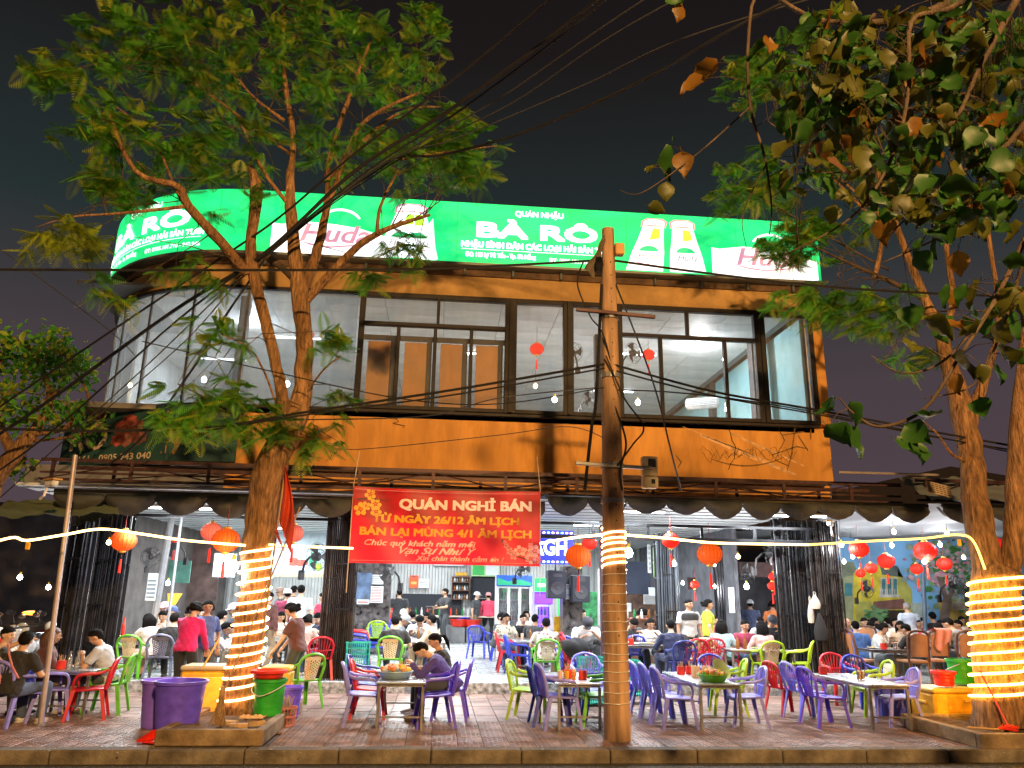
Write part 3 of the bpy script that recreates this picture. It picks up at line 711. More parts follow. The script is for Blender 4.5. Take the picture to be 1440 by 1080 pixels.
bt('QUÁN NGHỈ BÁN', .60, .735, .215, m_bw, .70, .012); bt('TỪ NGÀY 26/12 ÂM LỊCH', .50, .545, .16, m_by, .77, .009); bt('BÁN LẠI MÙNG 4/1 ÂM LỊCH', .50, .37, .165, m_by, .90, .009)
bt('Chúc quý khách năm mới', .36, .235, .125, m_bw, .58, .003, .25); bt('Vạn Sự Như Ý', .44, .13, .15, m_bw, .40, .002, .5); bt('Xin chân thành cảm ơn !', .575, .048, .105, m_bw, .46, .0025, .25)
def bp(pts, m, nm, off=.010): MB().add([banp(a, c, off) for a, c in pts], [tuple(range(len(pts)))]).build(nm, m, bn)
asp = bw/(zt0-zb0)
def flower(u, v, rr, m, m2):
    for k in range(5):
        a = k*2*math.pi/5+u*9; bp([(u+(math.cos(a)*rr*.7+math.cos(t*1.05)*rr*.42)/asp, v+math.sin(a)*rr*.7+math.sin(t*1.05)*rr*.42) for t in range(6)], m, 'flower_print', .010+k*.0004)
    bp([(u+math.cos(t*1.05)*rr*.25/asp, v+math.sin(t*1.05)*rr*.25) for t in range(6)], m2, 'flower_print', .014)
for u, v, rr in ((.045, .70, .085), (.09, .90, .07), (.12, .78, .075), (.125, .68, .07), (.07, .74, .06)): flower(u, v, rr, m_by, M('print_orange', (.8, .15, .01), .5))
for u, v, rr in ((.97, .20, .08), (.93, .17, .07), (.89, .20, .07), (.95, .10, .07), (.86, .13, .05), (.82, .26, .035), (.985, .08, .05), (.84, .19, .05), (.81, .31, .025), (.95, .27, .04)): flower(u, v, rr, m_pk2 if rr > .06 else m_pk, m_pk)
bp([(.79, .34), (.80, .35), (.86, .16), (.98, .05), (.975, .04), (.85, .14)], m_br, 'branch_print', .0085); bp([(.02, .82), (.02, .84), (.1, .86), (.2, .83), (.1, .84)], m_br, 'branch_print', .0085)
for (a, c, e_, f_) in ((.012, .03, .988, .037), (.012, .963, .988, .97), (.012, .03, .016, .97), (.984, .03, .988, .97)): 
    n = 20; L = [banp(a+(e_-a)*i/n, c, .009) for i in range(n+1)]+[banp(e_-(e_-a)*i/n, f_, .009) for i in range(n+1)]
    if e_-a > .5: MB().add(L, [(i, i+1, 2*n-i, 2*n+1-i) for i in range(n)]).build('border_print', m_pk, bn)
for u in (.0, 1.0):
    q = banp(u, 1); MB().tube([q, (q.x, .5, 3.95)], .008, 5).build('cord', M('cord', (.7, .6, .5), .8), bn)
    q = banp(u, 0); MB().tube([q+Vector((0, 0, 1.05)), q-Vector((0, 0, .45))], .007, 5).build('cord', M('cord'), bn)
bn.location = (tl.x, 12.45, 0)
# ---------------------------------------------------------------- timber/concrete pole in front
m_pole = M('pole_timber', (.50, .31, .18), .8, 0, .35, 3, .6, 12, stretch=(3, 3, .35), dirt=.5)
PX, PY = 2.23, 9.9
po = empty('utility_pole', (PX, PY, 0), 0, 'slender brown utility pole with two crossarms standing in front of the restaurant', 'utility pole')
b = MB(); b.tube([(0, 0, -.1), (0, 0, 1.5), (0, 0, 3.5), (0, 0, 5.3), (0, 0, 6.75)], [.165, .152, .135, .11, .085], 14); b.build('shaft', m_pole, po, True)
b = MB()
for k in range(26): b.cbox((.01, -.152+k*.0024, 1.2+k*.2), (.014, .02, .02), .003)
b.build('bolt_holes', M('hole_dark', (.02, .015, .01), .9), po, kind='stuff')
MB().cbox((.06, -.13, 5.42), (1.1, .05, .05), .006, rot=(0, .05, 0)).build('crossarm', m_iron, po)
MB().cbox((-.02, -.16, 3.30), (1.0, .05, .045), .006, rot=(0, .04, 0)).build('crossarm', M('galv'), po)
for z in (3.32, 4.55, 5.40, 2.86): MB().lathe([(.128+(5-z)*.012, -.03), (.135+(5-z)*.012, -.03), (.135+(5-z)*.012, .03), (.128+(5-z)*.012, .03)], 14, c=(0, 0, z)).build('band', M('galv'), po)
MB().cbox((.13, -.12, 6.38), (.13, .12, .17), .012).build('junction_box', M('box_orange', (.62, .34, .10), .6), po)
MB().lathe([(.05, -.22), (.07, -.1), (.05, .0)], 8, c=(-.16, -.1, 6.25)).build('clamp', m_black, po)
b = MB().sheet(lambda u, v: (-.06-.30*v*(1-u*.5)-.02*math.sin(v*9), -.09+.03*math.sin(u*6+v*3), 6.62-.55*v-.12*u), 8, 8); b.build('rag', M('rag', (.13, .10, .07), .9), po, 'all')
# meter box
mb_ = empty('meter_box', (PX+.47, PY-.10, 3.28), 0, 'cream electricity meter box with two dark windows fixed to the lower crossarm', 'meter box')
MB().cbox((0, 0, .03), (.20, .13, .26), .012).build('upper_box', M('meter_cream', (.55, .46, .30), .5), mb_)
MB().cbox((0, 0, -.18), (.20, .12, .15), .012).build('lower_box', M('meter_cream'), mb_)
MB().cbox((.02, -.068, .07), (.10, .012, .11), .004).build('window', M('meter_dark', (.02, .025, .03), .2), mb_); MB().cbox((.03, -.064, -.17), (.05, .012, .06), .004).build('window', M('meter_dark'), mb_)
# ---------------------------------------------------------------- LED rope coils
LEDP = E('led_white', (1.0, .52, .20), 12)
ROPE = M('rope_clear', (.65, .6, .5), .35)
def coil(b, fn, z0, z1, turns, rr, seed=0, wob=.02):
    r = random.Random(seed); n = int(turns*26); pts = []
    ph = [r.uniform(-1, 1) for _ in range(int(turns)+3)]
    for i in range(n+1):
        t = i/n; z = z0+(z1-z0)*t; a = t*turns*2*math.pi; k = int(t*turns)
        z += wob*(ph[k]*(1-(t*turns-k))+ph[k+1]*(t*turns-k))+.018*math.sin(a+seed)
        c, rad = fn(z); pts.append((c.x+math.cos(a)*(rad+rr*.7), c.y+math.sin(a)*(rad+rr*.7), z))
    return b.tube(pts, rr, 6)
polef = lambda z: (Vector((PX, PY, z)), .165-.009*z)
o = coil(MB(), polef, 2.00, 2.52, 6.5, .011, 3).build('led_rope', LEDP, None, True); tag(o, 'glowing white LED rope wound round the upper part of the utility pole', 'light rope')
o = coil(MB(), polef, .32, 1.97, 14, .006, 5, .03).build('unlit_rope', ROPE, None, True); tag(o, 'thin unlit clear rope wound round the lower half of the utility pole', 'rope')
# ---------------------------------------------------------------- trees
m_bark = M('bark', (.46, .25, .11), .9, 0, .42, 9, 1.0, 16, stretch=(3, 3, .55), dirt=.8); m_bark.node_tree.nodes['Bump'].inputs['Distance'].default_value = .06
m_barkd = M('bark_dark', (.11, .075, .05), .9, 0, .4, 5, 1.0, 22, stretch=(2, 2, .6), dirt=.7)
m_leaf = thin('leaf_green', (.14, .42, .04), .45)
m_leafy = thin('leaf_olive', (.38, .46, .04), .45)
def smoothpath(P, n=4):
    out = []
    for i in range(len(P)-1):
        p0, p1, p2, p3 = P[max(i-1, 0)], P[i], P[i+1], P[min(i+2, len(P)-1)]
        for k in range(n):
            t = k/n; out.append(.5*((2*p1)+(p2-p0)*t+(2*p0-5*p1+4*p2-p3)*t*t+(3*p1-p0-3*p2+p3)*t**3))
    out.append(P[-1]); return out
def frond(b, p, d, L, r, droop=.5, pairs=11, mi=0, w=.0085):
    d = d.normalized(); side = d.cross(Vector((0, 0, 1)))
    side = side.normalized() if side.length > .05 else Vector((1, 0, 0))
    side = (side+Vector((0, 0, r.uniform(-.5, .5)))).normalized()
    tw = r.uniform(-.3, .3)
    for i in range(pairs):
        t = (i+.7)/pairs; q = p+d*L*t+Vector((0, 0, -droop*L*t*t*.5)); ll = L*.33*math.sin(math.pi*(.18+.76*t))
        for s in (-1, 1):
            e_ = q+side*s*ll+d*ll*.35+Vector((0, 0, -ll*(.25+droop*.4)+tw*ll*s)); m_ = (q+e_)/2
            f = d*w
            b.v += [tuple(q), tuple(m_+f), tuple(e_), tuple(m_-f)]; k = len(b.v); b.f.append((k-4, k-3, k-2, k-1)); b.m.append(mi)
def branch_tree(name, label, limbs, crown, seed, leafmats, group=None, bark=m_bark, bdark=None, frl=(.22, .40), twig=True, pairs=15):
    """limbs: list of (name, [(px,py,Y,r)...]); crown: list of (px,py,Y,rx,ry,rY,count) leaf masses fed by twigs from limbs"""
    r = random.Random(seed)
    base = at(*limbs[0][1][0][:3]); base.z = 0
    t = empty(name, base, 0, label, 'tree', group); L = -base
    nodes = []
    for nm, P in limbs:
        pts = smoothpath([at(*q[:3]) for q in P]); rad = []
        rr = [q[3] for q in P]
        for i in range(len(P)-1):
            for k in range(4): rad.append(rr[i]+(rr[i+1]-rr[i])*k/4)
        rad.append(rr[-1])
        big = rr[0] > .06
        if big: pts = [p+Vector((r.uniform(-1, 1), r.uniform(-1, 1), 0))*rad[i]*.10 for i, p in enumerate(pts)]; rad = [x_*r.uniform(.93, 1.08) for x_ in rad]
        MB().tube(pts, rad, 14 if big else 8).build(nm, bdark if (bdark and nm == 'branch' and r.random() < .3) else bark, t, 'all', loc=L)
        nodes += [(p, q_) for p, q_ in zip(pts[2:], rad[2:])]
    tw = MB(); lv = MB()
    for (px, py, Y, rx, ry, rY, cnt, *o_) in crown:
        c = at(px, py, Y); sc_ = Y/1081*1.0; mi = o_[0] if o_ else None
        k = 0; cnt = int(cnt*.74)
        while k < cnt:
            u = Vector((r.gauss(0, .5), r.gauss(0, .5), r.gauss(0, .5)))
            if u.length > 1.05: continue
            p = c+Vector((u.x*rx*sc_, u.y*rY, u.z*ry*sc_))
            nb = min(r.sample(nodes, min(26, len(nodes))), key=lambda q: (q[0]-p).length)
            d = (p-nb[0]); Ln = d.length
            if Ln < .05: continue
            if twig and k % 4 == 0:
                w_ = Vector((r.gauss(0, .07), r.gauss(0, .07), .03))*Ln; tw.tube([nb[0], nb[0]+d*.28+w_*1.2+Vector((0, 0, .05*Ln)), nb[0]+d*.6+Vector((0, 0, .10*Ln))-w_*.8, p], [min(.012, nb[1]*.4), .007, .005, .003], 5, cap=False)
            dd = d.normalized()
            for q in range(6):
                dr = (dd*.5+Vector((r.gauss(0, .8), r.gauss(0, .8), r.gauss(-.05, .35)))).normalized()
                frond(lv, p-dr*.05, dr, r.uniform(*frl), r, r.uniform(.2, .9), pairs, (1 if r.random() < .35 else 0) if mi is None else mi)
            k += 1
    if tw.v: tw.build('twigs', m_barkd, t, True, loc=L, kind='stuff')
    lv.build('foliage', leafmats, t, loc=L, kind='stuff')
    return t
LT = [('trunk', [(333, 1008, 11.0, .27), (340, 960, 11.0, .225), (354, 860, 11.0, .205), (364, 760, 11.0, .20), (372, 700, 11.0, .215), (386, 640, 11.0, .22), (408, 600, 11.0, .19), (424, 560, 11.05, .14), (428, 480, 11.1, .125), (421, 410, 11.2, .13), (414, 350, 11.2, .10), (408, 290, 11.3, .085), (408, 240, 11.4, .07)]),
      ('limb', [(400, 610, 11.0, .13), (398, 560, 10.8, .085), (385, 500, 10.7, .08), (370, 440, 10.7, .08), (358, 390, 10.7, .085), (352, 350, 10.7, .08), (356, 300, 10.8, .06), (357, 240, 10.9, .04)]),
      ('limb', [(348, 385, 10.7, .08), (310, 340, 10.4, .075), (265, 290, 10.2, .06), (250, 262, 10.1, .05), (190, 240, 9.9, .035), (150, 150, 9.8, .02)]),
      ('branch', [(300, 330, 10.5, .035), (255, 282, 10.4, .022), (215, 195, 10.3, .015), (150, 140, 10.2, .008)]),
      ('branch', [(350, 360, 10.7, .05), (365, 270, 11, .055), (350, 235, 11, .045)]),
      ('branch', [(416, 395, 11.2, .06), (395, 375, 11.1, .055), (370, 358, 10.9, .05)]),
      ('limb', [(421, 420, 11.2, .09), (440, 370, 11.3, .08), (452, 330, 11.4, .07), (462, 270, 11.5, .055), (462, 230, 11.5, .045), (490, 140, 11.6, .035), (520, 60, 11.7, .02)]),
      ('limb', [(408, 250, 11.4, .06), (412, 190, 11.5, .05), (400, 110, 11.6, .045), (398, 30, 11.7, .035), (400, -40, 11.8, .03)]),
      ('limb', [(424, 430, 11.2, .075), (460, 390, 11.0, .06), (505, 345, 10.9, .055), (550, 320, 10.8, .04), (605, 302, 10.7, .02)]),
      ('branch', [(530, 330, 10.8, .03), (535, 290, 10.9, .025), (560, 240, 11, .018)]),
      ('branch', [(455, 310, 11.4, .045), (490, 210, 11.3, .04), (520, 165, 11.2, .035), (590, 130, 11.1, .02)]),
      ('branch', [(465, 250, 11.5, .04), (520, 190, 11.6, .035), (570, 155, 11.7, .025), (620, 150, 11.7, .012)]),
      ('branch', [(560, 225, 11, .02), (620, 215, 11, .018), (700, 205, 11, .008)]),
      ('branch', [(400, 170, 11.5, .035), (350, 130, 11.3, .02), (300, 60, 11.2, .01)]),
      ('branch', [(412, 220, 11.5, .03), (345, 170, 11.2, .02), (250, 100, 11.0, .01)]),
      ('branch', [(408, 290, 11.3, .04), (370, 240, 11.2, .03), (335, 165, 11.1, .015)]),
      ('branch', [(380, 620, 11, .03), (340, 590, 10.7, .022), (290, 560, 10.5, .012), (250, 540, 10.4, .006)]),
      ('branch', [(425, 560, 11, .02), (455, 520, 10.8, .014), (480, 500, 10.7, .008)]),
      ('branch', [(400, 600, 11, .02), (360, 500, 10.6, .014), (310, 470, 10.4, .008)]),
      ('branch', [(265, 290, 10.2, .03), (170, 300, 10, .02), (100, 305, 9.9, .012), (50, 320, 9.8, .006)])]
CRL = [(200, 60, 10.5, 120, 60, .8, 62), (110, 110, 10.2, 90, 40, .6, 34), (300, 90, 11.2, 110, 90, .9, 72), (440, 70, 11.6, 130, 90, .9, 82), (560, 100, 11.5, 80, 60, .7, 46), (600, 40, 11.5, 45, 45, .5, 24),
       (630, 190, 11.1, 100, 50, .6, 62), (560, 230, 11.2, 110, 60, .8, 46), (655, 240, 11, 55, 25, .5, 26), (160, 200, 10.2, 90, 55, .7, 44), (260, 200, 10.6, 90, 60, .7, 42), (340, 200, 11, 90, 60, .8, 36),
       (165, 262, 10.2, 75, 24, .6, 30), (90, 335, 9.9, 65, 28, .4, 26, 1), (480, 180, 11.3, 90, 80, .8, 32), (310, 270, 10.6, 80, 24, .6, 14), (250, 380, 10.4, 90, 25, .5, 11), (570, 345, 10.8, 50, 22, .4, 16), (150, 405, 10.1, 40, 18, .4, 7), (520, 385, 10.8, 40, 10, .3, 8),
       (300, 470, 10.4, 60, 30, .4, 16), (310, 560, 10.4, 95, 34, .5, 34), (470, 490, 10.7, 35, 35, .4, 14), (330, 600, 10.6, 110, 26, .5, 30), (440, 610, 10.8, 50, 35, .4, 16), (255, 590, 10.4, 45, 25, .4, 14), (420, 20, 11.6, 200, 30, .8, 40), (480, 565, 10.8, 30, 20, .3, 8), (250, 25, 11, 130, 30, .7, 34)]
branch_tree('street_tree', 'tall feathery street tree with a light wrapped trunk in the left planter', LT, CRL, 21, [m_leaf, m_leafy], bdark=m_barkd)
trunkL = [(1008, .27), (960, .225), (860, .205), (760, .20)]
LP = smoothpath([at(q[0], q[1], q[2]) for q in LT[0][1]])
LR = []
for i in range(len(LT[0][1])-1):
    for k in range(4): LR.append(LT[0][1][i][3]+(LT[0][1][i+1][3]-LT[0][1][i][3])*k/4)
LR.append(.07)
def along(P, Rr):
    def f(z):
        for i in range(len(P)-1):
            if P[i].z <= z <= P[i+1].z: t = (z-P[i].z)/max(1e-6, P[i+1].z-P[i].z); c = P[i].lerp(P[i+1], t); return Vector((c.x, c.y, z)), Rr[i]+(Rr[i+1]-Rr[i])*t
        return Vector((P[0].x, P[0].y, z)), Rr[0]
    return f
zt_, zb_ = at(365, 770, 11).z, at(335, 990, 11).z
o = coil(MB(), along(LP, [x_*1.04 for x_ in LR]), zb_, zt_, 15, .014, 7, .02).build('led_rope', LEDP, None, True); tag(o, 'glowing pinkish white LED rope wound round the trunk of the left street tree', 'light rope')
RT = [('trunk', [(1408, 1030, 10.0, .34), (1405, 980, 10.0, .315), (1402, 900, 10.0, .30), (1398, 830, 10.0, .30), (1405, 795, 10, .28)]),
      ('limb', [(1395, 830, 10.0, .20), (1382, 770, 10.05, .185), (1372, 700, 10.1, .17), (1366, 640, 10.2, .165), (1352, 570, 10.3, .16), (1335, 515, 10.4, .12), (1322, 470, 10.5, .09), (1300, 420, 10.6, .07), (1265, 330, 10.8, .05), (1230, 230, 11, .03)]),
      ('limb', [(1412, 830, 10.0, .16), (1424, 770, 9.9, .14), (1428, 690, 9.8, .13), (1434, 600, 9.7, .125), (1446, 500, 9.6, .12), (1458, 400, 9.5, .11), (1470, 280, 9.5, .08), (1460, 150, 9.5, .06)]),
      ('limb', [(1362, 600, 10.25, .11), (1375, 560, 10.2, .08), (1392, 510, 10.1, .055), (1405, 450, 10.0, .04), (1390, 330, 10, .03), (1370, 200, 10, .02)]),
      ('branch', [(1325, 480, 10.5, .06), (1340, 420, 10.6, .05), (1330, 330, 10.7, .035), (1340, 200, 10.8, .02)]),
      ('branch', [(1300, 420, 10.6, .05), (1250, 395, 10.8, .04), (1205, 375, 11, .03), (1130, 340, 11.2, .012)]),
      ('branch', [(1230, 390, 10.9, .04), (1240, 330, 11, .035), (1220, 300, 11, .03), (1150, 230, 11.3, .015)]),
      ('branch', [(1265, 330, 10.8, .03), (1180, 250, 11.1, .018), (1080, 170, 11.4, .007)]),
      ('branch', [(1250, 380, 10.9, .02), (1160, 330, 11.1, .014), (1040, 260, 11.4, .007)]),
      ('branch', [(1240, 230, 11, .025), (1180, 130, 11.2, .015), (1110, 50, 11.4, .007)]),
      ('branch', [(1368, 650, 10.2, .03), (1340, 640, 10.0, .022), (1318, 610, 9.8, .012), (1295, 590, 9.7, .006)])]
CRR = [(1080, 110, 11.4, 90, 60, .7, 60), (1060, 260, 11.4, 90, 60, .7, 72), (1150, 330, 11.2, 90, 45, .6, 50), (1180, 200, 11.2, 90, 80, .8, 56), (1280, 260, 11, 100, 90, .8, 60), (1150, 60, 11.4, 100, 50, .7, 40), (1190, 430, 11, 80, 40, .5, 42), (1300, 120, 11, 90, 90, .8, 44),
       (1100, 345, 11.3, 60, 22, .4, 20), (1250, 440, 10.8, 70, 40, .6, 28), (1390, 250, 10.2, 70, 100, .8, 44), (1400, 90, 10.2, 70, 80, .8, 34), (1110, 415, 11.2, 50, 22, .4, 14), (1290, 500, 10.6, 45, 30, .4, 10)]
branch_tree('street_tree', 'forked feathery street tree in the right planter with a yellow glowing trunk', RT, CRR, 22, [m_leaf, m_leafy], bdark=m_barkd)
RP = smoothpath([at(q[0], q[1], q[2]) for q in RT[0][1]]); RR = []
for i in range(len(RT[0][1])-1):
    for k in range(4): RR.append(RT[0][1][i][3]+(RT[0][1][i+1][3]-RT[0][1][i][3])*k/4)
RR.append(.28)
zt2, zb2 = at(1400, 812, 10).z, at(1400, 985, 10).z
o = coil(MB(), along(RP, [x_*1.03 for x_ in RR]), zb2, zt2, 12, .016, 9, .015).build('led_rope', E('led_yellow', (1.0, .50, .07), 17), None, True); tag(o, 'glowing yellow LED rope wound round the trunk of the right street tree', 'light rope')
# tree beyond the left edge of the building
m_leafb = thin('leaf_broad', (.10, .36, .03), .4)
BT = [('trunk', [(-30, 760, 14, .2), (-10, 680, 14, .18), (20, 640, 14, .15), (45, 610, 14, .12)]), ('limb', [(40, 615, 14, .1), (70, 570, 14, .07), (60, 520, 14, .04), (30, 480, 14, .02)]), ('limb', [(20, 640, 14, .1), (0, 600, 14, .08), (-20, 540, 14, .05), (10, 500, 14, .02)]),
      ('branch', [(45, 610, 14, .06), (95, 600, 14, .035), (125, 560, 14, .015), (90, 500, 14, .01)]), ('branch', [(60, 580, 14, .04), (85, 540, 14, .02), (80, 500, 14, .012)]), ('branch', [(50, 620, 14, .03), (110, 612, 14, .014), (150, 590, 14, .006)])]
def broad(b, p, r, s, mi=0):
    n = Vector((r.gauss(0, 1), r.gauss(-.5, 1), r.gauss(.3, 1))).normalized(); u, w = frame_of(n)
    a = r.uniform(0, 6.28); u, w = u*math.cos(a)+w*math.sin(a), w*math.cos(a)-u*math.sin(a); k = len(b.v)
    for x_, y_, z_ in ((0, 0, 0), (.35, .28, .06), (.75, .2, .02), (1, 0, -.12), (.75, -.2, .02), (.35, -.28, .06)): b.v.append(tuple(p+u*x_*s+w*y_*s+n*z_*s))
    b.f += [(k, k+1, k+2, k+3), (k, k+3, k+4, k+5)]; b.m += [mi, mi]
def broad_tree(name, label, limbs, crown, seed, mats, s=(.10, .17)):
    r = random.Random(seed); base = at(*limbs[0][1][0][:3]); t = empty(name, base, 0, label, 'tree')
    nodes = []
    for nm, P in limbs:
        pts = smoothpath([at(*q[:3]) for q in P]); rad = [P[0][3]+(P[-1][3]-P[0][3])*i/(len(pts)-1) for i in range(len(pts))]
        MB().tube(pts, rad, 9).build(nm, m_bark, t, 'all', loc=-base); nodes += pts[2:]
    lv, tw = MB(), MB()
    for (px, py, Y, rx, ry, rY, cnt) in crown:
        c = at(px, py, Y); k_ = Y/1081
        for k in range(cnt):
            u = Vector((r.gauss(0, .5), r.gauss(0, .5), r.gauss(0, .5)))
            if u.length > 1.1: u *= .6
            p = c+Vector((u.x*rx*k_, u.y*rY, u.z*ry*k_))
            if k % 5 == 0:
                nb = min(r.sample(nodes, min(12, len(nodes))), key=lambda q: (q-p).length); tw.tube([nb, (nb+p)/2+Vector((0, 0, .05)), p], [.010, .006, .003], 4, cap=False)
            for q in range(3): broad(lv, p+Vector((r.gauss(0, .08), r.gauss(0, .08), r.gauss(0, .08))), r, r.uniform(*s), r.choice((0, 0, 1)))
    tw.build('twigs', m_bark, t, loc=-base, kind='stuff'); lv.build('foliage', mats, t, loc=-base, kind='stuff'); return t
broad_tree('street_tree', 'green broad leafed tree lit from the street at the far left beyond the building', BT, [(35, 500, 14, 70, 35, .8, 170), (90, 520, 14, 50, 30, .6, 90), (20, 570, 14, 60, 40, .8, 110), (100, 590, 14, 50, 30, .6, 70), (-40, 540, 14, 60, 60, .8, 90), (75, 475, 14, 25, 10, .4, 26), (105, 500, 14, 25, 14, .4, 26), (30, 660, 14.5, 25, 25, .4, 25)], 5, [m_leafb, m_leafy])
# foreground tree with big leaves, trunk to the right of the camera
m_bl = [thin('big_leaf_green', (.028, .10, .010), .35), thin('big_leaf_olive', (.095, .10, .009), .45), thin('big_leaf_yellow', (.24, .11, .012), .5)]
def bigleaf(k):
    r = random.Random(k); b = MB(); L = .20; W_ = .075*r.uniform(.85, 1.15); n = 6; c_ = r.uniform(.1, .35); vs = []
    for i in range(n+1):
        t = i/n; w = W_*math.sin(math.pi*t**.75)*(1.25-.35*t); z = -c_*L*t*t
        vs += [(t*L, -w, z+.028+.012*math.sin(t*11+k)), (t*L, 0, z), (t*L, w, z+.028-.012*math.sin(t*13+k))]
    fs = []
    for i in range(n): fs += [(3*i, 3*i+3, 3*i+4, 3*i+1), (3*i+1, 3*i+4, 3*i+5, 3*i+2)]
    b.add(vs, fs); b.tube([(-.05, 0, .01), (0, 0, 0)], .0022, 4); return b
BLM = []
for k in range(9):
    me = bigleaf(k % 3+10).mesh('leaf'); me.materials.append(m_bl[k//3]); me.shade_smooth(); BLM.append(me)
fg = empty('foreground_tree', (4.9, .9, -.14), 0, 'big leaved tree whose dark branches hang into the picture from the upper right', 'tree')
FB = (-4.9, -.9, .14)
FL = [[(2200, -100, 2.2, .12), (1700, -160, 3.4, .09), (1440, -60, 4.2, .05), (1300, 20, 4.6, .035), (1160, 30, 4.8, .02), (1070, -10, 5, .014), (1052, 60, 5, .013), (1055, 150, 5, .012), (1075, 220, 5, .010), (1085, 290, 5, .006), (1082, 330, 5, .004)],
      [(1600, -150, 3.7, .05), (1450, -60, 4.0, .035), (1340, 10, 4.2, .022), (1282, 30, 4.3, .017), (1278, 120, 4.3, .015), (1262, 200, 4.3, .013), (1228, 270, 4.3, .011), (1185, 315, 4.4, .007), (1110, 355, 4.4, .004)],
      [(1700, 60, 3.4, .06), (1540, 160, 3.9, .04), (1460, 300, 4.2, .022), (1400, 420, 4.4, .014), (1350, 500, 4.4, .012), (1300, 575, 4.4, .011), (1240, 600, 4.4, .010), (1205, 585, 4.4, .007), (1180, 560, 4.4, .004)],
      [(1400, 425, 4.4, .01), (1330, 505, 4.4, .008), (1270, 525, 4.4, .006), (1225, 500, 4.4, .003)],
      [(1055, 150, 5, .008), (1000, 200, 5, .006), (950, 240, 5, .005), (900, 272, 5, .003), (872, 268, 5, .002)],
      [(1440, -20, 4.2, .03), (1380, 90, 4.3, .018), (1330, 180, 4.4, .012), (1240, 165, 4.5, .007), (1150, 150, 4.6, .004)],
      [(1500, 80, 4, .03), (1420, 200, 4.2, .018), (1340, 250, 4.4, .01), (1250, 330, 4.5, .005)],
      [(1470, 240, 4.1, .02), (1400, 290, 4.3, .012), (1330, 330, 4.4, .008), (1240, 370, 4.5, .004)],
      [(1450, 330, 4.2, .016), (1410, 460, 4.4, .010), (1370, 540, 4.5, .006), (1300, 560, 4.5, .003)],
      [(1230, 20, 4.6, .015), (1180, 70, 4.7, .009), (1120, 100, 4.8, .005), (1090, 90, 4.8, .003)],
      [(1078, 230, 5, .006), (1045, 300, 5, .004), (1050, 350, 5, .002)],
      [(1100, -10, 4.9, .012), (1000, -20, 5, .008), (930, -10, 5, .004)],
      [(1262, 200, 4.3, .007), (1200, 240, 4.4, .005), (1120, 240, 4.5, .003)]]
fnodes = []
for P in FL:
    pts = smoothpath([at(*q[:3]) for q in P], 5); rad = []
    for i in range(len(P)-1):
        for k in range(5): rad.append(P[i][3]+(P[i+1][3]-P[i][3])*k/5)
    rad.append(P[-1][3])
    MB().tube(pts, rad, 7).build('branch', m_barkd, fg, 'all', loc=FB); fnodes += [q for q, w in zip(pts, rad) if w < .03]
a0 = at(2200, -100, 2.2)
MB().tube([(4.9, .9, -.14), (4.95, .95, 2.0), (4.9, 1.2, 3.6), tuple(a0), tuple(at(1700, -160, 3.4))], [.2, .17, .15, .11, .08], 12).build('trunk', m_bark, fg, True, loc=FB)
r = random.Random(33)
spots = [(1010, 88, 5, 2, 1.3), (990, 110, 5, 2, 1.1), (958, 215, 5, 2, 1.0), (945, 205, 5, 0, 1.3), (920, 235, 5, 1, .7), (938, 255, 5, 1, .8), (912, 290, 5, 1, .7), (960, 5, 5, 2, .8), (935, -5, 5, 0, .8), (1310, 165, 4.3, 2, .8), (1170, 20, 4.6, 2, .9), (1160, 575, 4.4, 0, 1.0), (1185, 600, 4.4, 0, 1.1), (1165, 600, 4.4, 0, 1.0), (1195, 565, 4.4, 0, .8), (1275, 600, 4.4, 0, 1.0), (1260, 620, 4.4, 0, .9), (1285, 625, 4.4, 0, .9), (1300, 590, 4.4, 0, 1.1), (1130, 130, 4.7, 1, 1.1), (1095, 80, 4.8, 0, 1.0)]
dens = [(1200, 60, 90, 55, 50), (1330, 60, 100, 60, 84), (1290, 170, 120, 70, 92), (1400, 170, 70, 90, 70), (1180, 150, 70, 50, 40), (1350, 300, 100, 70, 70), (1250, 280, 60, 60, 30), (1400, 420, 60, 60, 24), (1300, 430, 60, 50, 10), (1130, 210, 40, 50, 16), (1380, 520, 50, 40, 8), (1190, 90, 110, 70, 60)]
for cx, cy, rx, ry, n in dens:
    for _ in range(int(n*.95)): spots.append((cx+r.gauss(0, .5)*rx, cy+r.gauss(0, .5)*ry, r.uniform(4.0, 4.9), r.choices((0, 1, 2), (5, 4, .9))[0], r.uniform(.55, 1.12)))
restl = MB(); ftw = MB(); cnt = 0
for (px, py, Y, mi, s) in spots:
    p = at(px, py, Y); nb = min(fnodes, key=lambda q: (q-p).length); d = (p-nb)
    if d.length > .12: ftw.tube([nb, (nb+p)/2+Vector((0, 0, .03)), p], [.004, .003, .0018], 4, cap=False)
    d = d.normalized() if d.length > .01 else Vector((1, 0, 0))
    rot = Vector((d.x*.4+r.gauss(0, .5), d.y*.4+r.gauss(0, .6), -.55+r.gauss(0, .4))).normalized()
    q = rot.to_track_quat('X', 'Z') @ Euler((r.gauss(0, .9), 0, 0)).to_quaternion()
    me = BLM[mi*3+r.randrange(3)]
    if cnt < 300:
        o = link(bpy.data.objects.new('leaf', me), fg); o.location = p+Vector(FB); o.rotation_mode = 'QUATERNION'; o.rotation_quaternion = q; o.scale = (s, s, s); cnt += 1
    else:
        mt = Matrix.LocRotScale(p, q, Vector((s, s, s))); restl.add([v.co for v in me.vertices], [tuple(f.vertices) for f in me.polygons], mi, mt)
restl.build('leaves', m_bl, fg, 'all', loc=FB, kind='stuff'); ftw.build('twigs', m_barkd, fg, loc=FB, kind='stuff')
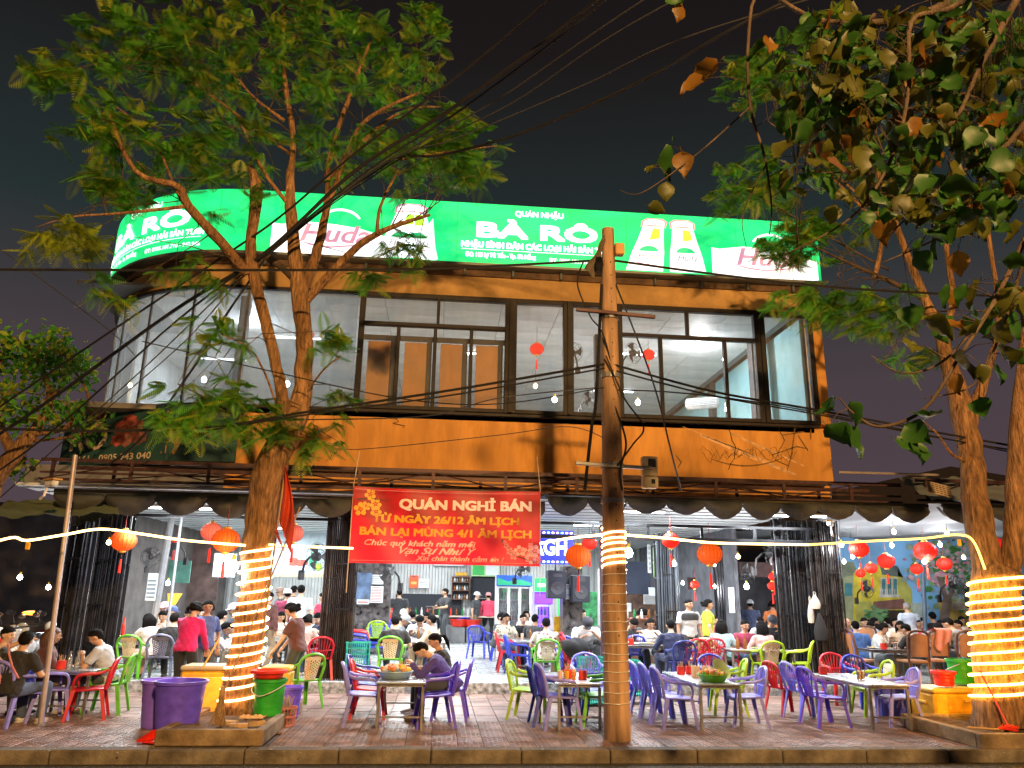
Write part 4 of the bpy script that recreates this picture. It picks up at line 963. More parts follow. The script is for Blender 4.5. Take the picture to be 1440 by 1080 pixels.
# ---------------------------------------------------------------- overhead cables
m_cab = M('cable_black', (.008, .008, .008), .9); m_cabg = M('cable_grey', (.035, .035, .04), .8)
def cable(pts, rad, label, m=m_cab, n=8, sag=0):
    P = [at(*p) for p in pts]; P = smoothpath(P, n) if len(P) > 2 else [P[0].lerp(P[1], i/16)-Vector((0, 0, sag*4*(i/16)*(1-i/16))) for i in range(17)]
    o = MB().tube(P, rad*1.45, 5).build('overhead_cable', m, None, True); tag(o, label, 'cable', 'overhead cables'); return o
cable([(1100, -260, 4), (840, 0, 7), (640, 150, 9), (500, 240, 9.9), (370, 358, 10.6), (240, 440, 11.2), (0, 610, 13), (-200, 720, 15)], .019, 'thickest black cable bundle from the upper right through the left tree to the left edge')
cable([(1120, -265, 4), (852, 0, 7), (655, 150, 9), (520, 238, 9.9), (380, 350, 10.6), (250, 450, 11.2), (30, 640, 13), (-200, 780, 15)], .011, 'black cable running just under the thickest bundle')
cable([(1000, -200, 5), (772, 0, 7.2), (640, 110, 8.6), (500, 215, 9.6), (400, 300, 10.4), (330, 350, 10.8), (150, 470, 12), (-100, 640, 14)], .012, 'uppermost long cable sloping above the left tree fork')
cable([(1300, -240, 5), (905, 0, 7.2), (700, 140, 9), (560, 220, 10), (372, 358, 10.7), (200, 520, 11.5), (0, 700, 13)], .007, 'thin cable meeting the bundle at the tree fork', m_cabg)
cable([(1500, -260, 5.5), (930, 10, 7.6), (720, 145, 9.2), (560, 225, 10.1), (372, 360, 10.7), (260, 480, 11.3), (120, 600, 12)], .006, 'thin grey cable fourth from the top on the right of the crown', m_cabg)
cable([(1500, -100, 6.5), (1000, 40, 8), (820, 120, 9.2), (640, 195, 10.1), (540, 228, 10.5), (372, 362, 10.8)], .006, 'faint thin cable under the fan of cables right of the tree', m_cabg)
cable([(1500, -190, 5), (1060, 25, 6.8), (900, 115, 8.2), (740, 185, 9.6), (620, 218, 10.4), (540, 230, 10.8), (380, 355, 10.9)], .014, 'black cable running from the foreground branches to the left tree')
cable([(-80, 379, 9.9), (300, 380, 9.9), (600, 378, 9.9), (845, 366, 9.85)], .013, 'level black cable from the left edge to the head of the utility pole')
cable([(860, 366, 9.85), (1000, 385, 9.9), (1150, 402, 10), (1300, 412, 10.1), (1500, 420, 10.3)], .013, 'black cable from the head of the utility pole over the right tree')
cable([(-60, 600, 10.6), (120, 606, 10.5), (300, 600, 10.3), (440, 578, 10.2), (640, 548, 10), (850, 512, 9.8)], .013, 'black cable crossing the upstairs windows up to the pole')
cable([(300, 604, 10.3), (440, 582, 10.2), (640, 555, 10), (850, 518, 9.8)], .009, 'second black cable hugging the one across the upstairs windows')
cable([(200, 480, 11), (372, 520, 10.6), (560, 560, 10.3), (700, 568, 10), (850, 545, 9.8)], .006, 'thin cable sagging below the upstairs window sill')
cable([(860, 512, 9.8), (1000, 550, 9.9), (1150, 577, 10), (1300, 605, 10.1), (1440, 630, 10.2)], .012, 'black cable from mid pole across the right windows to the right tree')
cable([(860, 520, 9.8), (1000, 556, 9.9), (1150, 583, 10), (1300, 612, 10.1), (1440, 636, 10.2)], .009, 'second black cable under the one across the right windows')
cable([(860, 548, 9.8), (950, 552, 9.9), (1060, 565, 10), (1200, 590, 10), (1440, 640, 10.2)], .007, 'thin slack cable in front of the right windows')
cable([(840, 545, 9.85), (700, 560, 10), (600, 585, 10.2), (430, 590, 10.6)], .006, 'thin cable from the pole to the left trunk below the sill')
cable([(858, 620, 9.85), (800, 600, 10), (700, 612, 10.4), (500, 632, 11), (450, 622, 11)], .004, 'very thin cable drooping over the orange band left of the pole')
cable([(866, 400, 9.85), (905, 500, 9.9), (925, 560, 10), (945, 640, 10.3), (958, 690, 11)], .009, 'black drop cable slanting from the pole to the eave on the right')
cable([(846, 400, 9.85), (838, 560, 9.85), (832, 600, 9.8), (822, 690, 9.8)], .016, 'thick dark service pipe cable slanting down the left of the pole')
cable([(860, 560, 9.8), (880, 620, 9.75), (872, 660, 9.7), (875, 690, 9.75)], .010, 'loose loop of cable hanging on the right side of the pole')
cable([(852, 500, 9.75), (878, 560, 9.7), (905, 600, 9.7), (890, 625, 9.7), (868, 655, 9.7)], .008, 'curling cable loop between the pole and the meter box')
cable([(820, 368, 9.85), (812, 400, 9.85), (830, 445, 9.85), (848, 470, 9.8), (866, 540, 9.8)], .008, 'dangling cable loop under the head of the pole')
cable([(0, 350, 12), (150, 462, 13), (190, 500, 13.6)], .006, 'pale grey wire sloping at the upper left corner of the building', m_cabg)
cable([(372, 365, 10.7), (320, 440, 10.9), (270, 520, 11.2), (200, 615, 12), (150, 655, 12.4)], .012, 'black cable falling steeply from the tree fork to the corner signboard')
# ---------------------------------------------------------------- chairs
PL = {}
def plastic(nm, col, **k):
    PL[nm] = M('plastic_'+nm, col, .42, 0, .16, 8, .08, 60, dirt=.22, **k); return PL[nm]
for nm, c in (('lavender', (.27, .27, .86)), ('purple', (.14, .09, .88)), ('blue', (.025, .045, .42)), ('royal', (.05, .07, .60)), ('red', (.55, .012, .03)), ('green', (.13, .50, .03)), ('lime', (.38, .62, .02)), ('palegreen', (.45, .66, .32)), ('greyblue', (.15, .17, .26)), ('navy', (.02, .03, .20)), ('cream', (.72, .66, .42)), ('yellow', (.78, .42, .02)), ('white', (.72, .72, .72)), ('teal', (.02, .42, .33)), ('bluecooler', (.03, .04, .42)), ('greenb', (.03, .45, .04)), ('redb', (.75, .03, .015)), ('pinkb', (.60, .22, .22))): plastic(nm, c)
CHM = {}
def chair_meshes():
    b = MB(); vs = []
    n = 20
    prof = []
    for i in range(n):
        a = 2*math.pi*i/n; c_, s_ = math.cos(a), math.sin(a); f = (abs(c_)**5+abs(s_)**5)**(-1/5.0); prof.append((c_*f*.215, s_*f*.205))
    for (k, z) in ((.94, -.022), (1.0, -.012), (1.0, .004), (.95, .010), (.75, .0), (.4, -.006)): vs += [(x_*k, y_*k, .405+z+.012*(y_/.2)) for x_, y_ in prof]
    fs = [(r_*n+i, r_*n+(i+1) % n, (r_+1)*n+(i+1) % n, (r_+1)*n+i) for r_ in range(5) for i in range(n)]; fs += [tuple(range(n))[::-1], tuple(range(5*n, 6*n))]
    b.add(vs, fs); b.box((0, -.2, .375), (.34, .012, .04)); CHM['seat'] = b.mesh('seat')
    def leg(sx, sy):
        b = MB(); p0, p1 = Vector((.185*sx, .165*sy, .40)), Vector((.225*sx, .215*sy+(.03 if sy > 0 else -.01), 0))
        for (w, d, o) in ((.05, .012, (0, .02*sy)), (.012, .045, (.02*sx, 0))):
            vs = []
            for t in (0, .5, 1):
                c = p0.lerp(p1, t)+Vector((o[0], o[1], 0)); k = 1-.35*t
                vs += [(c.x-w/2*k, c.y-d/2*k, c.z), (c.x+w/2*k, c.y-d/2*k, c.z), (c.x+w/2*k, c.y+d/2*k, c.z), (c.x-w/2*k, c.y+d/2*k, c.z)]
            b.add(vs, [(q*4+i, q*4+(i+1) % 4, q*4+4+(i+1) % 4, q*4+4+i) for q in range(2) for i in range(4)]+[(3, 2, 1, 0), (8, 9, 10, 11)])
        return b.mesh('leg')
    CHM['legs'] = [leg(a, c) for a in (-1, 1) for c in (-1, 1)]
    def arm(s):
        P = smoothpath([Vector(p) for p in ((.19*s, -.17, .40), (.235*s, -.175, .50), (.25*s, -.13, .595), (.255*s, 0, .615), (.245*s, .12, .625), (.205*s, .215, .66))], 3)
        return MB().tube(P, [.015]*3+[.017]*3+[.022]*7+[.02]*3, 7).mesh('armrest')
    CHM['arms'] = [arm(-1), arm(1)]
    def bk(t): return Vector((0, .195+.07*t+.015*t*t, .40+.40*t))
    P = smoothpath([Vector((x_, bk(t).y+.03-abs(x_)*.12, bk(t).z)) for x_, t in ((-.18, 0), (-.205, .35), (-.215, .62), (-.17, .88), (-.08, .99), (0, 1.02), (.08, .99), (.17, .88), (.215, .62), (.205, .35), (.18, 0))], 3)
    CHM['frame'] = MB().tube(P, .021, 8).mesh('back_frame')
    b = MB()
    for k in range(7):
        u = (k-3)/3.0; xb, xt = u*.075, u*.165; L = []
        for i in range(5):
            t = i/4; x_ = xb+(xt-xb)*t; zt = t*(.97-.13*u*u); p = bk(zt); L.append((x_, p.y+.02-abs(x_)*.12+.012*math.sin(t*3), p.z))
        b.tube(L, [.013]*5, 5, flat=.6)
    b.tube([(-.20, bk(.42).y, bk(.42).z), (0, bk(.42).y+.025, bk(.42).z-.015), (.20, bk(.42).y, bk(.42).z)], .012, 6)
    CHM['slats'] = b.mesh('back_panel')
    b = MB(); N, K = 15, 18; r = random.Random(4)
    gp = {}
    def P2(i, j):
        t = .06+.86*j/K; wd = .085+.065*t-.03*max(0, t-.75); u = -1+2*i/N; x_ = u*wd; p = bk(t); return (x_, p.y+.03-abs(x_)*.12, p.z)
    for i in range(N+1):
        for j in range(K+1): gp[i, j] = len(b.v); b.v.append(P2(i, j))
    for i in range(N):
        for j in range(K):
            if 1 <= i < N-1 and 1 <= j < K-3 and (i % 2 == 1) and ((j+i//2) % 2 == 0): continue
            b.f.append((gp[i, j], gp[i+1, j], gp[i+1, j+1], gp[i, j+1])); b.m.append(0)
    CHM['panel'] = b.mesh('back_panel')
chair_meshes()
CP = {}
def chair_proto(kind):
    if kind in CP: return CP[kind]
    col, style, pcol = {'lavender': ('lavender', 's', None), 'purple': ('purple', 's', None), 'blue': ('blue', 's', None), 'royal': ('royal', 's', None), 'red': ('red', 's', None), 'green': ('green', 'p', 'cream'), 'lime': ('lime', 'p', 'lime'), 'limec': ('lime', 'p', 'cream'), 'greyblue': ('greyblue', 'p', 'greyblue'), 'navy': ('navy', 'p', 'navy'), 'palegreen': ('palegreen', 'p', 'palegreen'), 'limegreen': ('green', 'p', 'green')}[kind]
    m = PL[col]; out = []
    def mk(me, nm, mt):
        q = me.copy(); q.materials.clear(); q.materials.append(mt); q.shade_smooth()
        try: q.set_sharp_from_angle(angle=R(45))
        except Exception: pass
        out.append((nm, q))
    mk(CHM['seat'], 'seat', m)
    for l in CHM['legs']: mk(l, 'leg', m)
    for a in CHM['arms']: mk(a, 'armrest', m)
    mk(CHM['frame'], 'back_frame', m)
    mk(CHM['slats' if style == 's' else 'panel'], 'back_panel', PL[pcol] if pcol else m)
    CP[kind] = out; return out
def chair(kind, x, y, z, rz, label, group='plastic armchairs', tilt=0):
    o = empty('plastic_armchair', (x, y, z), R(rz), label, 'chair', group)
    if tilt: o.rotation_euler = (R(tilt), 0, R(rz))
    for nm, me in chair_proto(kind): link(bpy.data.objects.new(nm, me), o)
    s = rnd.uniform(.97, 1.03); o.scale = (s, s, s*.95); return o
# (kind, px, Y, floor, rz, label)
G, F_ = 0, FZ
CH = [
 ('lavender', 26, 10.9, G, 150, 'lavender plastic armchair under the black shirted diner at the left edge'),
 ('lavender', 68, 11.3, G, 125, 'lavender plastic armchair beside the grey pipe, second from the left edge'),
 ('red', 126, 11.4, G, -75, 'red plastic armchair at the small steel table on the left'),
 ('limegreen', 152, 11.9, G, -85, 'green plastic armchair under the man in the grey shirt at the left table'),
 ('green', 186, 14.75, F_, 175, 'green plastic armchair with cream panel under the woman in pale pink on the raised floor'),
 ('greyblue', 226, 14.7, F_, 185, 'grey blue plastic chair under the diner in the black jacket'),
 ('green', 424, 12.5, G, -140, 'green armchair with cream back panel behind the green bucket'),
 ('red', 449, 14.9, F_, 190, 'red plastic armchair seen behind the brown shirted woman'),
 ('lavender', 512, 10.95, G, 95, 'lavender armchair at the left of the fruit basin table'),
 ('red', 521, 11.6, G, 90, 'red armchair behind the lavender one at the fruit basin table'),
 ('blue', 516, 12.2, G, 88, 'dark blue armchair farthest back at the left of the fruit basin table'),
 ('purple', 611, 10.85, G, -82, 'glossy purple armchair at the right front of the fruit basin table'),
 ('purple', 633, 11.45, G, -95, 'purple armchair under the ponytailed woman beside the fruit basin table'),
 ('green', 548, 14.75, F_, 180, 'green armchair with cream pierced panel under the big man in black'),
 ('royal', 673, 20.3, F_, 160, 'bright blue armchair standing alone in the tiled aisle'),
 ('royal', 703, 19.6, F_, -90, 'bright blue armchair at the far table beside the aisle'),
 ('royal', 722, 18.0, F_, 90, 'blue armchair left of the patterned blouse woman'),
 ('red', 716, 16.8, F_, 90, 'red armchair beside the aisle left of the floral shirt diner'),
 ('blue', 729, 16.2, F_, 95, 'dark blue armchair beside the aisle in front of the red one'),
 ('royal', 652, 27.2, F_, 180, 'distant blue armchair at the kitchen counter'),
 ('lime', 743, 11.5, G, 70, 'lime green armchair at the left end of the second front table'),
 ('blue', 772, 11.0, G, 92, 'dark blue armchair at the left side of the second front table'),
 ('lavender', 786, 10.75, G, 98, 'lavender armchair with its back to the lime one at the second table'),
 ('green', 768, 14.6, F_, 178, 'green armchair with cream pierced panel under the floral shirt diner'),
 ('limegreen', 838, 10.95, G, -88, 'green armchair half hidden by the utility pole at the second table'),
 ('blue', 842, 11.6, G, -92, 'blue armchair behind the green one close to the utility pole'),
 ('lavender', 828, 12.6, G, 0, 'lavender armchair at the far end of the second front table'),
 ('royal', 800, 15.6, F_, 10, 'bright blue armchair standing behind the black jacket pile'),
 ('lavender', 949, 10.8, G, 92, 'lavender armchair nearest the kerb at the left of the third table'),
 ('lavender', 931, 11.3, G, 90, 'lavender armchair second in the row at the third table'),
 ('lavender', 915, 11.8, G, 92, 'lavender armchair third in the row at the third table'),
 ('purple', 900, 12.35, G, 88, 'purple armchair last in the row at the third table'),
 ('lavender', 1047, 10.95, G, -95, 'lavender armchair alone on the right side of the third table'),
 ('blue', 1008, 12.9, G, 0, 'dark blue armchair at the far end of the third table'),
 ('lime', 1022, 12.0, G, -100, 'lime armchair behind the green basin at the third table'),
 ('navy', 958, 14.7, F_, 180, 'navy armchair under the diner in the navy jacket'),
 ('palegreen', 986, 15.3, F_, 180, 'pale green armchair right of the navy jacket diner'),
 ('red', 978, 15.2, F_, 175, 'red armchair in front of the standing two tone shirt man'),
 ('red', 998, 15.25, F_, 185, 'red armchair in front of the yellow green shirt woman'),
 ('red', 1020, 15.4, F_, 100, 'red armchair under the light blue blouse woman'),
 ('limec', 1080, 14.5, F_, 182, 'lime armchair with cream panel under the woman in pink'),
 ('lime', 1122, 14.6, F_, -120, 'lime armchair turned sideways beside the folded gates'),
 ('red', 1106, 12.0, G, 100, 'red armchair at the far left of the fourth table'),
 ('lavender', 1134, 11.5, G, 95, 'pale lavender armchair in the middle left of the fourth table'),
 ('purple', 1158, 10.95, G, 97, 'purple armchair nearest the kerb at the left of the fourth table'),
 ('red', 1183, 13.2, G, 0, 'red armchair at the far end of the fourth table'),
 ('blue', 1216, 12.8, G, 5, 'blue armchair beside the red one at the far end of the fourth table'),
 ('limec', 1226, 11.9, G, -95, 'lime armchair with pierced cream panel at the right of the fourth table'),
 ('lavender', 1262, 11.0, G, -97, 'lavender armchair nearest the coolers at the fourth table'),
 ('royal', 890, 16.6, F_, 180, 'blue armchair behind the white blouse woman'),
 ('red', 905, 20.0, F_, 170, 'red armchair far back under the cashier counter'),
 ('royal', 745, 21.5, F_, -90, 'blue armchair far back in front of the glass fridge'),
]
for (k, px, Y, fl_, rz, lab) in CH: chair(k, gx(px, Y, .35), Y, fl_, rz, lab)
# stacks
def stack(k, px, Y, n, labf, rz=180):
    x = gx(px, Y, .5)
    for i in range(n): chair(k, x, Y+i*.008, FZ+i*.085, rz, labf[i], 'stacked armchairs')
stack('blue', 503, 15.3, 3, ['lowest blue chair of the stack beside the folded gate', 'middle blue chair of the stack beside the folded gate', 'upper blue chair of the stack beside the folded gate'], 95)
chair('red', gx(503, 15.3, .5), 15.33, FZ+.255, 95, 'red chair topping the stack beside the folded gate', 'stacked armchairs')
stack('royal', 530, 18.5, 2, ['lower blue chair of the stack under the lime chair', 'upper blue chair of the stack under the lime chair'], 0)
chair('lime', gx(530, 18.5, .5), 18.5, FZ+.17, 180, 'lime chair topping the blue stack behind the big man in black', 'stacked armchairs')
stack('red', 812, 14.9, 2, ['lower red chair under the dark jackets by the pole', 'upper red chair under the dark jackets by the pole'], 90)
# wooden chairs on the right
m_wood = M('chair_wood', (.16, .06, .03), .4, 0, .3, 6, .1, 30); m_wpad = M('chair_tan', (.48, .22, .10), .5, 0, .15, 5, .1, 30)
def wood_chair(px, Y, rz, label):
    o = empty('wooden_chair', (gx(px, Y, .4), Y, FZ), R(rz), label, 'chair', 'brown chairs in the right hand room')
    MB().cbox((0, 0, .43), (.42, .42, .05), .015).build('seat', m_wpad, o)
    for a in (-1, 1):
        MB().tube([(.18*a, -.18, .41), (.19*a, -.19, 0)], [.02, .014], 8).build('leg', m_wood, o); MB().tube([(.18*a, .19, .41), (.19*a, .24, 0)], [.02, .014], 8).build('leg', m_wood, o)
    P = smoothpath([Vector(p) for p in ((-.19, .19, .42), (-.205, .23, .70), (-.19, .27, .92), (-.10, .285, .98), (0, .29, .99), (.10, .285, .98), (.19, .27, .92), (.205, .23, .70), (.19, .19, .42))], 3)
    MB().tube(P, .024, 8).build('back_frame', m_wood, o, True)
    MB().sheet(lambda u, v: (-.165+.33*u, .225+.055*v+.01*math.sin(math.pi*u), .52+.42*v*(1-.10*(2*u-1)**2)), 8, 6).sheet(lambda u, v: (.165-.33*u, .245+.055*v+.01*math.sin(math.pi*u), .52+.42*v*(1-.10*(2*u-1)**2)), 8, 6).build('back_panel', m_wpad, o, True)
    return o
wood_chair(1285, 14.8, 180, 'brown chair with tan back under the man in the black tee, right hand room')
wood_chair(1313, 15.1, 180, 'brown chair with a pink jacket over its back in the right hand room')
wood_chair(1357, 15.0, 172, 'brown chair under the man in the grey tee near the glowing trunk')
wood_chair(1208, 14.9, 105, 'brown chair turned sideways right beside the wide folded gate')
wood_chair(1222, 17.2, 150, 'brown chair further back behind the woman in the white top')
wood_chair(1425, 15.0, 180, 'brown chair seen to the right of the glowing trunk')
b = MB().sheet(lambda u, v: (-.16+.32*u+.03*math.sin(v*5), .06+.012*math.sin(u*12)-(.13 if v > .3 else .13*v/.3), 0.02+.04*math.sin(math.pi*min(1, v/.3))-.42*max(0, v-.3)*(1+.3*math.sin(u*5))), 12, 14)
o = b.build('pink_jacket', M('coral_cloth', (.75, .28, .20), .85, 0, .1, 5, .2, 25), None, 'all', loc=(gx(1310, 15.1, .9), 15.28-.47+.0, FZ+.98)); o.location.y = 14.78; tag(o, 'coral pink jacket draped over the back of a brown chair', 'jacket')
# ---------------------------------------------------------------- tables
m_steel = M('table_steel', (.55, .56, .58), .28, .75, .10, 3, .04, 30); m_tl = M('table_leg', (.28, .27, .26), .4, .7, .2, 8); m_dark = M('table_dark', (.05, .04, .04), .35, 0, .3, 5)
def table(px, Y0, Y1, w, z, h, label, rz=0, m=m_steel, low=True):
    xc = gx(px, (Y0+Y1)/2, .3); t = empty('folding_table', (xc, (Y0+Y1)/2, z), R(rz), label, 'table', 'steel topped tables'); L = Y1-Y0
    MB().cbox((0, 0, h-.012), (w, L, .024), .006).build('table_top', m, t)
    MB().box((0, 0, h-.04), (w-.06, L-.06, .028)).build('apron', m_tl, t)
    for a in (-1, 1):
        for c in (-1, 1): MB().cbox((a*(w/2-.035), c*(L/2-.04), (h-.055)/2), (.036, .036, h-.055), .004).build('leg', m_tl, t)
    if low:
        for c in (-1, 1): MB().box((0, c*(L/2-.04), .16), (w-.106, .02, .02)).build('stretcher', m_tl, t)
    return xc, (Y0+Y1)/2, z+h
TH = .57
T1 = table(566, 10.45, 11.85, .62, 0, TH, 'steel table with the blue basin of fruit in front of the banner'); T2 = table(802, 10.5, 12.0, .60, 0, TH, 'steel table left of the utility pole with red napkin holders')
T3 = table(985, 10.5, 12.2, .60, 0, TH, 'steel table right of the utility pole with the green basin'); T4 = table(1208, 10.55, 12.2, .60, 0, TH, 'steel table with two orange drinks nearest the coolers')
T5 = table(98, 11.3, 12.0, .75, 0, .60, 'small steel table between the two diners at the far left')
T6 = table(600, 15.9, 17.6, .75, FZ, .62, 'steel table inside in front of the big man in black')
T7 = table(745, 16.3, 17.9, .8, FZ, .62, 'steel table inside at the floral shirt diner')
T8 = table(905, 15.4, 16.3, 1.2, FZ, .62, 'dark table inside right of the utility pole', m=m_dark)
T9 = table(1050, 14.55, 15.0, .7, FZ, .62, 'small steel table in front of the maroon tee man'); T10 = table(990, 17.7, 18.3, .9, FZ, .62, 'steel table behind the red chairs')
T11 = table(1246, 14.9, 15.5, .85, FZ, .62, 'dark table in the right hand room in front of the woman in white', m=m_dark); T12 = table(1325, 16.2, 17.2, 1.1, FZ, .62, 'dark table between the grey shirted diners in the right hand room', m=m_dark)
T13 = table(1250, 18.2, 19.4, 1.3, FZ, .62, 'dark table far back in the right hand room', m=m_dark); T14 = table(232, 16.0, 16.9, 1.1, FZ, .62, 'steel table in front of the black jacket diner on the left')
T15 = table(325, 15.4, 16.4, .9, FZ, .62, 'steel table behind the left light wrapped trunk'); T16 = table(437, 15.8, 16.8, .8, FZ, .62, 'steel table behind the brown shirted woman')
T17 = table(1072, 17.0, 17.8, .9, FZ, .62, 'steel table left of the folded gates at the back'); T18 = table(720, 19.2, 20.8, .8, FZ, .62, 'steel table far back by the glass fridges')
T19 = table(1330, 19.2, 20.2, 1.2, FZ, .62, 'dark table under the mural at the right')
table(1100, 14.45, 14.95, .4, FZ, .62, 'narrow side table next to the sideways lime chair')
# things on tables
m_cup = M('cup_beige', (.72, .50, .34), .4); m_glassw = glass('glass_clear', haze=.10); m_oj = M('orange_drink', (.85, .38, .04), .3); m_food = [M('food_yellow', (.90, .62, .08), .6, 0, .15, 30), M('food_orange', (.75, .25, .05), .6, 0, .3, 30), M('food_green', (.12, .30, .04), .6, 0, .3, 30), M('food_white', (.75, .7, .6), .6, 0, .2, 30)]
def item(name, b, m, loc, label, cat, group=None, smooth=True):
    o = b.build(name, m, None, smooth, loc=loc, rot=(0, 0, rnd.uniform(0, 6))); tag(o, label, cat, group); return o
def napkin(x, y, z, label):
    t = empty('napkin_holder', (x, y, z), rnd.uniform(-.5, .5), label, 'napkin holder')
    MB().lathe([(.055, 0), (.062, .005), (.058, .11), (.05, .112), (.045, .04), (.0, .04)], 14, sx=1, sy=.8).build('holder', PL['redb'], t, True)
    b = MB(); r = random.Random(int(x*100))
    for k in range(7): b.tube([(r.uniform(-.02, .02), r.uniform(-.02, .02), .05), (r.uniform(-.05, .05), r.uniform(-.03, .03), .17+r.uniform(0, .02))], .0035, 4)
    b.build('chopsticks', M('chop', (.5, .32, .15), .6), t)
def cup(x, y, z, label, m=m_cup, h=.12, grp='cups on the tables'):
    item('cup', MB().lathe([(.026, 0), (.030, .003), (.036, h), (.033, h), (.027, .008), (0, .008)], 12), m, (x, y, z), label, 'cup', grp)
def drink(x, y, z, label):
    t = empty('drink_glass', (x, y, z), 0, label, 'drink'); MB().lathe([(.030, 0), (.036, .14), (.034, .14), (.029, .006), (0, .006)], 14).build('glass', m_glassw, t, True); MB().lathe([(.027, .008), (.032, .115), (0, .115)], 14).build('liquid', m_oj, t, True)
def basin(x, y, z, m, rr, label, mats, n=26, mound=.07):
    t = empty('basin', (x, y, z), 0, label, 'basin'); MB().lathe([(rr*.72, 0), (rr*.78, .005), (rr, .085), (rr*1.07, .09), (rr*1.06, .10), (rr*.97, .095), (rr*.74, .015), (0, .012)], 26).build('bowl', m, t, True)
    r = random.Random(n)
    for k in range(n):
        a, d = r.uniform(0, 6.28), rr*.8*math.sqrt(r.random()); s = r.uniform(.028, .045)
        bb_ = MB().ell((0, 0, 0), (s, s*.85, s*.8), 8); bb_.v = [(x_*(1+r.uniform(-.15, .15)), y_*(1+r.uniform(-.15, .15)), z_*(1+r.uniform(-.15, .15))) for x_, y_, z_ in bb_.v]
        o = bb_.build('fruit', r.choice(mats), t, True, loc=(d*math.cos(a), d*math.sin(a), .085+mound*(1-(d/rr)**2)), rot=(r.uniform(0, 3), r.uniform(0, 3), 0))
basin(T1[0]-.11, 10.95, T1[2], M('basin_blue', (.34, .55, .78), .35), .23, 'light blue basin heaped with yellow fruit and snacks on the front table', [m_food[0], m_food[0], m_food[3], m_food[1]], 42, .07)
basin(T3[0]+.02, 10.85, T3[2], PL['green'], .20, 'green basin heaped with yellow and pink vegetables on the third table', [m_food[0], m_food[1], m_food[2]], 30, .05)
item('sieve_lid', MB().lathe([(0, 0), (.10, .015), (.15, .05), (.155, .05), (.10, .005), (0, -.01)], 20), PL['palegreen'], (T3[0]+.17, 11.0, T3[2]+.13), 'pale patterned bowl leaning on the green basin', 'bowl').rotation_euler = (R(55), R(20), .3)
napkin(T1[0]-.02, 11.4, T1[2], 'red holder of chopsticks behind the fruit basin')
for (x_, y_, l) in ((-.05, 11.15, 'red napkin holder at the left on the table beside the pole'), (.13, 11.0, 'red napkin holder at the right on the table beside the pole')): napkin(T2[0]+x_, y_, T2[2], l)
for (x_, y_, l) in ((-.13, 11.8, 'left red napkin holder at the back of the third table'), (.02, 11.85, 'right red napkin holder at the back of the third table')): napkin(T3[0]+x_, y_, T3[2], l)
napkin(T4[0]-.2, 12.0, T4[2], 'red napkin holder at the back of the fourth table'); napkin(T6[0]-.05, 16.1, T6[2], 'red napkin holder on the table inside the hall'); napkin(T8[0]-.3, 15.6, T8[2], 'dark red napkin holder on the dark table inside'); napkin(T11[0]-.05, 15.1, T11[2], 'red napkin holder in front of the woman in the white top')
napkin(T5[0]-.1, 11.5, T5[2], 'orange red holder on the small left table')
for k, (x_, y_) in enumerate(((.12, 11.5), (.16, 11.35), (.06, 11.65), (.2, 11.15))): cup(T1[0]+x_, y_, T1[2], ['beige cup nearest the fruit basin', 'beige cup at the right edge of the fruit table', 'beige cup behind the others on the fruit table', 'amber sauce cup beside the purple shirt diner'][k])
for k, (x_, y_) in enumerate(((-.18, 11.0), (-.1, 10.95), (-.02, 10.85), (.05, 11.25))): cup(T2[0]+x_, y_, T2[2], ['pale cup at the left edge of the second table', 'yellow jar on the second table', 'orange condiment jar at the front of the second table', 'beige cup between the red napkin holders'][k], m=[m_cup, PL['yellow'], m_food[1], m_cup][k], h=.11)
for k, (x_, y_) in enumerate(((.0, 11.4), (.07, 11.35), (-.03, 11.5), (.12, 11.5), (-.08, 11.35), (.18, 11.45), (.14, 11.2), (.22, 11.3))): cup(T3[0]+x_, y_, T3[2], ['tall beige cup, first in the cluster on the third table', 'tall beige cup, second in the cluster on the third table', 'tall beige cup, third in the cluster on the third table', 'tall beige cup, fourth in the cluster on the third table', 'tall beige cup at the left of the cluster', 'tall beige cup at the right of the cluster', 'tall beige cup just behind the green basin', 'tall beige cup at the right table edge'][k], h=.15)
for k, (x_, y_) in enumerate(((-.06, 11.2), (.02, 11.25))): drink(T4[0]+x_, y_, T4[2], ['orange drink in a glass, left of the pair on the fourth table', 'orange drink in a glass, right of the pair on the fourth table'][k])
m_bot = M('bottle_green', (.03, .20, .06), .15); m_botw = glass('bottle_clear', (.9, .95, .92), .2); m_bota = M('bottle_amber', (.22, .08, .02), .15)
def bottle3(x, y, z, m, label, h=.24, grp='bottles on the tables'): item('bottle', MB().lathe([(.030, 0), (.034, .01), (.034, h*.55), (.026, h*.68), (.013, h*.78), (.013, h*.97), (.016, h*.98), (.016, h), (0, h)], 12), m, (x, y, z), label, 'bottle', grp)
bottle3(T5[0]+.02, 11.45, T5[2], m_botw, 'clear bottle, left of the pair on the small left table'); bottle3(T5[0]+.10, 11.5, T5[2], m_botw, 'clear bottle, right of the pair on the small left table')
r = random.Random(8)
TB = [(T6, 'the steel table before the big man in black'), (T7, 'the floral shirt diner table'), (T8, 'the dark table inside right of the pole'), (T9, 'the maroon tee man table'), (T10, 'the table behind the red chairs'), (T11, 'the woman in white table'), (T12, 'the table between the grey shirted diners'), (T13, 'the far right hand table'), (T14, 'the black jacket diner table'), (T15, 'the table behind the left trunk'), (T16, 'the table behind the brown shirted woman'), (T17, 'the table left of the folded gates'), (T18, 'the far table by the fridges'), (T5, 'the small far left table')]
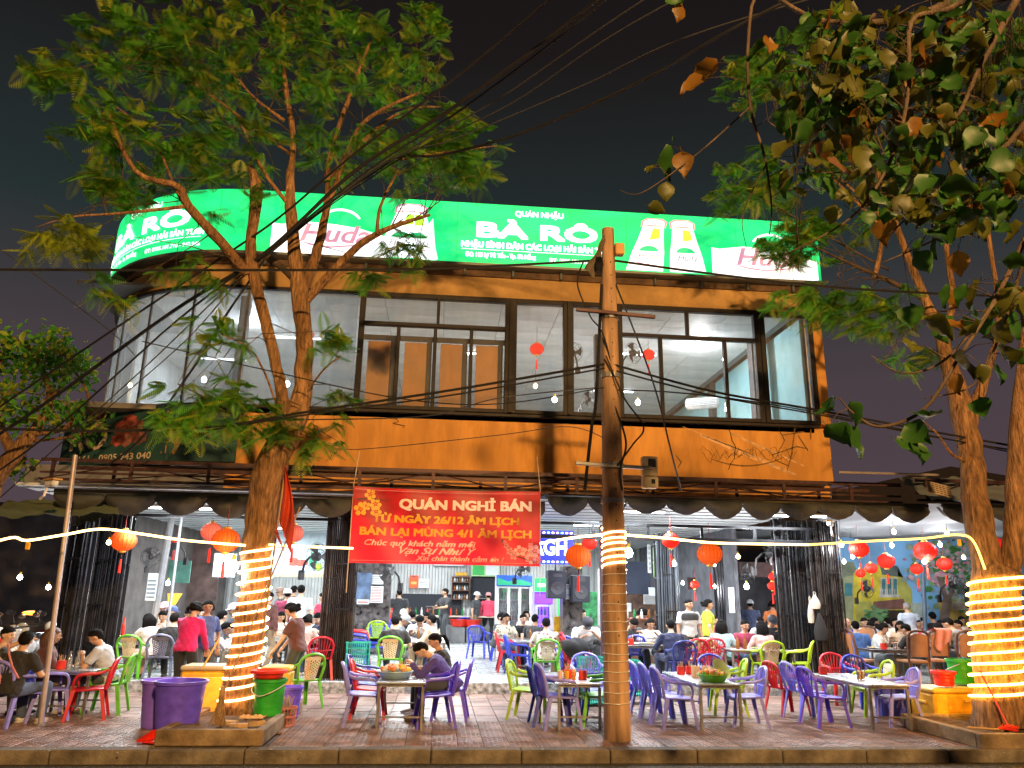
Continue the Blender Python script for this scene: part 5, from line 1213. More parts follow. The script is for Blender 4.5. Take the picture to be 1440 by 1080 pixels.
for (t, nm) in TB:
    n_ = 3 if t is not T5 else 1
    for k in range(n_):
        x_, y_ = t[0]+(k-1)*.17+r.uniform(-.04, .04), t[1]+r.uniform(-.12, .12)
        c = ('left', 'middle', 'right')[k] if n_ > 1 else 'only'
        q = r.random()
        if q < .35: bottle3(x_, y_, t[2], r.choice((m_bot, m_botw, m_bota)), c+' bottle on '+nm)
        elif q < .65: cup(x_, y_, t[2], c+' cup on '+nm, m=r.choice((m_cup, m_glassw)))
        else:
            d = empty('food_plate', (x_, y_, t[2]), 0, c+' plate of food on '+nm, 'plate'); MB().lathe([(.05, 0), (.10, .018), (.10, .022), (.05, .008), (0, .006)], 16).build('plate', PL['white'], d, True)
            for g_ in range(4): MB().ell((0, 0, 0), (.03, .025, .018), 7).build('food', r.choice(m_food), d, True, loc=(r.uniform(-.04, .04), r.uniform(-.04, .04), .02))
# ---------------------------------------------------------------- planters, tubs, coolers
def planter(x0, x1, y0, y1, label, soilm):
    p = empty('planter', ((x0+x1)/2, (y0+y1)/2, 0), 0, label, 'planter'); w, d = x1-x0, y1-y0; t = .10; h = .17; mt = M('planter_stone', (.33, .24, .14), .8, 0, .35, 4, .5, 30, dirt=.8)
    for (c, s_) in (((0, -d/2+t/2, h/2), (w, t, h)), ((0, d/2-t/2, h/2), (w, t, h)), ((-w/2+t/2, 0, h/2-.002), (t, d-2*t, h)), ((w/2-t/2, 0, h/2-.002), (t, d-2*t, h))): MB().cbox(c, s_, .012).build('kerb_block', mt, p)
    MB().sheet(lambda u, v: (-w/2+t+(w-2*t)*u, -d/2+t+(d-2*t)*v, h-.035+.02*math.sin(u*11+v*7)+.012*math.sin(v*23)), 24, 24).build('soil', soilm, p, True)
m_soil = M('soil', (.10, .065, .04), .95, 0, .4, 14, 1, 50)
planter(-3.02, -1.86, 9.46, 12.1, 'low stone planter holding the left light wrapped tree', m_soil)
planter(6.43, 8.3, 9.26, 10.9, 'low stone planter holding the right forked tree', m_soil)
def tub(px, Y, z, r0, r1, h, m, label, name='tub', lid=None, bands=3, handle=True):
    t = empty(name, (gx(px, Y, z+.2), Y, z), rnd.uniform(0, 6), label, name.replace('_', ' '))
    pr = [(r0*.95, 0), (r0, .01)]
    for k in range(10):
        a = .02+(h-.06)*k/10; rr = r0+(r1-r0)*a/h; pr += [(rr, a), (rr+(.004 if k in (2, 6, 9) else 0), a+.012)]
    pr += [(r1, h-.04), (r1+.018, h-.035), (r1+.018, h), (r1-.004, h), (r0*.93, .02), (0, .02)]
    MB().lathe(pr, 28).build('shell', m, t, True)
    for k in range(14):
        a = k*2*math.pi/14
    if lid: MB().lathe([(r1+.022, -.03), (r1+.028, 0), (r1+.01, .015), (r1*.5, .02), (0, .02)], 28, c=(0, 0, h+.004)).build('lid', lid, t, True)
    if handle:
        MB().tube(smoothpath([Vector((-(r1+.02), 0, h-.06)), Vector((-(r1+.01)*.7, -(r1+.02)*.8, h-.14)), Vector((0, -(r1+.035), h-.19)), Vector(((r1+.01)*.7, -(r1+.02)*.8, h-.14)), Vector((r1+.02, 0, h-.06))], 4), .006, 6).build('handle', M('handle_white', (.7, .7, .7), .4), t)
    return t
tub(250, 10.25, 0, .23, .29, .60, PL['purple'], 'big purple plastic tub nearest the kerb left of the trunk', 'plastic_tub', handle=False)
tub(228, 10.75, 0, .22, .27, .56, M('plastic_tub2', (.20, .12, .70), .4), 'second purple tub just behind the big one', 'plastic_tub', handle=False)
tub(378, 10.75, .14, .17, .20, .44, PL['greenb'], 'green bucket topped by a red basin right of the left trunk', 'bucket')
tub(379, 10.75, .585, .175, .215, .10, PL['redb'], 'red basin standing on the green bucket', 'basin', handle=False)
tub(407, 11.55, 0, .13, .16, .40, PL['purple'], 'dark purple bucket behind the pink basket', 'bucket', handle=False)
tub(1352, 11.3, .52, .16, .19, .34, PL['greenb'], 'green bucket standing on the yellow cooler', 'bucket')
tub(1326, 11.0, .52, .12, .15, .20, PL['redb'], 'small red bucket standing on the yellow cooler', 'bucket', handle=False)
tub(1437, 9.9, .15, .13, .16, .36, PL['teal'], 'teal bucket at the right picture edge in the planter', 'bucket', handle=False)
# pink utensil basket
t = empty('utensil_basket', (gx(404, 10.9, .1), 10.9, 0), 0, 'pink slotted basket full of utensils beside the planter', 'basket')
b = MB()
for k in range(18): a = k*2*math.pi/18; b.tube([(.09*math.cos(a), .09*math.sin(a), 0), (.115*math.cos(a), .115*math.sin(a), .22)], .007, 5)
for z, rr in ((.005, .09), (.11, .105), (.215, .115)): b.lathe([(rr, z-.012), (rr+.008, z-.012), (rr+.008, z+.012), (rr, z+.012), (rr, z-.012)], 18)
b.lathe([(.0, 0), (.09, .002), (.09, .008), (0, .01)], 18); b.build('body', PL['pinkb'], t)
b = MB(); r = random.Random(2)
for k in range(16): b.tube([(r.uniform(-.05, .05), r.uniform(-.05, .05), .02), (r.uniform(-.10, .10), r.uniform(-.09, .09), .30+r.uniform(0, .05))], .006, 5)
b.build('utensils', M('utensil', (.5, .35, .3), .4, .3), t)
def crate(px, Y, z, w, d, h, label, m=PL['teal'], rz=0):
    t = empty('crate', (gx(px, Y, z+.2), Y, z), rz, label, 'crate', 'teal plastic crates'); 
    for (c, s_) in (((0, -d/2, 0), (w, .012)), ((0, d/2, 0), (w, .012)), ((-w/2, 0, 1), (d, .012)), ((w/2, 0, 1), (d, .012))):
        b = MB(); L = s_[0]; n = int(L/.035)
        for k in range(n+1):
            u = -L/2+L*k/n; b.box(((c[0]+u, c[1], h/2) if not c[2] else (c[0], c[1]+u, h/2)), ((.010, .010, h) if not c[2] else (.010, .010, h)))
        for q in range(5):
            zz = .02+(h-.03)*q/4; b.box((c[0], c[1], zz), ((L, .013, .02 if q in (0, 4) else .010) if not c[2] else (.013, L, .02 if q in (0, 4) else .010)))
        b.build('side_panel', m, t)
    MB().box((0, 0, .01), (w-.02, d-.02, .012)).build('bottom', m, t)
crate(836, 13.0, .02, .55, .40, .34, 'teal crate on the pavement just left of the utility pole'); crate(833, 13.7, .33, .42, .36, .34, 'teal crate raised behind the utility pole, upper one on the left', rz=.2)
crate(907, 13.2, .12, .50, .40, .26, 'teal crate right of the utility pole behind the lavender chairs'); crate(503, 14.75, FZ+.25, .40, .34, .42, 'teal basket beside the folded gate and chair stack'); crate(890, 13.9, .35, .2, .3, .26, 'small teal crate at the right edge of the utility pole')
for (px, Y, w, d, z, l) in ((833, 13.7, .5, .4, .33, 'dark stool box under the raised teal crate'), (890, 13.9, .25, .3, .35, 'dark stool box under the small teal crate')):
    t = empty('stool', (gx(px, Y, .2), Y, 0), 0, l, 'stool'); MB().cbox((0, 0, z-.025), (w, d, .04), .01).build('seat', m_dark, t)
    for a in (-1, 1):
        for c in (-1, 1): MB().box((a*(w/2-.03), c*(d/2-.03), (z-.045)/2), (.03, .03, z-.045)).build('leg', m_tl, t)
# jackets on the chair by the pole
b = MB().ell((0, 0, 0), (.26, .18, .16), 18); r = random.Random(3); b.v = [(x_*(1+.12*math.sin(x_*31+z_*23)), y_*(1+.1*math.sin(x_*17)), z_+.03*math.sin(x_*22+y_*19)) for x_, y_, z_ in b.v]
o = b.build('jacket_pile', M('black_cloth', (.015, .015, .018), .9), None, 'all', loc=(gx(808, 14.6, .8), 14.6, FZ+.62)); tag(o, 'pile of dark jackets heaped on the red chairs left of the pole', 'jackets')
def cooler(px, Y, z, w, d, h, m, ml, label, rz=0, text=None, tcol=None):
    t = empty('cool_box', (gx(px, Y, z+.2), Y, z), R(rz), label, 'cool box')
    MB().cbox((0, 0, (h-.07)/2), (w, d, h-.07), .03).build('body', m, t); MB().cbox((0, 0, h-.035), (w+.02, d+.02, .066), .02).build('lid', ml, t)
    MB().cbox((0, -d/2-.015, h-.16), (.10, .03, .04), .008).build('latch', ml, t)
    for s_ in (-1, 1): MB().cbox((s_*(w/2+.012), 0, h*.6), (.03, .2, .04), .008).build('handle', ml, t)
    MB().box((0, -d/2-.003, h*.40), (w*.8, .008, h*.02)).build('rib', m, t)
    if text: lettering(text, (0, -d/2-.004, h*.25), .16, tcol, t, .004, 0, fit=w*.4)
    return t
m_lidg = M('lid_greyolive', (.35, .28, .14), .6)
cooler(296, 11.75, 0, .75, .50, .66, PL['yellow'], m_lidg, 'large yellow cool box with grey lid behind the left trunk', 0, 'Pasa', m_black)
cooler(388, 12.1, 0, .40, .45, .62, PL['yellow'], M('lid_yellow', (.70, .40, .05), .5), 'yellow cool box right of the left trunk under the brown shirted woman')
t = empty('yellow_board', (gx(300, 11.2, .3), 11.25, .05), R(4), 'yellow plastic board leaning against the large cool box', 'board'); MB().cbox((0, 0, .25), (.55, .03, .48), .01).build('panel', PL['yellow'], t, rot=(R(-12), 0, 0)); lettering('Pasa', (.14, -.04, .10), .11, M('print_brown', (.10, .04, .01), .6), t, .004, rot=(R(78), 0, 0), th=.003)
c1 = cooler(1266, 11.75, 0, .62, .5, .50, PL['bluecooler'], PL['bluecooler'], 'dark blue cool box with pale scribbles left of the yellow cool box', -18)
r = random.Random(6); b = MB()
for k in range(3):
    L = [(-.2+k*.13+.06*math.cos(t_*1.0)*(.5+.2*k), -.262, .2+.05*math.sin(t_*1.0*1.6)) for t_ in range(8)]; b.tube(smoothpath([Vector(p) for p in L], 3), .006, 4)
b.build('scribble', PL['lavender'], c1)
cooler(1342, 11.15, 0, .98, .55, .50, PL['yellow'], M('tape_yellow', (.72, .45, .07), .4), 'long taped yellow cool box in front of the right hand room', 3)
b = MB()
o = MB().tube([(0, 0, 0), (.0, .02, .42)], .012, 8).build('wooden_stick', M('handle_wood', (.6, .35, .08), .5), None, loc=(gx(284, 11.5, .6), 11.5, .62)); tag(o, 'short yellow wooden stick leaning on the grey cool box lid', 'stick'); o.rotation_euler = (0, R(24), 0)
# brooms
br_ = empty('broom', (gx(308, 9.85, .2), 9.85, .16), 0, 'straw broom leaning against the left trunk', 'broom')
dirv = Vector((.55, 1.15, 2.5)); MB().tube([(0, 0, .30), tuple(Vector((0, 0, .30))+dirv*.93)], .010, 7).build('handle', M('bamboo', (.42, .26, .12), .6), br_)
b = MB(); r = random.Random(4)
for k in range(120):
    a = r.uniform(0, 6.28); q = r.uniform(0, .085); b.tube([(.02*math.cos(a), .02*math.sin(a), .38), (q*.5*math.cos(a), q*.5*math.sin(a), .2), (q*1.15*math.cos(a)-.02, q*math.sin(a), r.uniform(-.01, .02))], [.004, .004, .002], 4, cap=False)
b.build('straw', M('straw', (.35, .22, .11), .9, 0, .3, 30), br_, kind='stuff'); MB().lathe([(.03, .32), (.034, .36), (.02, .42)], 10).build('binding', M('bamboo'), br_)
b2 = empty('broom', (gx(1400, 9.5, .2), 9.45, .19), 0, 'red handled broom lying against the right planter', 'broom')
MB().tube([(0, 0, 0), (-.38, .02, .02)], .012, 7).build('handle', M('bamboo'), b2); b = MB(); r = random.Random(4)
for k in range(90): b.tube([(0, r.uniform(-.02, .02), .01), (r.uniform(.12, .22), r.uniform(-.09, .09), r.uniform(-.01, .05))], .003, 4, cap=False)
b.build('bristles', PL['redb'], b2, kind='stuff')
o = MB().tube([(0, 0, 0), (-.06, .3, .62)], .012, 7).build('red_stick', PL['redb'], None, loc=(gx(1418, 9.6, .2), 9.6, .2)); tag(o, 'red plastic stick leaning against the right trunk', 'stick')
# bricks and gloves at the trunk foot
for k, (x_, y_, l) in enumerate(((-2.36, 9.95, 'brick lying left of the gloves in the planter'), (-2.2, 9.75, 'brick lying nearest the kerb in the planter'), (-2.05, 9.95, 'brick lying right of the gloves in the planter'))):
    o = MB().cbox((0, 0, 0), (.2, .1, .06), .006).build('brick', M('brick_pale', (.45, .30, .16), .85, 0, .3, 12, .4), None, loc=(x_, y_, .165), rot=(0, 0, .4*k-.3)); tag(o, l, 'brick', 'loose bricks')
b = MB().sheet(lambda u, v: (-.14+.28*u, -.1+.2*v, .03+.03*math.sin(u*13+v*5)*math.sin(v*7)), 12, 10); o = b.build('work_glove', M('glove', (.62, .36, .12), .9), None, 'all', loc=(-2.1, 10.0, .195)); tag(o, 'crumpled yellow work glove on the bricks', 'glove')
o = MB().add([(-.12, -.1, 0), (.12, -.1, 0), (.10, .12, .01), (-.10, .12, .01), (-.12, -.1, .02), (.12, -.1, .02), (.10, .12, .10), (-.10, .12, .10)], [(0, 1, 2, 3), (0, 4, 5, 1), (2, 6, 7, 3), (0, 3, 7, 4), (1, 5, 6, 2)]).build('dustpan', PL['redb'], None, loc=(gx(217, 9.7, .1), 9.65, .02), rot=(0, 0, -.4)); tag(o, 'red plastic dustpan in front of the purple tubs', 'dustpan')
# grey pipe at left, camera on bracket
pp = empty('canopy_pipe', (-4.86, 10.86, 0), 0, 'leaning grey steel pipe carrying the left canopy', 'pipe'); P1 = at(106, 640, 10.9); MB().tube([(0, 0, 0), (P1.x+4.86, P1.y-10.86, P1.z)], .032, 10).build('tube', M('galv_pink', (.42, .36, .36), .45, .4), pp, True)
MB().lathe([(.06, 0), (.06, .01), (.035, .03)], 12).build('foot', M('galv'), pp)
def cctv(p, label, rz=0):
    t = empty('security_camera', p, rz, label, 'security camera'); MB().cbox((0, -.05, 0), (.09, .22, .08), .015).build('housing', PL['white'], t); MB().cbox((0, -.07, .05), (.13, .28, .02), .006).build('hood', M('box_orange'), t); MB().tube([(0, .05, -.04), (0, .1, -.16), (0, .2, -.2)], .018, 6).build('bracket', PL['white'], t)
cctv(at(70, 680, 11.2), 'white camera with orange hood on the left canopy', .9); cctv(at(1168, 737, 13.5), 'white camera under the awning at the right end', -.6)
# left tarps and right canopy
m_tarp = M('tarp_green', (.16, .19, .11), .8, 0, .25, 1.2, .2, 9, dirt=.3); m_tarpg = M('tarp_grey', (.20, .22, .24), .75, 0, .2, .8, .3, 4, dirt=.2)
def tarp(name, q, label, m, nu=24, nv=12, amp=.05, sd=0):
    A, B_, C, D = [Vector(x_) for x_ in q]
    def fn(u, v): p = A.lerp(B_, u).lerp(D.lerp(C, u), v); p.z += amp*math.sin(u*17+v*6+sd)*math.sin(v*9+1)-amp*2*math.sin(math.pi*u)*math.sin(math.pi*v)+amp*.5*math.sin(u*41+v*13); return p
    o = MB().sheet(fn, nu, nv).build(name, m, None, 'all'); tag(o, label, 'tarpaulin'); return o
tarp('tarpaulin', (at(-40, 728, 11), at(170, 722, 12), at(155, 700, 13.4), at(10, 704, 13.2)), 'green tarpaulin canopy over the left pavement', m_tarp, amp=.03)
tarp('tarpaulin', (at(95, 742, 12.2), at(150, 728, 12.2), at(152, 712, 12.6), at(118, 722, 12.6)), 'small grey tarpaulin corner right of the grey pipe', m_tarpg, amp=.02)
tarp('tarpaulin', ((7.9, 12.6, 3.22), (19, 12.2, 3.5), (19, 26, 3.6), (7.9, 26, 3.5)), 'large grey tarpaulin ceiling over the right hand room', m_tarpg, 50, 40, .06)
tarp('tarpaulin', ((8.3, 12.4, 3.32), (10.4, 12.2, 3.36), (10.2, 13.6, 3.95), (8.5, 13.6, 3.9)), 'grey tarpaulin flap above the right hand room entrance', m_tarpg, amp=.03)
awning(8.4, 10.9, 12.3, 3.22, .30, 'drooping grey canvas awning edge left of the right trunk', .8, seed=9)
truss(8.5, 10.6, 13.1, 3.42, 3.78, 'eave_truss', 'grey steel truss over the right hand room entrance', .7)
o = MB().tube([at(1180, 664, 12.8), at(1320, 668, 12.8)], .022, 6).build('steel_bar', M('galv_pink'), None); tag(o, 'long thin steel bar above the right canopy', 'bar')
t = empty('notice_card', at(1320, 688, 12.1), 0, 'pale printed card tied to the right canopy', 'notice'); MB().cbox((0, 0, 0), (.42, .012, .24), .004).build('card', M('card_tan', (.42, .32, .22), .7), t, rot=(R(-25), R(12), 0))
b = MB()
for j in range(5):
    for i in range(6): b.box((-.16+i*.063, -.01, .08-j*.04), (.045, .004, .016))
b.build('print', M('card_brown', (.10, .06, .04), .7), t, rot=(R(-25), R(12), 0), kind='stuff')
# dark sheds at both sides
o = MB().add([(8.6, 27, 0), (30, 27, 0), (30, 27, 5.2), (19, 27, 6.6), (8.6, 27, 4.2), (8.6, 40, 0), (30, 40, 0), (30, 40, 5.2), (19, 40, 6.6), (8.6, 40, 4.2)], [(0, 1, 2, 3, 4), (5, 9, 8, 7, 6), (0, 5, 6, 1), (1, 6, 7, 2), (2, 7, 8, 3), (3, 8, 9, 4), (4, 9, 5, 0)]).build('shed', M('shed_dark', (.05, .04, .045), .9)); tag(o, 'dark unlit shed roof behind the right hand room', 'shed')
o = MB().box((-16, 25, 2.0), (14, .3, 4.3)).build('boundary_wall', M('wall_dark', (.12, .105, .115), .9, 0, .3, 2)); tag(o, 'dark boundary wall behind the parked scooters at the far left', 'wall')
# ---------------------------------------------------------------- mural wall of the right hand room
MY = 21.0
mw = empty('mural_wall', (12, MY, 0), 0, 'wall of the right hand room painted with yellow houses, blue sky and a flowering tree', 'wall')
MO = (-12, -MY, 0)
MB().box((15.2, MY+.08, 1.8), (9, .12, 3.5)).build('wall', M('mural_sky', (.20, .46, .78), .7, 0, .25, .7), mw, loc=MO)
mc = lambda nm, c=(.5, .5, .5), v=.3, s=3: M('mural_'+nm, c, .7, 0, v, s)
def mp(pts, m, d=.0, nm='painted_shape'):
    L = []
    for (px, py) in pts: p = at(px, py, MY); L.append((p.x, MY-.002-d, p.z))
    MB().add(L, [tuple(range(len(L)))]).build(nm, m, mw, loc=MO)
def mrect(x0, y0, x1, y1, m, d): mp([(x0, y0), (x1, y0), (x1, y1), (x0, y1)], m, d)
mp([(1180, 790), (1200, 790), (1206, 805), (1206, 890), (1180, 890)], mc('greygreen', (.20, .24, .16)), .000)
mp([(1186, 812), (1214, 806), (1214, 890), (1186, 890)], mc('palegreen', (.32, .36, .20)), .002)
mp([(1200, 806), (1212, 803), (1213, 890), (1200, 890)], mc('yellow', (.62, .52, .04)), .004)
mp([(1213, 800), (1240, 792), (1262, 800), (1268, 880), (1213, 880)], mc('yellow'), .004); mp([(1236, 792), (1262, 796), (1270, 812), (1240, 808)], mc('roof', (.10, .13, .12)), .006)
mrect(1238, 812, 1262, 838, mc('cream', (.55, .52, .38)), .006)
for k in range(3): mrect(1240+k*8, 814, 1245+k*8, 836, mc('bluegreen', (.05, .22, .26)), .008)
mrect(1236, 836, 1264, 840, mc('white', (.6, .6, .55)), .010)
for k in range(8): mrect(1237+k*3.4, 828, 1238.2+k*3.4, 837, mc('white'), .010)
mp([(1228, 846), (1270, 842), (1276, 856), (1226, 858)], mc('roofred', (.22, .10, .08)), .010); mrect(1232, 858, 1272, 880, mc('door', (.05, .03, .02)), .008)
mp([(1262, 800), (1282, 830), (1284, 880), (1266, 880)], mc('yellow2', (.45, .45, .10)), .006)
mrect(1188, 820, 1198, 838, mc('bluegreen'), .006); mrect(1204, 846, 1226, 880, mc('yellow2'), .006)
r = random.Random(12)
def blobs(n, cx, cy, sx_, sy_, cols, d, s=(2, 6)):
    for c_ in cols:
        b = MB()
        for k in range(n//len(cols)):
            px, py, q = cx+r.gauss(0, .5)*sx_, cy+r.gauss(0, .5)*sy_, r.uniform(*s); L = []
            for a in range(6): p = at(px+q*math.cos(a*1.05+k), py+q*.8*math.sin(a*1.05+k), MY); L.append((p.x, MY-.004-d-.0004*k/n, p.z))
            b.add(L, [tuple(range(6))])
        b.build('painted_foliage', c_, mw, loc=MO, kind='stuff'); d += .0012
g1, g2, g3 = mc('leaf', (.05, .20, .05)), mc('leaf2', (.16, .32, .14)), mc('leaf3', (.28, .38, .30))
blobs(90, 1232, 866, 16, 12, (g1, g2), .012, (1.5, 4)); blobs(420, 1350, 800, 70, 50, (g2, g3, mc('bluegrey', (.30, .38, .42)), g1), .012, (2, 7)); blobs(120, 1325, 802, 45, 40, (mc('blossom', (.60, .25, .38)), mc('blossom2', (.65, .4, .45))), .02, (1.5, 4))
mp([(1318, 880), (1326, 840), (1316, 810), (1324, 812), (1332, 838), (1340, 815), (1346, 816), (1336, 846), (1334, 880)], mc('bark', (.20, .15, .12)), .024)
mp([(1318, 845), (1372, 838), (1400, 850), (1400, 900), (1330, 900)], mc('ochre', (.42, .28, .06)), .010); mrect(1338, 846, 1356, 858, mc('sign', (.42, .36, .28)), .027); mrect(1340, 848, 1354, 856, mc('signd', (.30, .25, .2)), .029)
mrect(1284, 848, 1300, 880, mc('far', (.42, .50, .45)), .004)
o = MB().tube([at(1297, 780, 18.5), at(1302, 900, 18.5)], .05, 10).build('canopy_post', M('post_blue', (.10, .16, .22), .5, .3), None, True); tag(o, 'dark blue steel post in front of the mural', 'post')
# ---------------------------------------------------------------- inside: fridges, counter, menu boards, fans
def board(px0, py0, px1, py1, Y, m, label, name='poster', th=.03, bits=None):
    a, c = at(px0, py0, Y), at(px1, py1, Y); w, h = abs(c.x-a.x), abs(a.z-c.z)
    t = empty(name, ((a.x+c.x)/2, Y, (a.z+c.z)/2), 0, label, name.replace('_', ' ')); MB().cbox((0, 0, 0), (w, th, h), .006).build('panel', m, t)
    for (u0, v0, u1, v1, mm) in (bits or []): MB().box((-w/2+w*(u0+u1)/2, -th/2-.004, -h/2+h*(v0+v1)/2), (w*(u1-u0), .006, h*(v1-v0))).build('print', mm, t)
    return t, w, h
m_pap = M('paper_white', (.72, .74, .74), .7, 0, .06, 3); m_orp = M('paper_orange', (.80, .10, .02), .6); m_prt = M('print_grey', (.25, .28, .30), .7); m_grn = M('print_green', (.05, .45, .10), .6); m_lgrn = M('print_lightgreen', (.40, .62, .30), .6)
t, w, h = board(384, 748, 458, 812, 23.7, M('menu_blue', (.48, .58, .62), .6), 'long menu board with a red crab picture and green bottles over the left back wall', 'menu_board', bits=[(0, 0, 1, .07, M('shelf_tan', (.55, .42, .25), .6))])
for k in range(9): MB().ell((0, 0, 0), (.13, .015, .05), 10).build('crab_print', m_redp if k % 2 else M('crab_red', (.70, .12, .08), .6), t, True, loc=(-.15+.1*(k % 4), -.02-.002*k, -.28+.07*(k//4)+.02*(k % 2)))
for k in range(2): MB().lathe([(.05, -.2), (.055, 0), (.02, .1), (.02, .2)], 10, sy=.3).build('bottle_print', M('bottle_print', (.03, .5, .25), .5), t, loc=(.36+.13*k, -.02, -.12))
for k in range(4): MB().box((-.5, -.02, .12+k*.08), (.35, .004, .02)).build('text_line', M('text_line_red', (.5, .2, .2), .6), t)
MB().ell((0, 0, 0), (.12, .02, .11), 12).build('lime_print', M('lime_print', (.40, .62, .05), .5), t, True, loc=(.58, -.02, -.34))
board(302, 778, 330, 812, 20.0, M('menu_pale', (.55, .62, .66), .6), 'pale menu board behind the orange lantern on the left', 'menu_board', bits=[(.1, .1, .9, .3, M('shelf_tan')), (.1, .5, .6, .8, m_pap)])
board(576, 809, 588, 827, 28.0, m_orp, 'orange notice on the corrugated back wall', bits=[(.1, .82, .9, .95, m_redp), (.2, .3, .8, .5, M('note_y', (.8, .4, .1), .6))])
board(589, 814, 603, 827, 28.0, m_pap, 'white notice right of the orange one on the back wall', bits=[(.1, .2+.18*k, .9, .27+.18*k, m_prt) for k in range(4)])
board(503, 805, 521, 846, 21.0, M('poster_blue', (.10, .16, .28), .5, 0, .5, 4), 'dark blue picture poster on the pillar right of the folded gate'); board(521, 824, 538, 848, 21.0, m_pap, 'white price list on the pillar', bits=[(.1, .08+.09*k, .9, .11+.09*k, m_redp) for k in range(10)])
board(521, 808, 539, 822, 21.05, m_pap, 'white sheet above the price list on the pillar', bits=[(.1, .2+.2*k, .8, .26+.2*k, m_prt) for k in range(4)]); board(502, 843, 519, 850, 20.9, m_pap, 'small white label under the blue poster', bits=[(.1, .35, .9, .6, m_redp)])
o = MB().box((0, 0, 0), (.95, .3, 2.9)).build('pillar', M('marble_dark', (.09, .08, .08), .3, 0, .8, 9), None, loc=(gx(522, 21.3, 1.2), 21.35, FZ+1.45)); tag(o, 'dark speckled stone pillar behind the chair stack', 'pillar')
board(663, 792, 703, 811, 28.0, m_lgrn, 'green and white sign above the kitchen doorway', bits=[(.05, .1, .45, .9, m_grn), (.5, .1, .95, .9, m_pap)])
board(652, 796, 610, 776, 28.0, m_pap, 'white curved logo plate above the back wall', 'logo_plate')
# door opening and kitchen hatch: dark flat panels stand in for unlit depth
o = MB().box((0, 0, 0), (1.05, .04, 2.15)).build('doorway_shade', M('doorway_dark', (.02, .022, .03), .8), bd, loc=(gx(683, 28, 1)-0, 28.16-14.3, FZ+1.08))
for k in range(3): MB().box((0, 0, 0), (.5, .3, .03)).build('doorway_shelf', M('galv'), bd, loc=(gx(676, 28, 1), 28.0-14.3, FZ+.9+k*.25))
MB().box((0, 0, 0), (2.3, .04, .95)).build('hatch_shade', M('doorway_dark'), bd, loc=(gx(602, 28, 1), 28.18-14.3, FZ+1.05))
ct = empty('kitchen_counter', (gx(615, 27.4, .5), 27.5, FZ), 0, 'long pale kitchen counter in front of the corrugated back wall', 'counter'); MB().cbox((0, 0, .80), (4.0, .7, .05), .01).build('counter_top', M('counter_top', (.55, .48, .38), .4), ct); MB().box((0, .1, .40), (3.9, .45, .74)).build('counter_body', M('counter_body', (.25, .26, .27), .5, .3), ct)
for k in range(3): MB().box((-1.3+k*1.3, -.138, .40), (1.2, .02, .6)).build('counter_door', M('counter_door', (.3, .31, .32), .4, .5), ct)
r = random.Random(44)
for k in range(16):
    x_ = gx(560+k*8.2, 27.4, 1)
    lab = 'jar or bottle number'; nm = ['white', 'red', 'amber', 'green'][k % 4]
    bottle3(x_, 27.35+r.uniform(-.1, .1), FZ+.825, [PL['white'], PL['redb'], m_bota, m_bot][k % 4], nm+' bottle '+['at the left end', 'second from the left end', 'third from the left end', 'fourth from the left end', 'left of the waiter with the tray', 'just behind the waiter with the tray', 'beside the waiter with the tray', 'right of the waiter with the tray', 'left of the middle', 'in the middle', 'right of the middle', 'above the left red basin', 'above the right red basin', 'third from the right end', 'second from the right end', 'at the right end'][k]+' of the kitchen counter', .26, 'condiments on the kitchen counter')
for (px, l) in ((645, 'left red basin in front of the kitchen counter'), (664, 'right red basin in front of the kitchen counter')):
    o = MB().lathe([(.24, 0), (.30, .2), (.32, .2), (.32, .22), (.28, .22), (.22, .02), (0, .02)], 20).build('basin', PL['redb'], None, True, loc=(gx(px, 27.0, .7), 26.9, FZ+.50)); tag(o, l, 'basin')
    o = MB().box((0, 0, .24), (.5, .4, .48)).build('stool', M('stool_steel', (.2, .2, .2), .5), None, loc=(gx(px, 27.0, .5), 26.9, FZ)); tag(o, l.replace('red basin', 'steel stool under the red basin'), 'stool')
o = tub(550, 26.5, FZ+.72, .2, .24, .34, PL['redb'], 'red bucket left of the waiter facing the back wall', 'bucket'); o = MB().cbox((0, 0, .36), (.9, .5, .72), .02).build('blue_bin', PL['royal'], None, loc=(gx(553, 26.4, .5), 26.4, FZ)); tag(o, 'blue plastic chest under the red bucket', 'chest')
sh = empty('bottle_shelf', (gx(648, 28.0, 2), 28.0, 2.0-.12), 0, 'dark wooden wall shelf with rows of bottles and a yellow plaque', 'shelf')
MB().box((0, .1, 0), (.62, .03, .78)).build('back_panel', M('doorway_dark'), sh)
for z in (-.38, -.08, .2, .38): MB().box((0, 0, z), (.62, .2, .03)).build('shelf_board', m_wood, sh)
for s_ in (-1, 1): MB().box((s_*.31, 0, 0), (.03, .2, .8)).build('side_panel', m_wood, sh)
for j in range(3):
    for i in range(6): bottle3(sh.location.x-.22+i*.09, 27.95, sh.location.z+[-.36, -.06, .22][j], [m_botw, m_bota, PL['white']][(i+j) % 3], ['leftmost', 'second from left', 'third from left', 'third from right', 'second from right', 'rightmost'][i]+' bottle on the '+['lowest', 'middle', 'top'][j]+' board of the dark wall shelf', .15, ['lower', 'middle', 'upper'][j]+' shelf bottles')
MB().cbox((0, 0, .48), (.4, .03, .12), .01).build('plaque', PL['yellow'], sh)
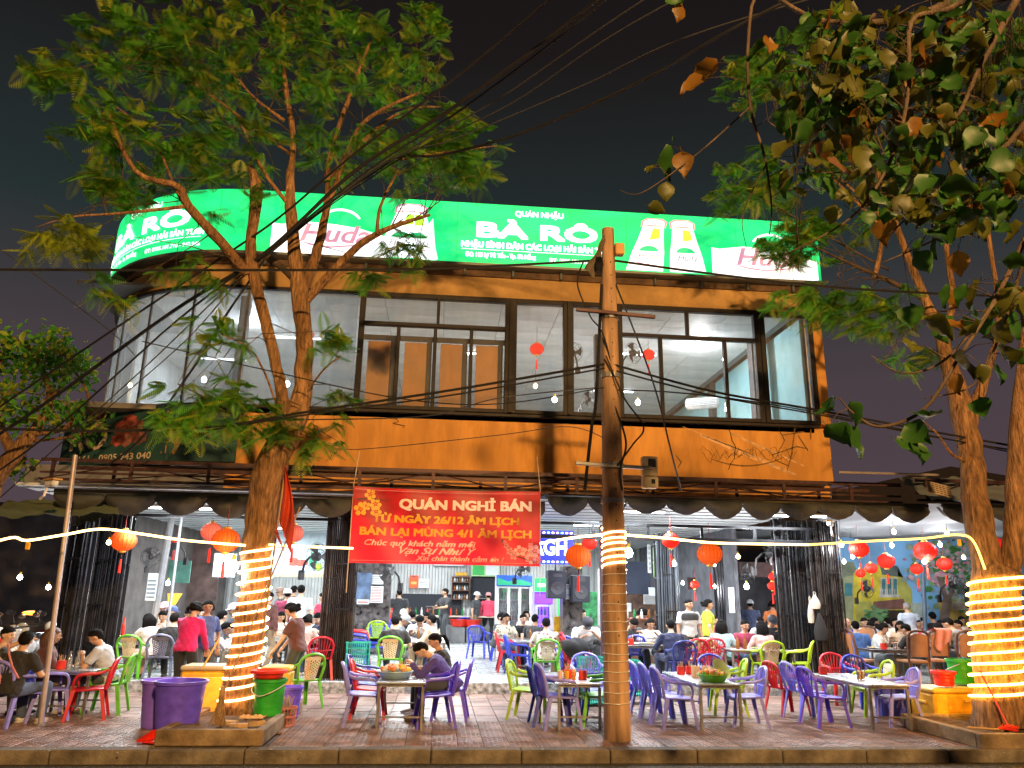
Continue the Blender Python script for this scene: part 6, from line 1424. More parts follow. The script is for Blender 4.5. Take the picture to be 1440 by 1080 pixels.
def fridge(px0, px1, Y, h, label, doors, body, header, lit=None, hh=.35, bottles=True):
    x0, x1 = gx(px0, Y, 1), gx(px1, Y, 1); w = x1-x0; t = empty('glass_fridge', ((x0+x1)/2, Y, FZ), 0, label, 'fridge')
    MB().box((0, .55, h/2), (w, .08, h)).build('back_panel', body, t)
    for s_ in (-1, 1): MB().box((s_*(w/2-.03), .27, h/2), (.06, .50, h)).build('side_panel', body, t)
    MB().box((0, .27, h-.02), (w-.13, .5, .04)).build('top_panel', body, t); MB().box((0, .27, .12), (w-.13, .48, .22)).build('base_panel', body, t)
    MB().cbox((0, -.02, h-hh/2), (w, .05, hh), .01).build('header', header, t)
    dw = (w-.08)/doors
    for k in range(doors):
        cx = -w/2+.04+dw*(k+.5); f = MB(); z0, z1 = .25, h-hh-.02
        for (c, s_) in (((cx-dw/2+.025, 0, (z0+z1)/2), (.05, .04, z1-z0)), ((cx+dw/2-.025, 0, (z0+z1)/2), (.05, .04, z1-z0)), ((cx, 0, z0+.025), (dw-.11, .04, .05)), ((cx, 0, z1-.025), (dw-.11, .04, .05))): f.box(c, s_)
        d = f.build('door', body, t); MB().box((cx, 0, (z0+z1)/2), (dw-.1, .008, z1-z0-.1)).build('pane', m_gl, d); MB().cbox((cx+dw/2-.06, -.04, 1.1), (.015, .03, .3), .004).build('handle', m_black, d)
    for j in range(4):
        z = .40+j*(h-hh-.5)/4; MB().box((0, .3, z), (w-.14, .4, .02)).build('rack', lit or m_tl, t)
        if bottles:
            b = MB(); n = int((w-.2)/.09)
            for i in range(n): b.lathe([(.03, 0), (.03, .13), (.012, .18), (.012, .24), (0, .24)], 8, c=(-w/2+.13+i*.09, .2, z+.015))
            b.build('bottles', [m_bot, m_bota, m_botw, m_bot][j], t, kind='stuff')
    if lit: MB().box((0, .50, h/2), (w-.14, .02, h-hh-.3)).build('lit_back', lit, t)
    return t
hdr = M('header_mix', (.04, .30, .30), .4)
ft = fridge(697, 748, 25.5, 2.15, 'wide white three door glass fridge with a green and blue header', 3, PL['white'], M('header_blue', (.02, .12, .55), .4), None, .34, bottles=True)
b = MB().add([(-.55, -.048, 1.84), (.55, -.048, 1.84), (.55, -.048, 1.92), (.2, -.048, 2.02), (-.2, -.048, 1.95), (-.55, -.048, 2.06)], [(0, 1, 2, 3, 4, 5)]).build('header_print', M('header_green', (.02, .45, .22), .4), ft)
f2 = fridge(751, 777, 20.5, 1.62, 'purple lit narrow drinks fridge beside the white fridge', 1, M('fridge_white', (.5, .48, .6), .4), E('fridge_head', (.18, .04, .85), .9), E('fridge_purple', (.20, .06, .95), 2.2), .30)
board(752, 813, 770, 832, 20.4, E('lit_green_panel', (.02, .75, .10), 1.0), 'small lit green sign above the purple fridge', 'lit_sign', bits=[(.2, .35, .8, .6, E('lit_white_bits', (.8, 1, .85), 1))])
# LED board
lb, w, h = board(690, 744, 807, 794, 17.0, E('led_blue', (.012, .02, .45), 1.0), 'bright blue LED sign with white letters beside the red banner', 'led_sign')
lettering('AGH', (w/2-.53, -.03, -.16), .46, E('led_white_text', (.70, .95, 1.0), 2.5), lb, .014, fit=.78)
for z in (h/2-.05, -h/2+.05):
    for k in range(18): MB().cbox((-w/2+.06+k*(w-.12)/17, -.025, z), (.055, .02, .035), .006).build('led_dot', E('led_amber' if k % 3 else 'led_cyan', (1, .65, .1) if k % 3 else (.3, .8, 1), 3), lb)
# speakers
for (px, py, w, h, l) in ((782, 822, .42, .62, 'black loudspeaker left of the pair under the blue LED sign'), (815, 828, .42, .60, 'black loudspeaker right of the pair by the utility pole')):
    p = at(px, py, 18.0); t = empty('loudspeaker', p, 0, l, 'speaker'); MB().cbox((0, 0, 0), (w, .4, h), .02).build('cabinet', M('speaker_black', (.02, .022, .035), .6), t); MB().lathe([(.16, 0), (.15, .015), (.05, .005), (0, .02)], 18, mt=Matrix.Rotation(R(90), 4, 'X')).build('cone', M('cone_grey', (.05, .05, .06), .5), t, loc=(0, -.2, -.08)); MB().cbox((0, -.205, .2), (.2, .02, .1), .01).build('horn', M('cone_grey'), t); MB().tube([(0, .1, h/2), (0, .1, 1.0)], .02, 6).build('hanger', m_black, t)
o = MB().box((0, 0, 0), (.46, .5, 2.2)).build('stone_pillar', M('marble_dark'), None, loc=(gx(803, 18.6, 1), 18.6, FZ+1.1)); tag(o, 'dark speckled pillar with a white notice right of the purple fridge', 'pillar')
board(794, 822, 813, 828, 18.2, m_pap, 'white label at the top of the dark pillar'); board(795, 829, 813, 843, 18.15, m_pap, 'torn white notice on the dark pillar', bits=[(.1, .4, .8, .5, M('note_blue', (.1, .3, .6), .6))])
board(779, 867, 789, 890, 19.0, PL['yellow'], 'yellow plastic panel standing right of the purple fridge', 'panel')
board(818, 832, 840, 880, 22.0, M('bamboo_pic', (.04, .30, .10), .6, 0, .6, 6), 'tall green bamboo picture left of the utility pole'); board(784, 830, 792, 866, 23.0, m_grn, 'narrow green banner behind the pillar')
board(840, 800, 846, 880, 17, M('strip_grey', (.35, .36, .38), .5), 'narrow grey post beside the utility pole', 'post')
o = MB().box((0, 0, 0), (.16, .16, 2.9)).build('iron_post', m_iron, None, loc=(gx(851, 14.6, 1.5), 14.6, FZ+1.45)); tag(o, 'dark iron post just left of and behind the utility pole', 'post')
# cashier corner right of the pole
board(905, 836, 925, 850, 22.0, m_pap, 'white paper on the cashier back wall'); board(880, 832, 928, 868, 22.1, M('shelf_brown', (.16, .09, .06), .6, 0, .5, 5), 'brown noticeboard behind the cashier', 'noticeboard'); board(880, 848, 888, 860, 21.9, m_pap, 'small white sheet at the left of the noticeboard')
board(910, 766, 916, 806, 20, M('strip_text', (.45, .48, .50), .5), 'vertical grey text banner in the hall', bits=[(.2, .1+.18*k, .8, .22+.18*k, m_prt) for k in range(5)]); board(918, 770, 926, 812, 20, M('banner_lime', (.25, .55, .15), .5), 'vertical lime green banner in the hall', bits=[(.2, .3, .8, .6, m_grn)])
board(878, 790, 915, 836, 21.0, M('tent_dark', (.03, .04, .07), .8), 'dark blue cloth panel hanging behind the light bulb', 'cloth_panel'); board(912, 826, 928, 838, 20.6, M('ac_grey', (.45, .52, .58), .4), 'grey electric box under the text banner', 'box')
cc = empty('cashier_counter', (gx(910, 19.3, .5), 19.3, FZ), 0, 'brown cashier counter with jars under the coral shirted cashier', 'counter'); MB().cbox((0, 0, 1.0), (1.5, .5, .05), .01).build('counter_top', m_wood, cc); MB().box((0, 0, .48), (1.4, .4, .96)).build('counter_body', M('counter_brown', (.12, .06, .04), .5, 0, .3, 5), cc)
for k in range(6): bottle3(cc.location.x-.5+k*.18, 19.2, FZ+1.03, [PL['white'], m_bot, PL['white'], m_bota, m_bota, PL['greenb']][k], ['white jar at the left end of the cashier counter', 'green jar second on the cashier counter', 'white jar third on the cashier counter', 'amber bottle fourth on the cashier counter', 'amber bottle fifth on the cashier counter', 'green jar at the right end of the cashier counter'][k], .22, 'jars on the cashier counter')
board(1024, 826, 1034, 862, 18.8, m_pap, 'tall white price sheet on the gate leaf', bits=[(.15, .06+.09*k, .85, .09+.09*k, m_prt) for k in range(10)])
o = MB().box((0, 0, 0), (7.6, .1, 2.6)).build('partition', M('panel_dark', (.09, .09, .11), .35, 0, .4, 2), None, loc=(gx(866, 24, 1.5)+3.8, 24.0, FZ+1.3)); tag(o, 'dark glossy partition at the back of the hall on the right', 'partition')
board(1038, 790, 1090, 812, 22, M('redbrown_banner', (.18, .09, .09), .6, 0, .4, 3), 'dull red banner high on the right partition', 'wall_banner'); board(966, 812, 1005, 830, 22, M('redbrown_banner'), 'dull brown banner on the partition behind the standing man', 'wall_banner')
# left interior
board(180, 770, 216, 860, 22, M('panel_brown', (.10, .06, .05), .7, 0, .4, 3), 'dark brown panel behind the leftmost lanterns', 'partition'); board(232, 760, 300, 880, 24, M('panel_brown2', (.13, .08, .07), .7, 0, .4, 3), 'brown partition wall left of the menu board', 'partition'); board(238, 788, 266, 820, 21.5, M('panel_green', (.10, .28, .22), .6, 0, .3, 3), 'green cloth panel over the brown partition', 'cloth_panel')
board(209, 806, 218, 845, 17, m_pap, 'tall white notice strip on the post at the left', bits=[(.1, .1+.15*k, .9, .16+.15*k, m_prt) for k in range(5)])
o = MB().tube([(gx(214, 17.1, 1), 17.1, FZ), (gx(214, 17.1, 1)+.12, 17.1, 3.3)], .07, 8).build('post', M('post_grey', (.3, .3, .31), .5), None, True); tag(o, 'pale grey post with paper notices at the left of the hall', 'post')
o = MB().tube([(gx(236, 16.5, 1), 16.5, FZ), (gx(236, 16.5, 1), 16.5, 3.3)], .03, 8).build('post', M('post_grey'), None, True); tag(o, 'thin grey post behind the diners at the left of the hall', 'post')
t = empty('warning_triangle', at(245, 842, 19), 0, 'yellow triangular sign among the diners on the left', 'sign'); MB().add([(-.17, 0, .12), (.17, 0, .12), (.04, 0, -.14), (-.12, 0, -.16), (-.17, .02, .12), (.17, .02, .12), (.04, .02, -.14), (-.12, .02, -.16)], [(0, 3, 2, 1), (4, 5, 6, 7), (0, 1, 5, 4), (1, 2, 6, 5), (2, 3, 7, 6), (3, 0, 4, 7)]).build('plate', PL['yellow'], t)
MB().tube([(0, .01, -.14), (0, .01, -1.3)], .015, 6).build('stick', m_black, t)
for k, (px, c) in enumerate(((153, 'teal'), (161, 'teal'), (172, 'redb'), (147, 'white'))):
    bottle3(gx(px, 15.9, .8), 15.9, FZ+.66, PL[c], ['teal flask left of the pair behind the folded gate', 'teal flask right of the pair behind the folded gate', 'red orange flask beside the teal pair', 'white flask left of the teal pair'][k], .34, 'flasks behind the left gate')
table(160, 15.7, 16.1, 1.0, FZ, .66, 'side table with flasks behind the left folded gates', m=m_dark)
# fans
m_fb = M('fan_black', (.02, .02, .022), .4)
def fan(p, rz, label, s=1.0, upper=False, col=m_fb):
    t = empty('wall_fan', p, rz, label, 'fan', 'wall fans'); t.scale = (s, s, s)
    MB().lathe([(.03, -.02), (.075, 0), (.075, .10), (.04, .14)], 12, mt=Matrix.Rotation(R(90), 4, 'X')).build('motor', col, t, True, loc=(0, .02, 0))
    for k in range(3):
        a = k*2.094; b = MB().sheet(lambda u, v: ((.05+.17*u)*math.cos(a+(v-.5)*.9*(.6+.5*u)), -.07+.03*(v-.5), (.05+.17*u)*math.sin(a+(v-.5)*.9*(.6+.5*u))), 5, 4); b.build('blade', M('fan_blade', (.06, .06, .065), .35), t, True)
    b = MB()
    for k in range(14): a = k*2*math.pi/14; b.tube([(.04*math.cos(a), -.12, .04*math.sin(a)), (.2*math.cos(a), -.11, .2*math.sin(a)), (.235*math.cos(a), -.05, .235*math.sin(a)), (.17*math.cos(a), .02, .17*math.sin(a))], .0028, 3, cap=False)
    for rr, y in ((.235, -.05), (.2, -.11), (.12, -.118)): b.tube([(rr*math.cos(a*.2618), y, rr*math.sin(a*.2618)) for a in range(25)], .004, 4, cap=False)
    b.build('grille', col, t); MB().tube([(0, .12, 0), (0, .24, -.10), (0, .28, -.26)], .02, 7).build('arm', col, t); MB().cbox((0, .30, -.3), (.12, .05, .16), .01).build('mount', col, t)
for (px, py, Y, rz, l, s) in ((443, 783, 17, .9, 'large black fan left of the folded gate by the banner', 1.25), (548, 803, 19, -.8, 'black fan with red hub just under the left end of the banner', 1.2), (733, 800, 24, .5, 'black fan above the white fridge', 1.2), (1081, 778, 16.0, .7, 'black fan with red tassels beside the folded gates', 1.2), (1048, 808, 19, .6, 'black fan behind the cashier side in front of the dark partition', 1.2), (1217, 828, 19.5, .4, 'black fan on the painted wall left of the painted balcony', 1.0), (1338, 822, 19.5, .5, 'black fan on the painted tree of the mural', 1.2), (1358, 826, 19.8, -.6, 'second black fan on the painted tree of the mural', 1.0), (247, 768, 19, -.6, 'black fan high in the left part of the hall', 1.1), (212, 783, 18, .5, 'black fan by the notice strip on the left', .9)): fan(at(px, py, Y), rz, l, s)
fan(at(480, 483, 16.3), .4, 'black fan upstairs behind the curved glazing', 1.0); fan(at(806, 497, 15.6), -.5, 'black fan upstairs left of the utility pole', 1.0); fan(at(888, 497, 15.8), .6, 'black fan upstairs right of the utility pole', 1.0); fan(at(826, 562, 16.5), .6, 'small black fan low in the upstairs window by the pole', .8)
# lanterns, bulbs, tubes, string rope
m_lant = thin('lantern_orange', (.80, .16, .02), .55, .6, .55, (1, .20, .02)); m_lanr = thin('lantern_red', (.85, .04, .02), .55, .6, .65, (1, .05, .025)); m_lanp = thin('lantern_pale', (.75, .22, .16), .5, .6, .35, (1, .3, .2)); m_gold = M('gold_trim', (.75, .45, .08), .4, .4)
m_rib = M('lantern_rib', (.25, .015, .01), .7)
def lantern(px, py, Y, d, label, m=m_lant, tassel=True, hang=.35, grp='hanging lanterns'):
    s = d*Y/1123/2; t = empty('lantern', at(px, py, Y), 0, label, 'lantern', grp)
    n = 20; pr = [(s*max(.25, math.sin(math.pi*k/16))*1.0, -s*.86*math.cos(math.pi*k/16)) for k in range(17)]
    b = MB(); nn = 40; vs, fs = [], []
    for (rr, z) in pr:
        for j in range(nn): a = 2*math.pi*j/nn; q = rr*(1-.045*(j % 2)); vs.append((q*math.cos(a), q*math.sin(a), z))
    for i in range(16):
        for j in range(nn): a, c = i*nn+j, i*nn+(j+1) % nn; fs.append((a, c, c+nn, a+nn))
    b.add(vs, fs).build('paper_shell', m, t, True)
    b = MB()
    for j in range(20):
        a = 2*math.pi*j/20; b.tube([(rr*1.01*math.cos(a), rr*1.01*math.sin(a), z) for rr, z in pr[2:15:2]], s*.016, 3, cap=False)
    b.build('ribs', m_rib, t); MB().lathe([(s*.27, -.01), (s*.27, .025), (s*.2, .025)], 14, c=(0, 0, s*.84)).build('cap', m_gold, t); MB().lathe([(s*.2, -.03), (s*.27, -.02), (s*.27, .01)], 14, c=(0, 0, -s*.84)).build('cap', m_gold, t)
    MB().tube([(0, 0, s*.86), (0, 0, s*.86+hang)], .004, 4).build('cord', m_rib, t)
    if tassel:
        MB().tube([(0, 0, -s*.88), (0, 0, -s*1.5)], .003, 4).build('cord', m_rib, t); MB().lathe([(.008, 0), (.016, -.02), (.022, -.22), (.0, -.22)], 8, c=(0, 0, -s*1.5)).build('tassel', m_lanr, t)
    return t
for (px, py, Y, d, l, m) in ((318, 760, 11.4, 38, 'large orange ribbed lantern left of the light wrapped trunk', m_lant), (813, 782, 11.4, 37, 'large orange lantern just left of the utility pole', m_lant), (998, 779, 11.4, 37, 'large orange lantern right of the utility pole', m_lant),
    (298, 748, 13.0, 30, 'pale red lantern half behind the large orange one on the left', m_lanp), (413, 750, 13.2, 28, 'pale and red lantern right of the red flag', m_lanp), (943, 760, 13.5, 26, 'red lantern tucked under the header rail', m_lanr), (829, 764, 14.8, 22, 'small red lantern behind the large lantern by the pole', m_lanr), (977, 822, 19, 13, 'small red lantern hanging over the standing man', m_lanr),
    (1208, 772, 14.5, 28, 'red lantern with tassel just right of the wide folded gate', m_lanr), (1246, 789, 17, 25, 'red lantern in front of the painted roof', m_lanr), (1301, 775, 15.5, 33, 'largest red lantern of the right hand room', m_lanr), (1289, 800, 18, 18, 'small red lantern left below the largest one', m_lanr), (1328, 793, 17.5, 22, 'red lantern right below the largest one', m_lanr), (1225, 799, 18, 18, 'small red lantern in front of the painted house', m_lanr), (1210, 806, 18.5, 15, 'smallest red lantern near the folded gate', m_lanr),
    (1088, 811, 17, 15, 'upper of two red lanterns left of the folded gates', m_lanr), (1086, 824, 17, 14, 'lower of two red lanterns left of the folded gates', m_lanr), (1400, 768, 13.5, 30, 'red lantern showing in the fork of the right tree', m_lanr), (246, 765, 20, 12, 'small distant red lantern in the left part of the hall', m_lanr)): lantern(px, py, Y, d, l, m, hang=.3)
for (px, py, Y, d, l) in ((755, 491, 15.6, 22, 'red lantern behind the upstairs window left of the pole'), (912, 499, 15.8, 20, 'red lantern behind the upstairs window right of the pole'), (437, 471, 16.0, 12, 'red lantern upstairs beside the left trunk')): lantern(px, py, Y, d, l, m_lanr, hang=.4)
# slatted leftmost lantern seen through the gate
lantern(174, 760, 13.8, 34, 'orange lantern seen between the bars of the leftmost gates', m_lant)
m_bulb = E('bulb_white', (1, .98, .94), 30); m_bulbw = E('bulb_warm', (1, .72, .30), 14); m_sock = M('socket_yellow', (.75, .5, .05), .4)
def bulb(px, py, Y, s, power, label, warm=False, sock=True, hang=.25):
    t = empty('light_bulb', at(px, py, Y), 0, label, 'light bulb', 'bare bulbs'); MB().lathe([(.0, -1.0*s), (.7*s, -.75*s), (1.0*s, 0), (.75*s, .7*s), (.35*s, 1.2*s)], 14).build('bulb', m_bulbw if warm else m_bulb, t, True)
    MB().lathe([(.38*s, 1.2*s), (.4*s, 2.1*s), (.15*s, 2.3*s)], 10).build('socket', m_sock, t, True); MB().tube([(0, 0, 2.3*s), (0, 0, 2.3*s+hang)], .004, 4).build('cord', m_cab, t)
    if power: light('POINT', (0, -.02, -1.3*s), power*1.5, (1, .75, .45) if warm else (.97, .98, 1.0), t, .05)
bulb(328, 797, 10.9, .07, 26, 'big round white bulb hanging left of the left trunk'); bulb(884, 778, 10.9, .062, 26, 'white bulb in a yellow socket just right of the utility pole')
for (px, py, Y, l) in ((153, 763, 10.4, 'glowing yellow bulb hanging from the rope left of the slatted lantern'), (1038, 783, 10.6, 'glowing yellow bulb hanging right of the large right lantern')): bulb(px, py, Y, .03, 0, l, True)  # bulb shells glow by themselves, no lamp inside
for (px, py, Y, s, pw, l) in ((28, 812, 19, .055, 25, 'bright bulb far left over the scooters'), (68, 826, 20, .055, 25, 'second bright bulb over the scooters'), (168, 835, 18, .05, 22, 'bulb glowing behind the folded gates on the left'), (236, 820, 18, .05, 28, 'bulb over the capped diners on the left'), (948, 793, 16, .045, 30, 'bulb beside the grey folded gate'), (1004, 794, 16.5, .04, 28, 'bulb below the large lantern right of the pole'), (1050, 825, 18, .06, 32, 'bright bulb above the helmeted visitor'), (1100, 802, 15.5, .035, 20, 'small bulb against the narrow folded gate'), (1005, 825, 18, .035, 20, 'small bulb over the yellow green shirt'), (960, 820, 19, .035, 20, 'small bulb left of the standing man')): bulb(px, py, Y, s, pw, l)
for (px, py, Y, l) in ((1183, 766, 14.5, 'bulb at the gate end of the right hand room'), (1257, 748, 15.5, 'bulb high left under the right tarpaulin'), (1332, 751, 15.5, 'bulb high right under the right tarpaulin'), (1254, 767, 17, 'bulb under the high left one in the right hand room'), (1322, 766, 17, 'bulb left of the trunk in the right hand room'), (1199, 783, 18, 'bulb near the first red lantern'), (1187, 790, 19, 'small bulb lowest near the folded gate'), (1355, 784, 19, 'bulb over the painted tree'), (1300, 790, 15.4, 'bulb glowing under the largest red lantern')): bulb(px, py, Y, .045, 30, l, sock=False, hang=.5)
bulb(753, 543, 15.2, .045, 8, 'orange bulb upstairs under the red lantern', True); bulb(183, 542, 17.5, .05, 6, 'orange lamp upstairs behind the curved glazing', True)
for (px, py, Y, pw, l) in ((356, 452, 16.5, 90, 'bright upstairs lamp behind the left tree'), (287, 534, 17.5, 30, 'low upstairs lamp behind the leaves at the left'), (780, 562, 17.0, 28, 'white upstairs lamp left of the pole'), (897, 566, 17.0, 28, 'white upstairs lamp right of the pole'), (985, 488, 16.6, 70, 'bright ceiling lamp in the big right window'), (404, 540, 17, 25, 'small upstairs lamp between the left stems')): bulb(px, py, Y, .06, pw, l, hang=.1)
def tube_lamp(x, y, z, L, pw, label, rz=0, m=None):
    t = empty('tube_light', (x, y, z), rz, label, 'tube light', 'ceiling tube lights'); MB().cbox((0, 0, .035), (L, .07, .03), .006).build('housing', PL['white'], t); MB().tube([(-L/2+.03, 0, 0), (L/2-.03, 0, 0)], .016, 8).build('tube', m or E('tube_white', (.92, .97, 1), 12), t)
    light('AREA', (0, 0, -.03), pw, (.90, .96, 1.0), t, L, size_y=.08)
names = ['front left', 'front centre', 'front right', 'second row left', 'second row centre', 'second row right', 'third row left', 'third row centre', 'third row right', 'back left', 'back centre', 'back right']
for k in range(12):
    i, j = k % 3, k//3; tube_lamp(-4.6+i*4.2, 15.4+j*3.3, 3.33, 1.2, 158, 'white tube light under the hall ceiling, '+names[k])
for k, (x, y) in enumerate(((-3.4, 17.4), (0.5, 18), (4.5, 17.5), (4.8, 21), (-5.7, 19.4))): tube_lamp(x, y, 7.36, 1.2, [70, 110, 130, 100, 60][k], ['upstairs tube light over the curved glazing', 'upstairs tube light in the middle of the ceiling', 'upstairs tube light at the right', 'upstairs tube light far back at the right', 'added upstairs tube light at the rounded corner'][k])  # the corner tube is added to brighten the curved glazing
for k, (x_, l_) in enumerate(((-4.4, 'at the left behind the scallops'), (-.2, 'behind the red banner'), (3.4, 'right of the pole'), (6.4, 'near the folded gates'))): tube_lamp(x_, 13.5, 2.98 if x_ < 1 else 3.12, 1.2, 130, 'added tube light under the awning '+l_)  # unseen tubes added to fill the terrace with white light
ac = empty('air_conditioner', at(988, 567, 18.5), -.5, 'white air conditioner high in the upstairs room', 'air conditioner'); MB().cbox((0, 0, 0), (.85, .22, .28), .05).build('casing', PL['white'], ac)
for k in range(4): MB().box((0, -.115, -.08+k*.04), (.75, .01, .012)).build('louvre', m_prt, ac)
# LED rope string across the front, clips
def rope(pts, label, m, rr=.016):
    P = smoothpath([at(*p) for p in pts], 5); o = MB().tube(P, rr, 6).build('led_rope', m, None, True); tag(o, label, 'light rope', 'ropes strung across the front'); return o
rope([(-40, 772, 10.1), (16, 756, 10.2), (38, 760, 10.2), (90, 752, 10.3), (142, 744, 10.4), (200, 751, 10.5), (262, 760, 10.7), (345, 767, 10.75)], 'glowing rope light from the left edge to the left trunk', E('led_warm2', (1.0, .66, .20), 6))
rope([(378, 766, 10.8), (440, 769, 11), (496, 771, 11.6)], 'glowing rope light from the left trunk to the banner', E('led_warm2', (1, 1, 1), 9)); rope([(760, 764, 11.8), (800, 757, 11), (846, 752, 9.9)], 'glowing rope light from the banner to the utility pole', LEDP)
rope([(876, 752, 9.9), (940, 757, 10.1), (998, 763, 10.3), (1070, 765, 10.4), (1137, 766, 10.5)], 'glowing rope light from the utility pole to the folded gates', E('led_warm2', (1, 1, 1), 9)); rope([(1137, 766, 10.5), (1240, 760, 10.4), (1300, 757, 10.2), (1345, 752, 10), (1368, 760, 9.9), (1385, 800, 9.7)], 'yellow rope light from the gates to the right trunk', E('led_yel2', (1, .70, .15), 2.2))
for (px, py, Y, l) in ((39, 768, 10.2, 'yellow plug tag on the rope light at the far left'), (1349, 763, 10, 'yellow plug tag on the rope light near the right trunk')): o = MB().cbox((0, 0, 0), (.05, .03, .09), .008).build('plug_tag', PL['yellow'], None, loc=at(px, py, Y)); tag(o, l, 'plug')
# flag on the tree
fgp = empty('red_flag', at(393, 770, 10.4), 0, 'furled red flag on a pole leaning on the left trunk', 'flag'); A, B_ = at(368, 900, 10.5), at(402, 655, 10.6); Lf = -at(393, 770, 10.4)
MB().tube([A, B_], .012, 6).build('pole', M('bamboo'), fgp, loc=Lf); m_flag = thin('flag_red', (.62, .06, .015), .35, .6)
def flg(u, v):
    t_ = u; a = at(400-18*(t_)**1.3*.4, 655+ (780-655)*t_*.62, 10.5); e_ = at(402+12*math.sin(math.pi*min(1, t_*1.1)*.8), 655+125*t_, 10.4); p = a.lerp(e_, v); p.y += .05*math.sin(v*11+t_*3); return p
MB().sheet(flg, 20, 14).build('cloth', m_flag, fgp, 'all', loc=Lf)
MB().sheet(lambda u, v: at(385+16*u+4*math.sin(v*3)*(1-u), 735+45*u+12*v*(1-u), 10.35+.03*math.sin(u*9+v*5)), 10, 8).build('cloth', m_flag, fgp, 'all', loc=Lf)
# scooters
def scooter(x, y, rz, col, label):
    s = empty('scooter', (x, y, 0), rz, label, 'scooter', 'parked scooters'); mb = M('scooter_'+col[0], col[1], .3, 0, .1, 3); 
    for (yy, nm) in ((-.62, 'wheel'), (.60, 'wheel')):
        w = MB().lathe([(.20, -.04), (.27, -.045), (.29, -.02), (.29, .02), (.27, .045), (.20, .04)], 24, mt=Matrix.Rotation(R(90), 4, 'Y')).build('wheel', M('tyre', (.02, .02, .02), .8), s, True, loc=(0, yy, .29)); MB().lathe([(.03, -.03), (.19, -.02), (.19, .02), (.03, .03)], 16, mt=Matrix.Rotation(R(90), 4, 'Y')).build('rim', M('galv'), w)
    MB().ell((0, .30, .62), (.15, .46, .17), 16).build('rear_body', mb, s, True); MB().cbox((0, -.12, .33), (.26, .5, .10), .04).build('floorboard', m_fb, s); MB().sheet(lambda u, v: (-.19+.38*u, -.40-.09*math.sin(math.pi*u)-.10*v, .32+.55*v), 8, 8).build('leg_shield', mb, s, True)
    MB().cbox((0, .22, .80), (.24, .66, .09), .04).build('seat', m_fb, s); MB().tube([(0, -.60, .30), (0, -.48, .95)], .03, 8).build('fork', M('galv'), s); MB().tube([(-.32, -.38, 1.02), (-.12, -.46, 1.0), (.12, -.46, 1.0), (.32, -.38, 1.02)], .016, 8).build('handlebar', m_fb, s)
    MB().ell((0, -.52, .93), (.12, .10, .11), 14).build('headlight', M('lens', (.6, .6, .55), .1), s, True); MB().ell((0, -.62, .60), (.09, .22, .05), 12).build('mudguard', mb, s, True)
    for a in (-1, 1): m_ = MB().tube([(.22*a, -.42, 1.02), (.27*a, -.42, 1.16)], .006, 5).build('mirror', m_fb, s); MB().ell((.28*a, -.42, 1.2), (.06, .012, .045), 10).build('glass', M('mirror_glass', (.6, .6, .6), .05, 1), m_)
    MB().ell((0, .76, .66), (.07, .03, .04), 10).build('tail_light', PL['redb'], s)
scooter(gx(2, 14.2, .7), 14.2, .3, ('red', (.55, .02, .02)), 'red parked scooter at the far left edge'); scooter(gx(28, 15.0, .7), 15.0, .2, ('white', (.6, .58, .55)), 'white parked scooter behind the black shirted diner'); scooter(gx(52, 15.8, .7), 15.8, -.1, ('silver', (.3, .3, .32)), 'silver parked scooter next to the white one'); scooter(gx(-12, 16.2, .7), 16.4, .1, ('black', (.03, .03, .03)), 'black parked scooter half out of the picture at the left'); scooter(gx(75, 16.8, .7), 16.8, .3, ('maroon', (.15, .02, .02)), 'maroon parked scooter left of the folded gates')
light('POINT', tuple(at(45, 858, 19)), 3, (1, .35, .08), None, .05).name = 'lamp_light'
o = MB().ell((0, 0, 0), (.22, .05, .05), 12).build('amber_lamp', E('amber', (1, .35, .05), 2.2), None, True, loc=at(45, 862, 18.8)); tag(o, 'glowing amber vehicle lamp behind the scooters', 'vehicle lamp')
# ---------------------------------------------------------------- people
def ik(a, t, l1, l2, pole):
    a, t = Vector(a), Vector(t); d = t-a; L = min(d.length, (l1+l2)*.995); d.normalize(); t = a+d*L
    c = (l1*l1-l2*l2+L*L)/(2*L); h = math.sqrt(max(1e-6, l1*l1-c*c)); p = Vector(pole); p = (p-d*p.dot(d)).normalized()
    return a+d*c+p*h, t
def remesh(b, vox, sm=4):
    me = b.mesh('tmp'); o = bpy.data.objects.new('tmp', me); COL.objects.link(o)
    m = o.modifiers.new('r', 'REMESH'); m.mode = 'VOXEL'; m.voxel_size = vox
    s = o.modifiers.new('s', 'SMOOTH'); s.factor = .5; s.iterations = sm
    dg = bpy.context.evaluated_depsgraph_get(); out = bpy.data.meshes.new_from_object(o.evaluated_get(dg))
    bpy.data.objects.remove(o); bpy.data.meshes.remove(me); out.materials.clear(); return out
def join_mesh(me, b, name):     # append raw geometry with its material indices
    vs = [tuple(v.co) for v in me.vertices]; fs = [tuple(p.vertices) for p in me.polygons]; k = len(vs)
    out = bpy.data.meshes.new(name); out.from_pydata(vs+list(b.v), [], fs+[tuple(i+k for i in f) for f in b.f])
    out.polygons.foreach_set('material_index', [0]*len(fs)+list(b.m)); out.update(); out.shade_smooth(); return out
def torso_rings(infl=0, z0=.86, z1=1.47, fem=False):
    T = [(.86, .155, .105, .01), (.93, .168, .112, .01), (1.02, .145, .10, 0), (1.10, .138 if not fem else .125, .095, 0), (1.20, .158 if not fem else .142, .108 if not fem else .115, -.005), (1.30, .172 if not fem else .155, .11 if not fem else .118, 0), (1.37, .168 if not fem else .150, .095, .008), (1.41, .125 if not fem else .11, .072, .012), (1.435, .07, .058, .012), (1.47, .05, .052, .005)]
    return [(z, a+infl, d+infl, y) for z, a, d, y in T if z0-.001 <= z <= z1+.001]
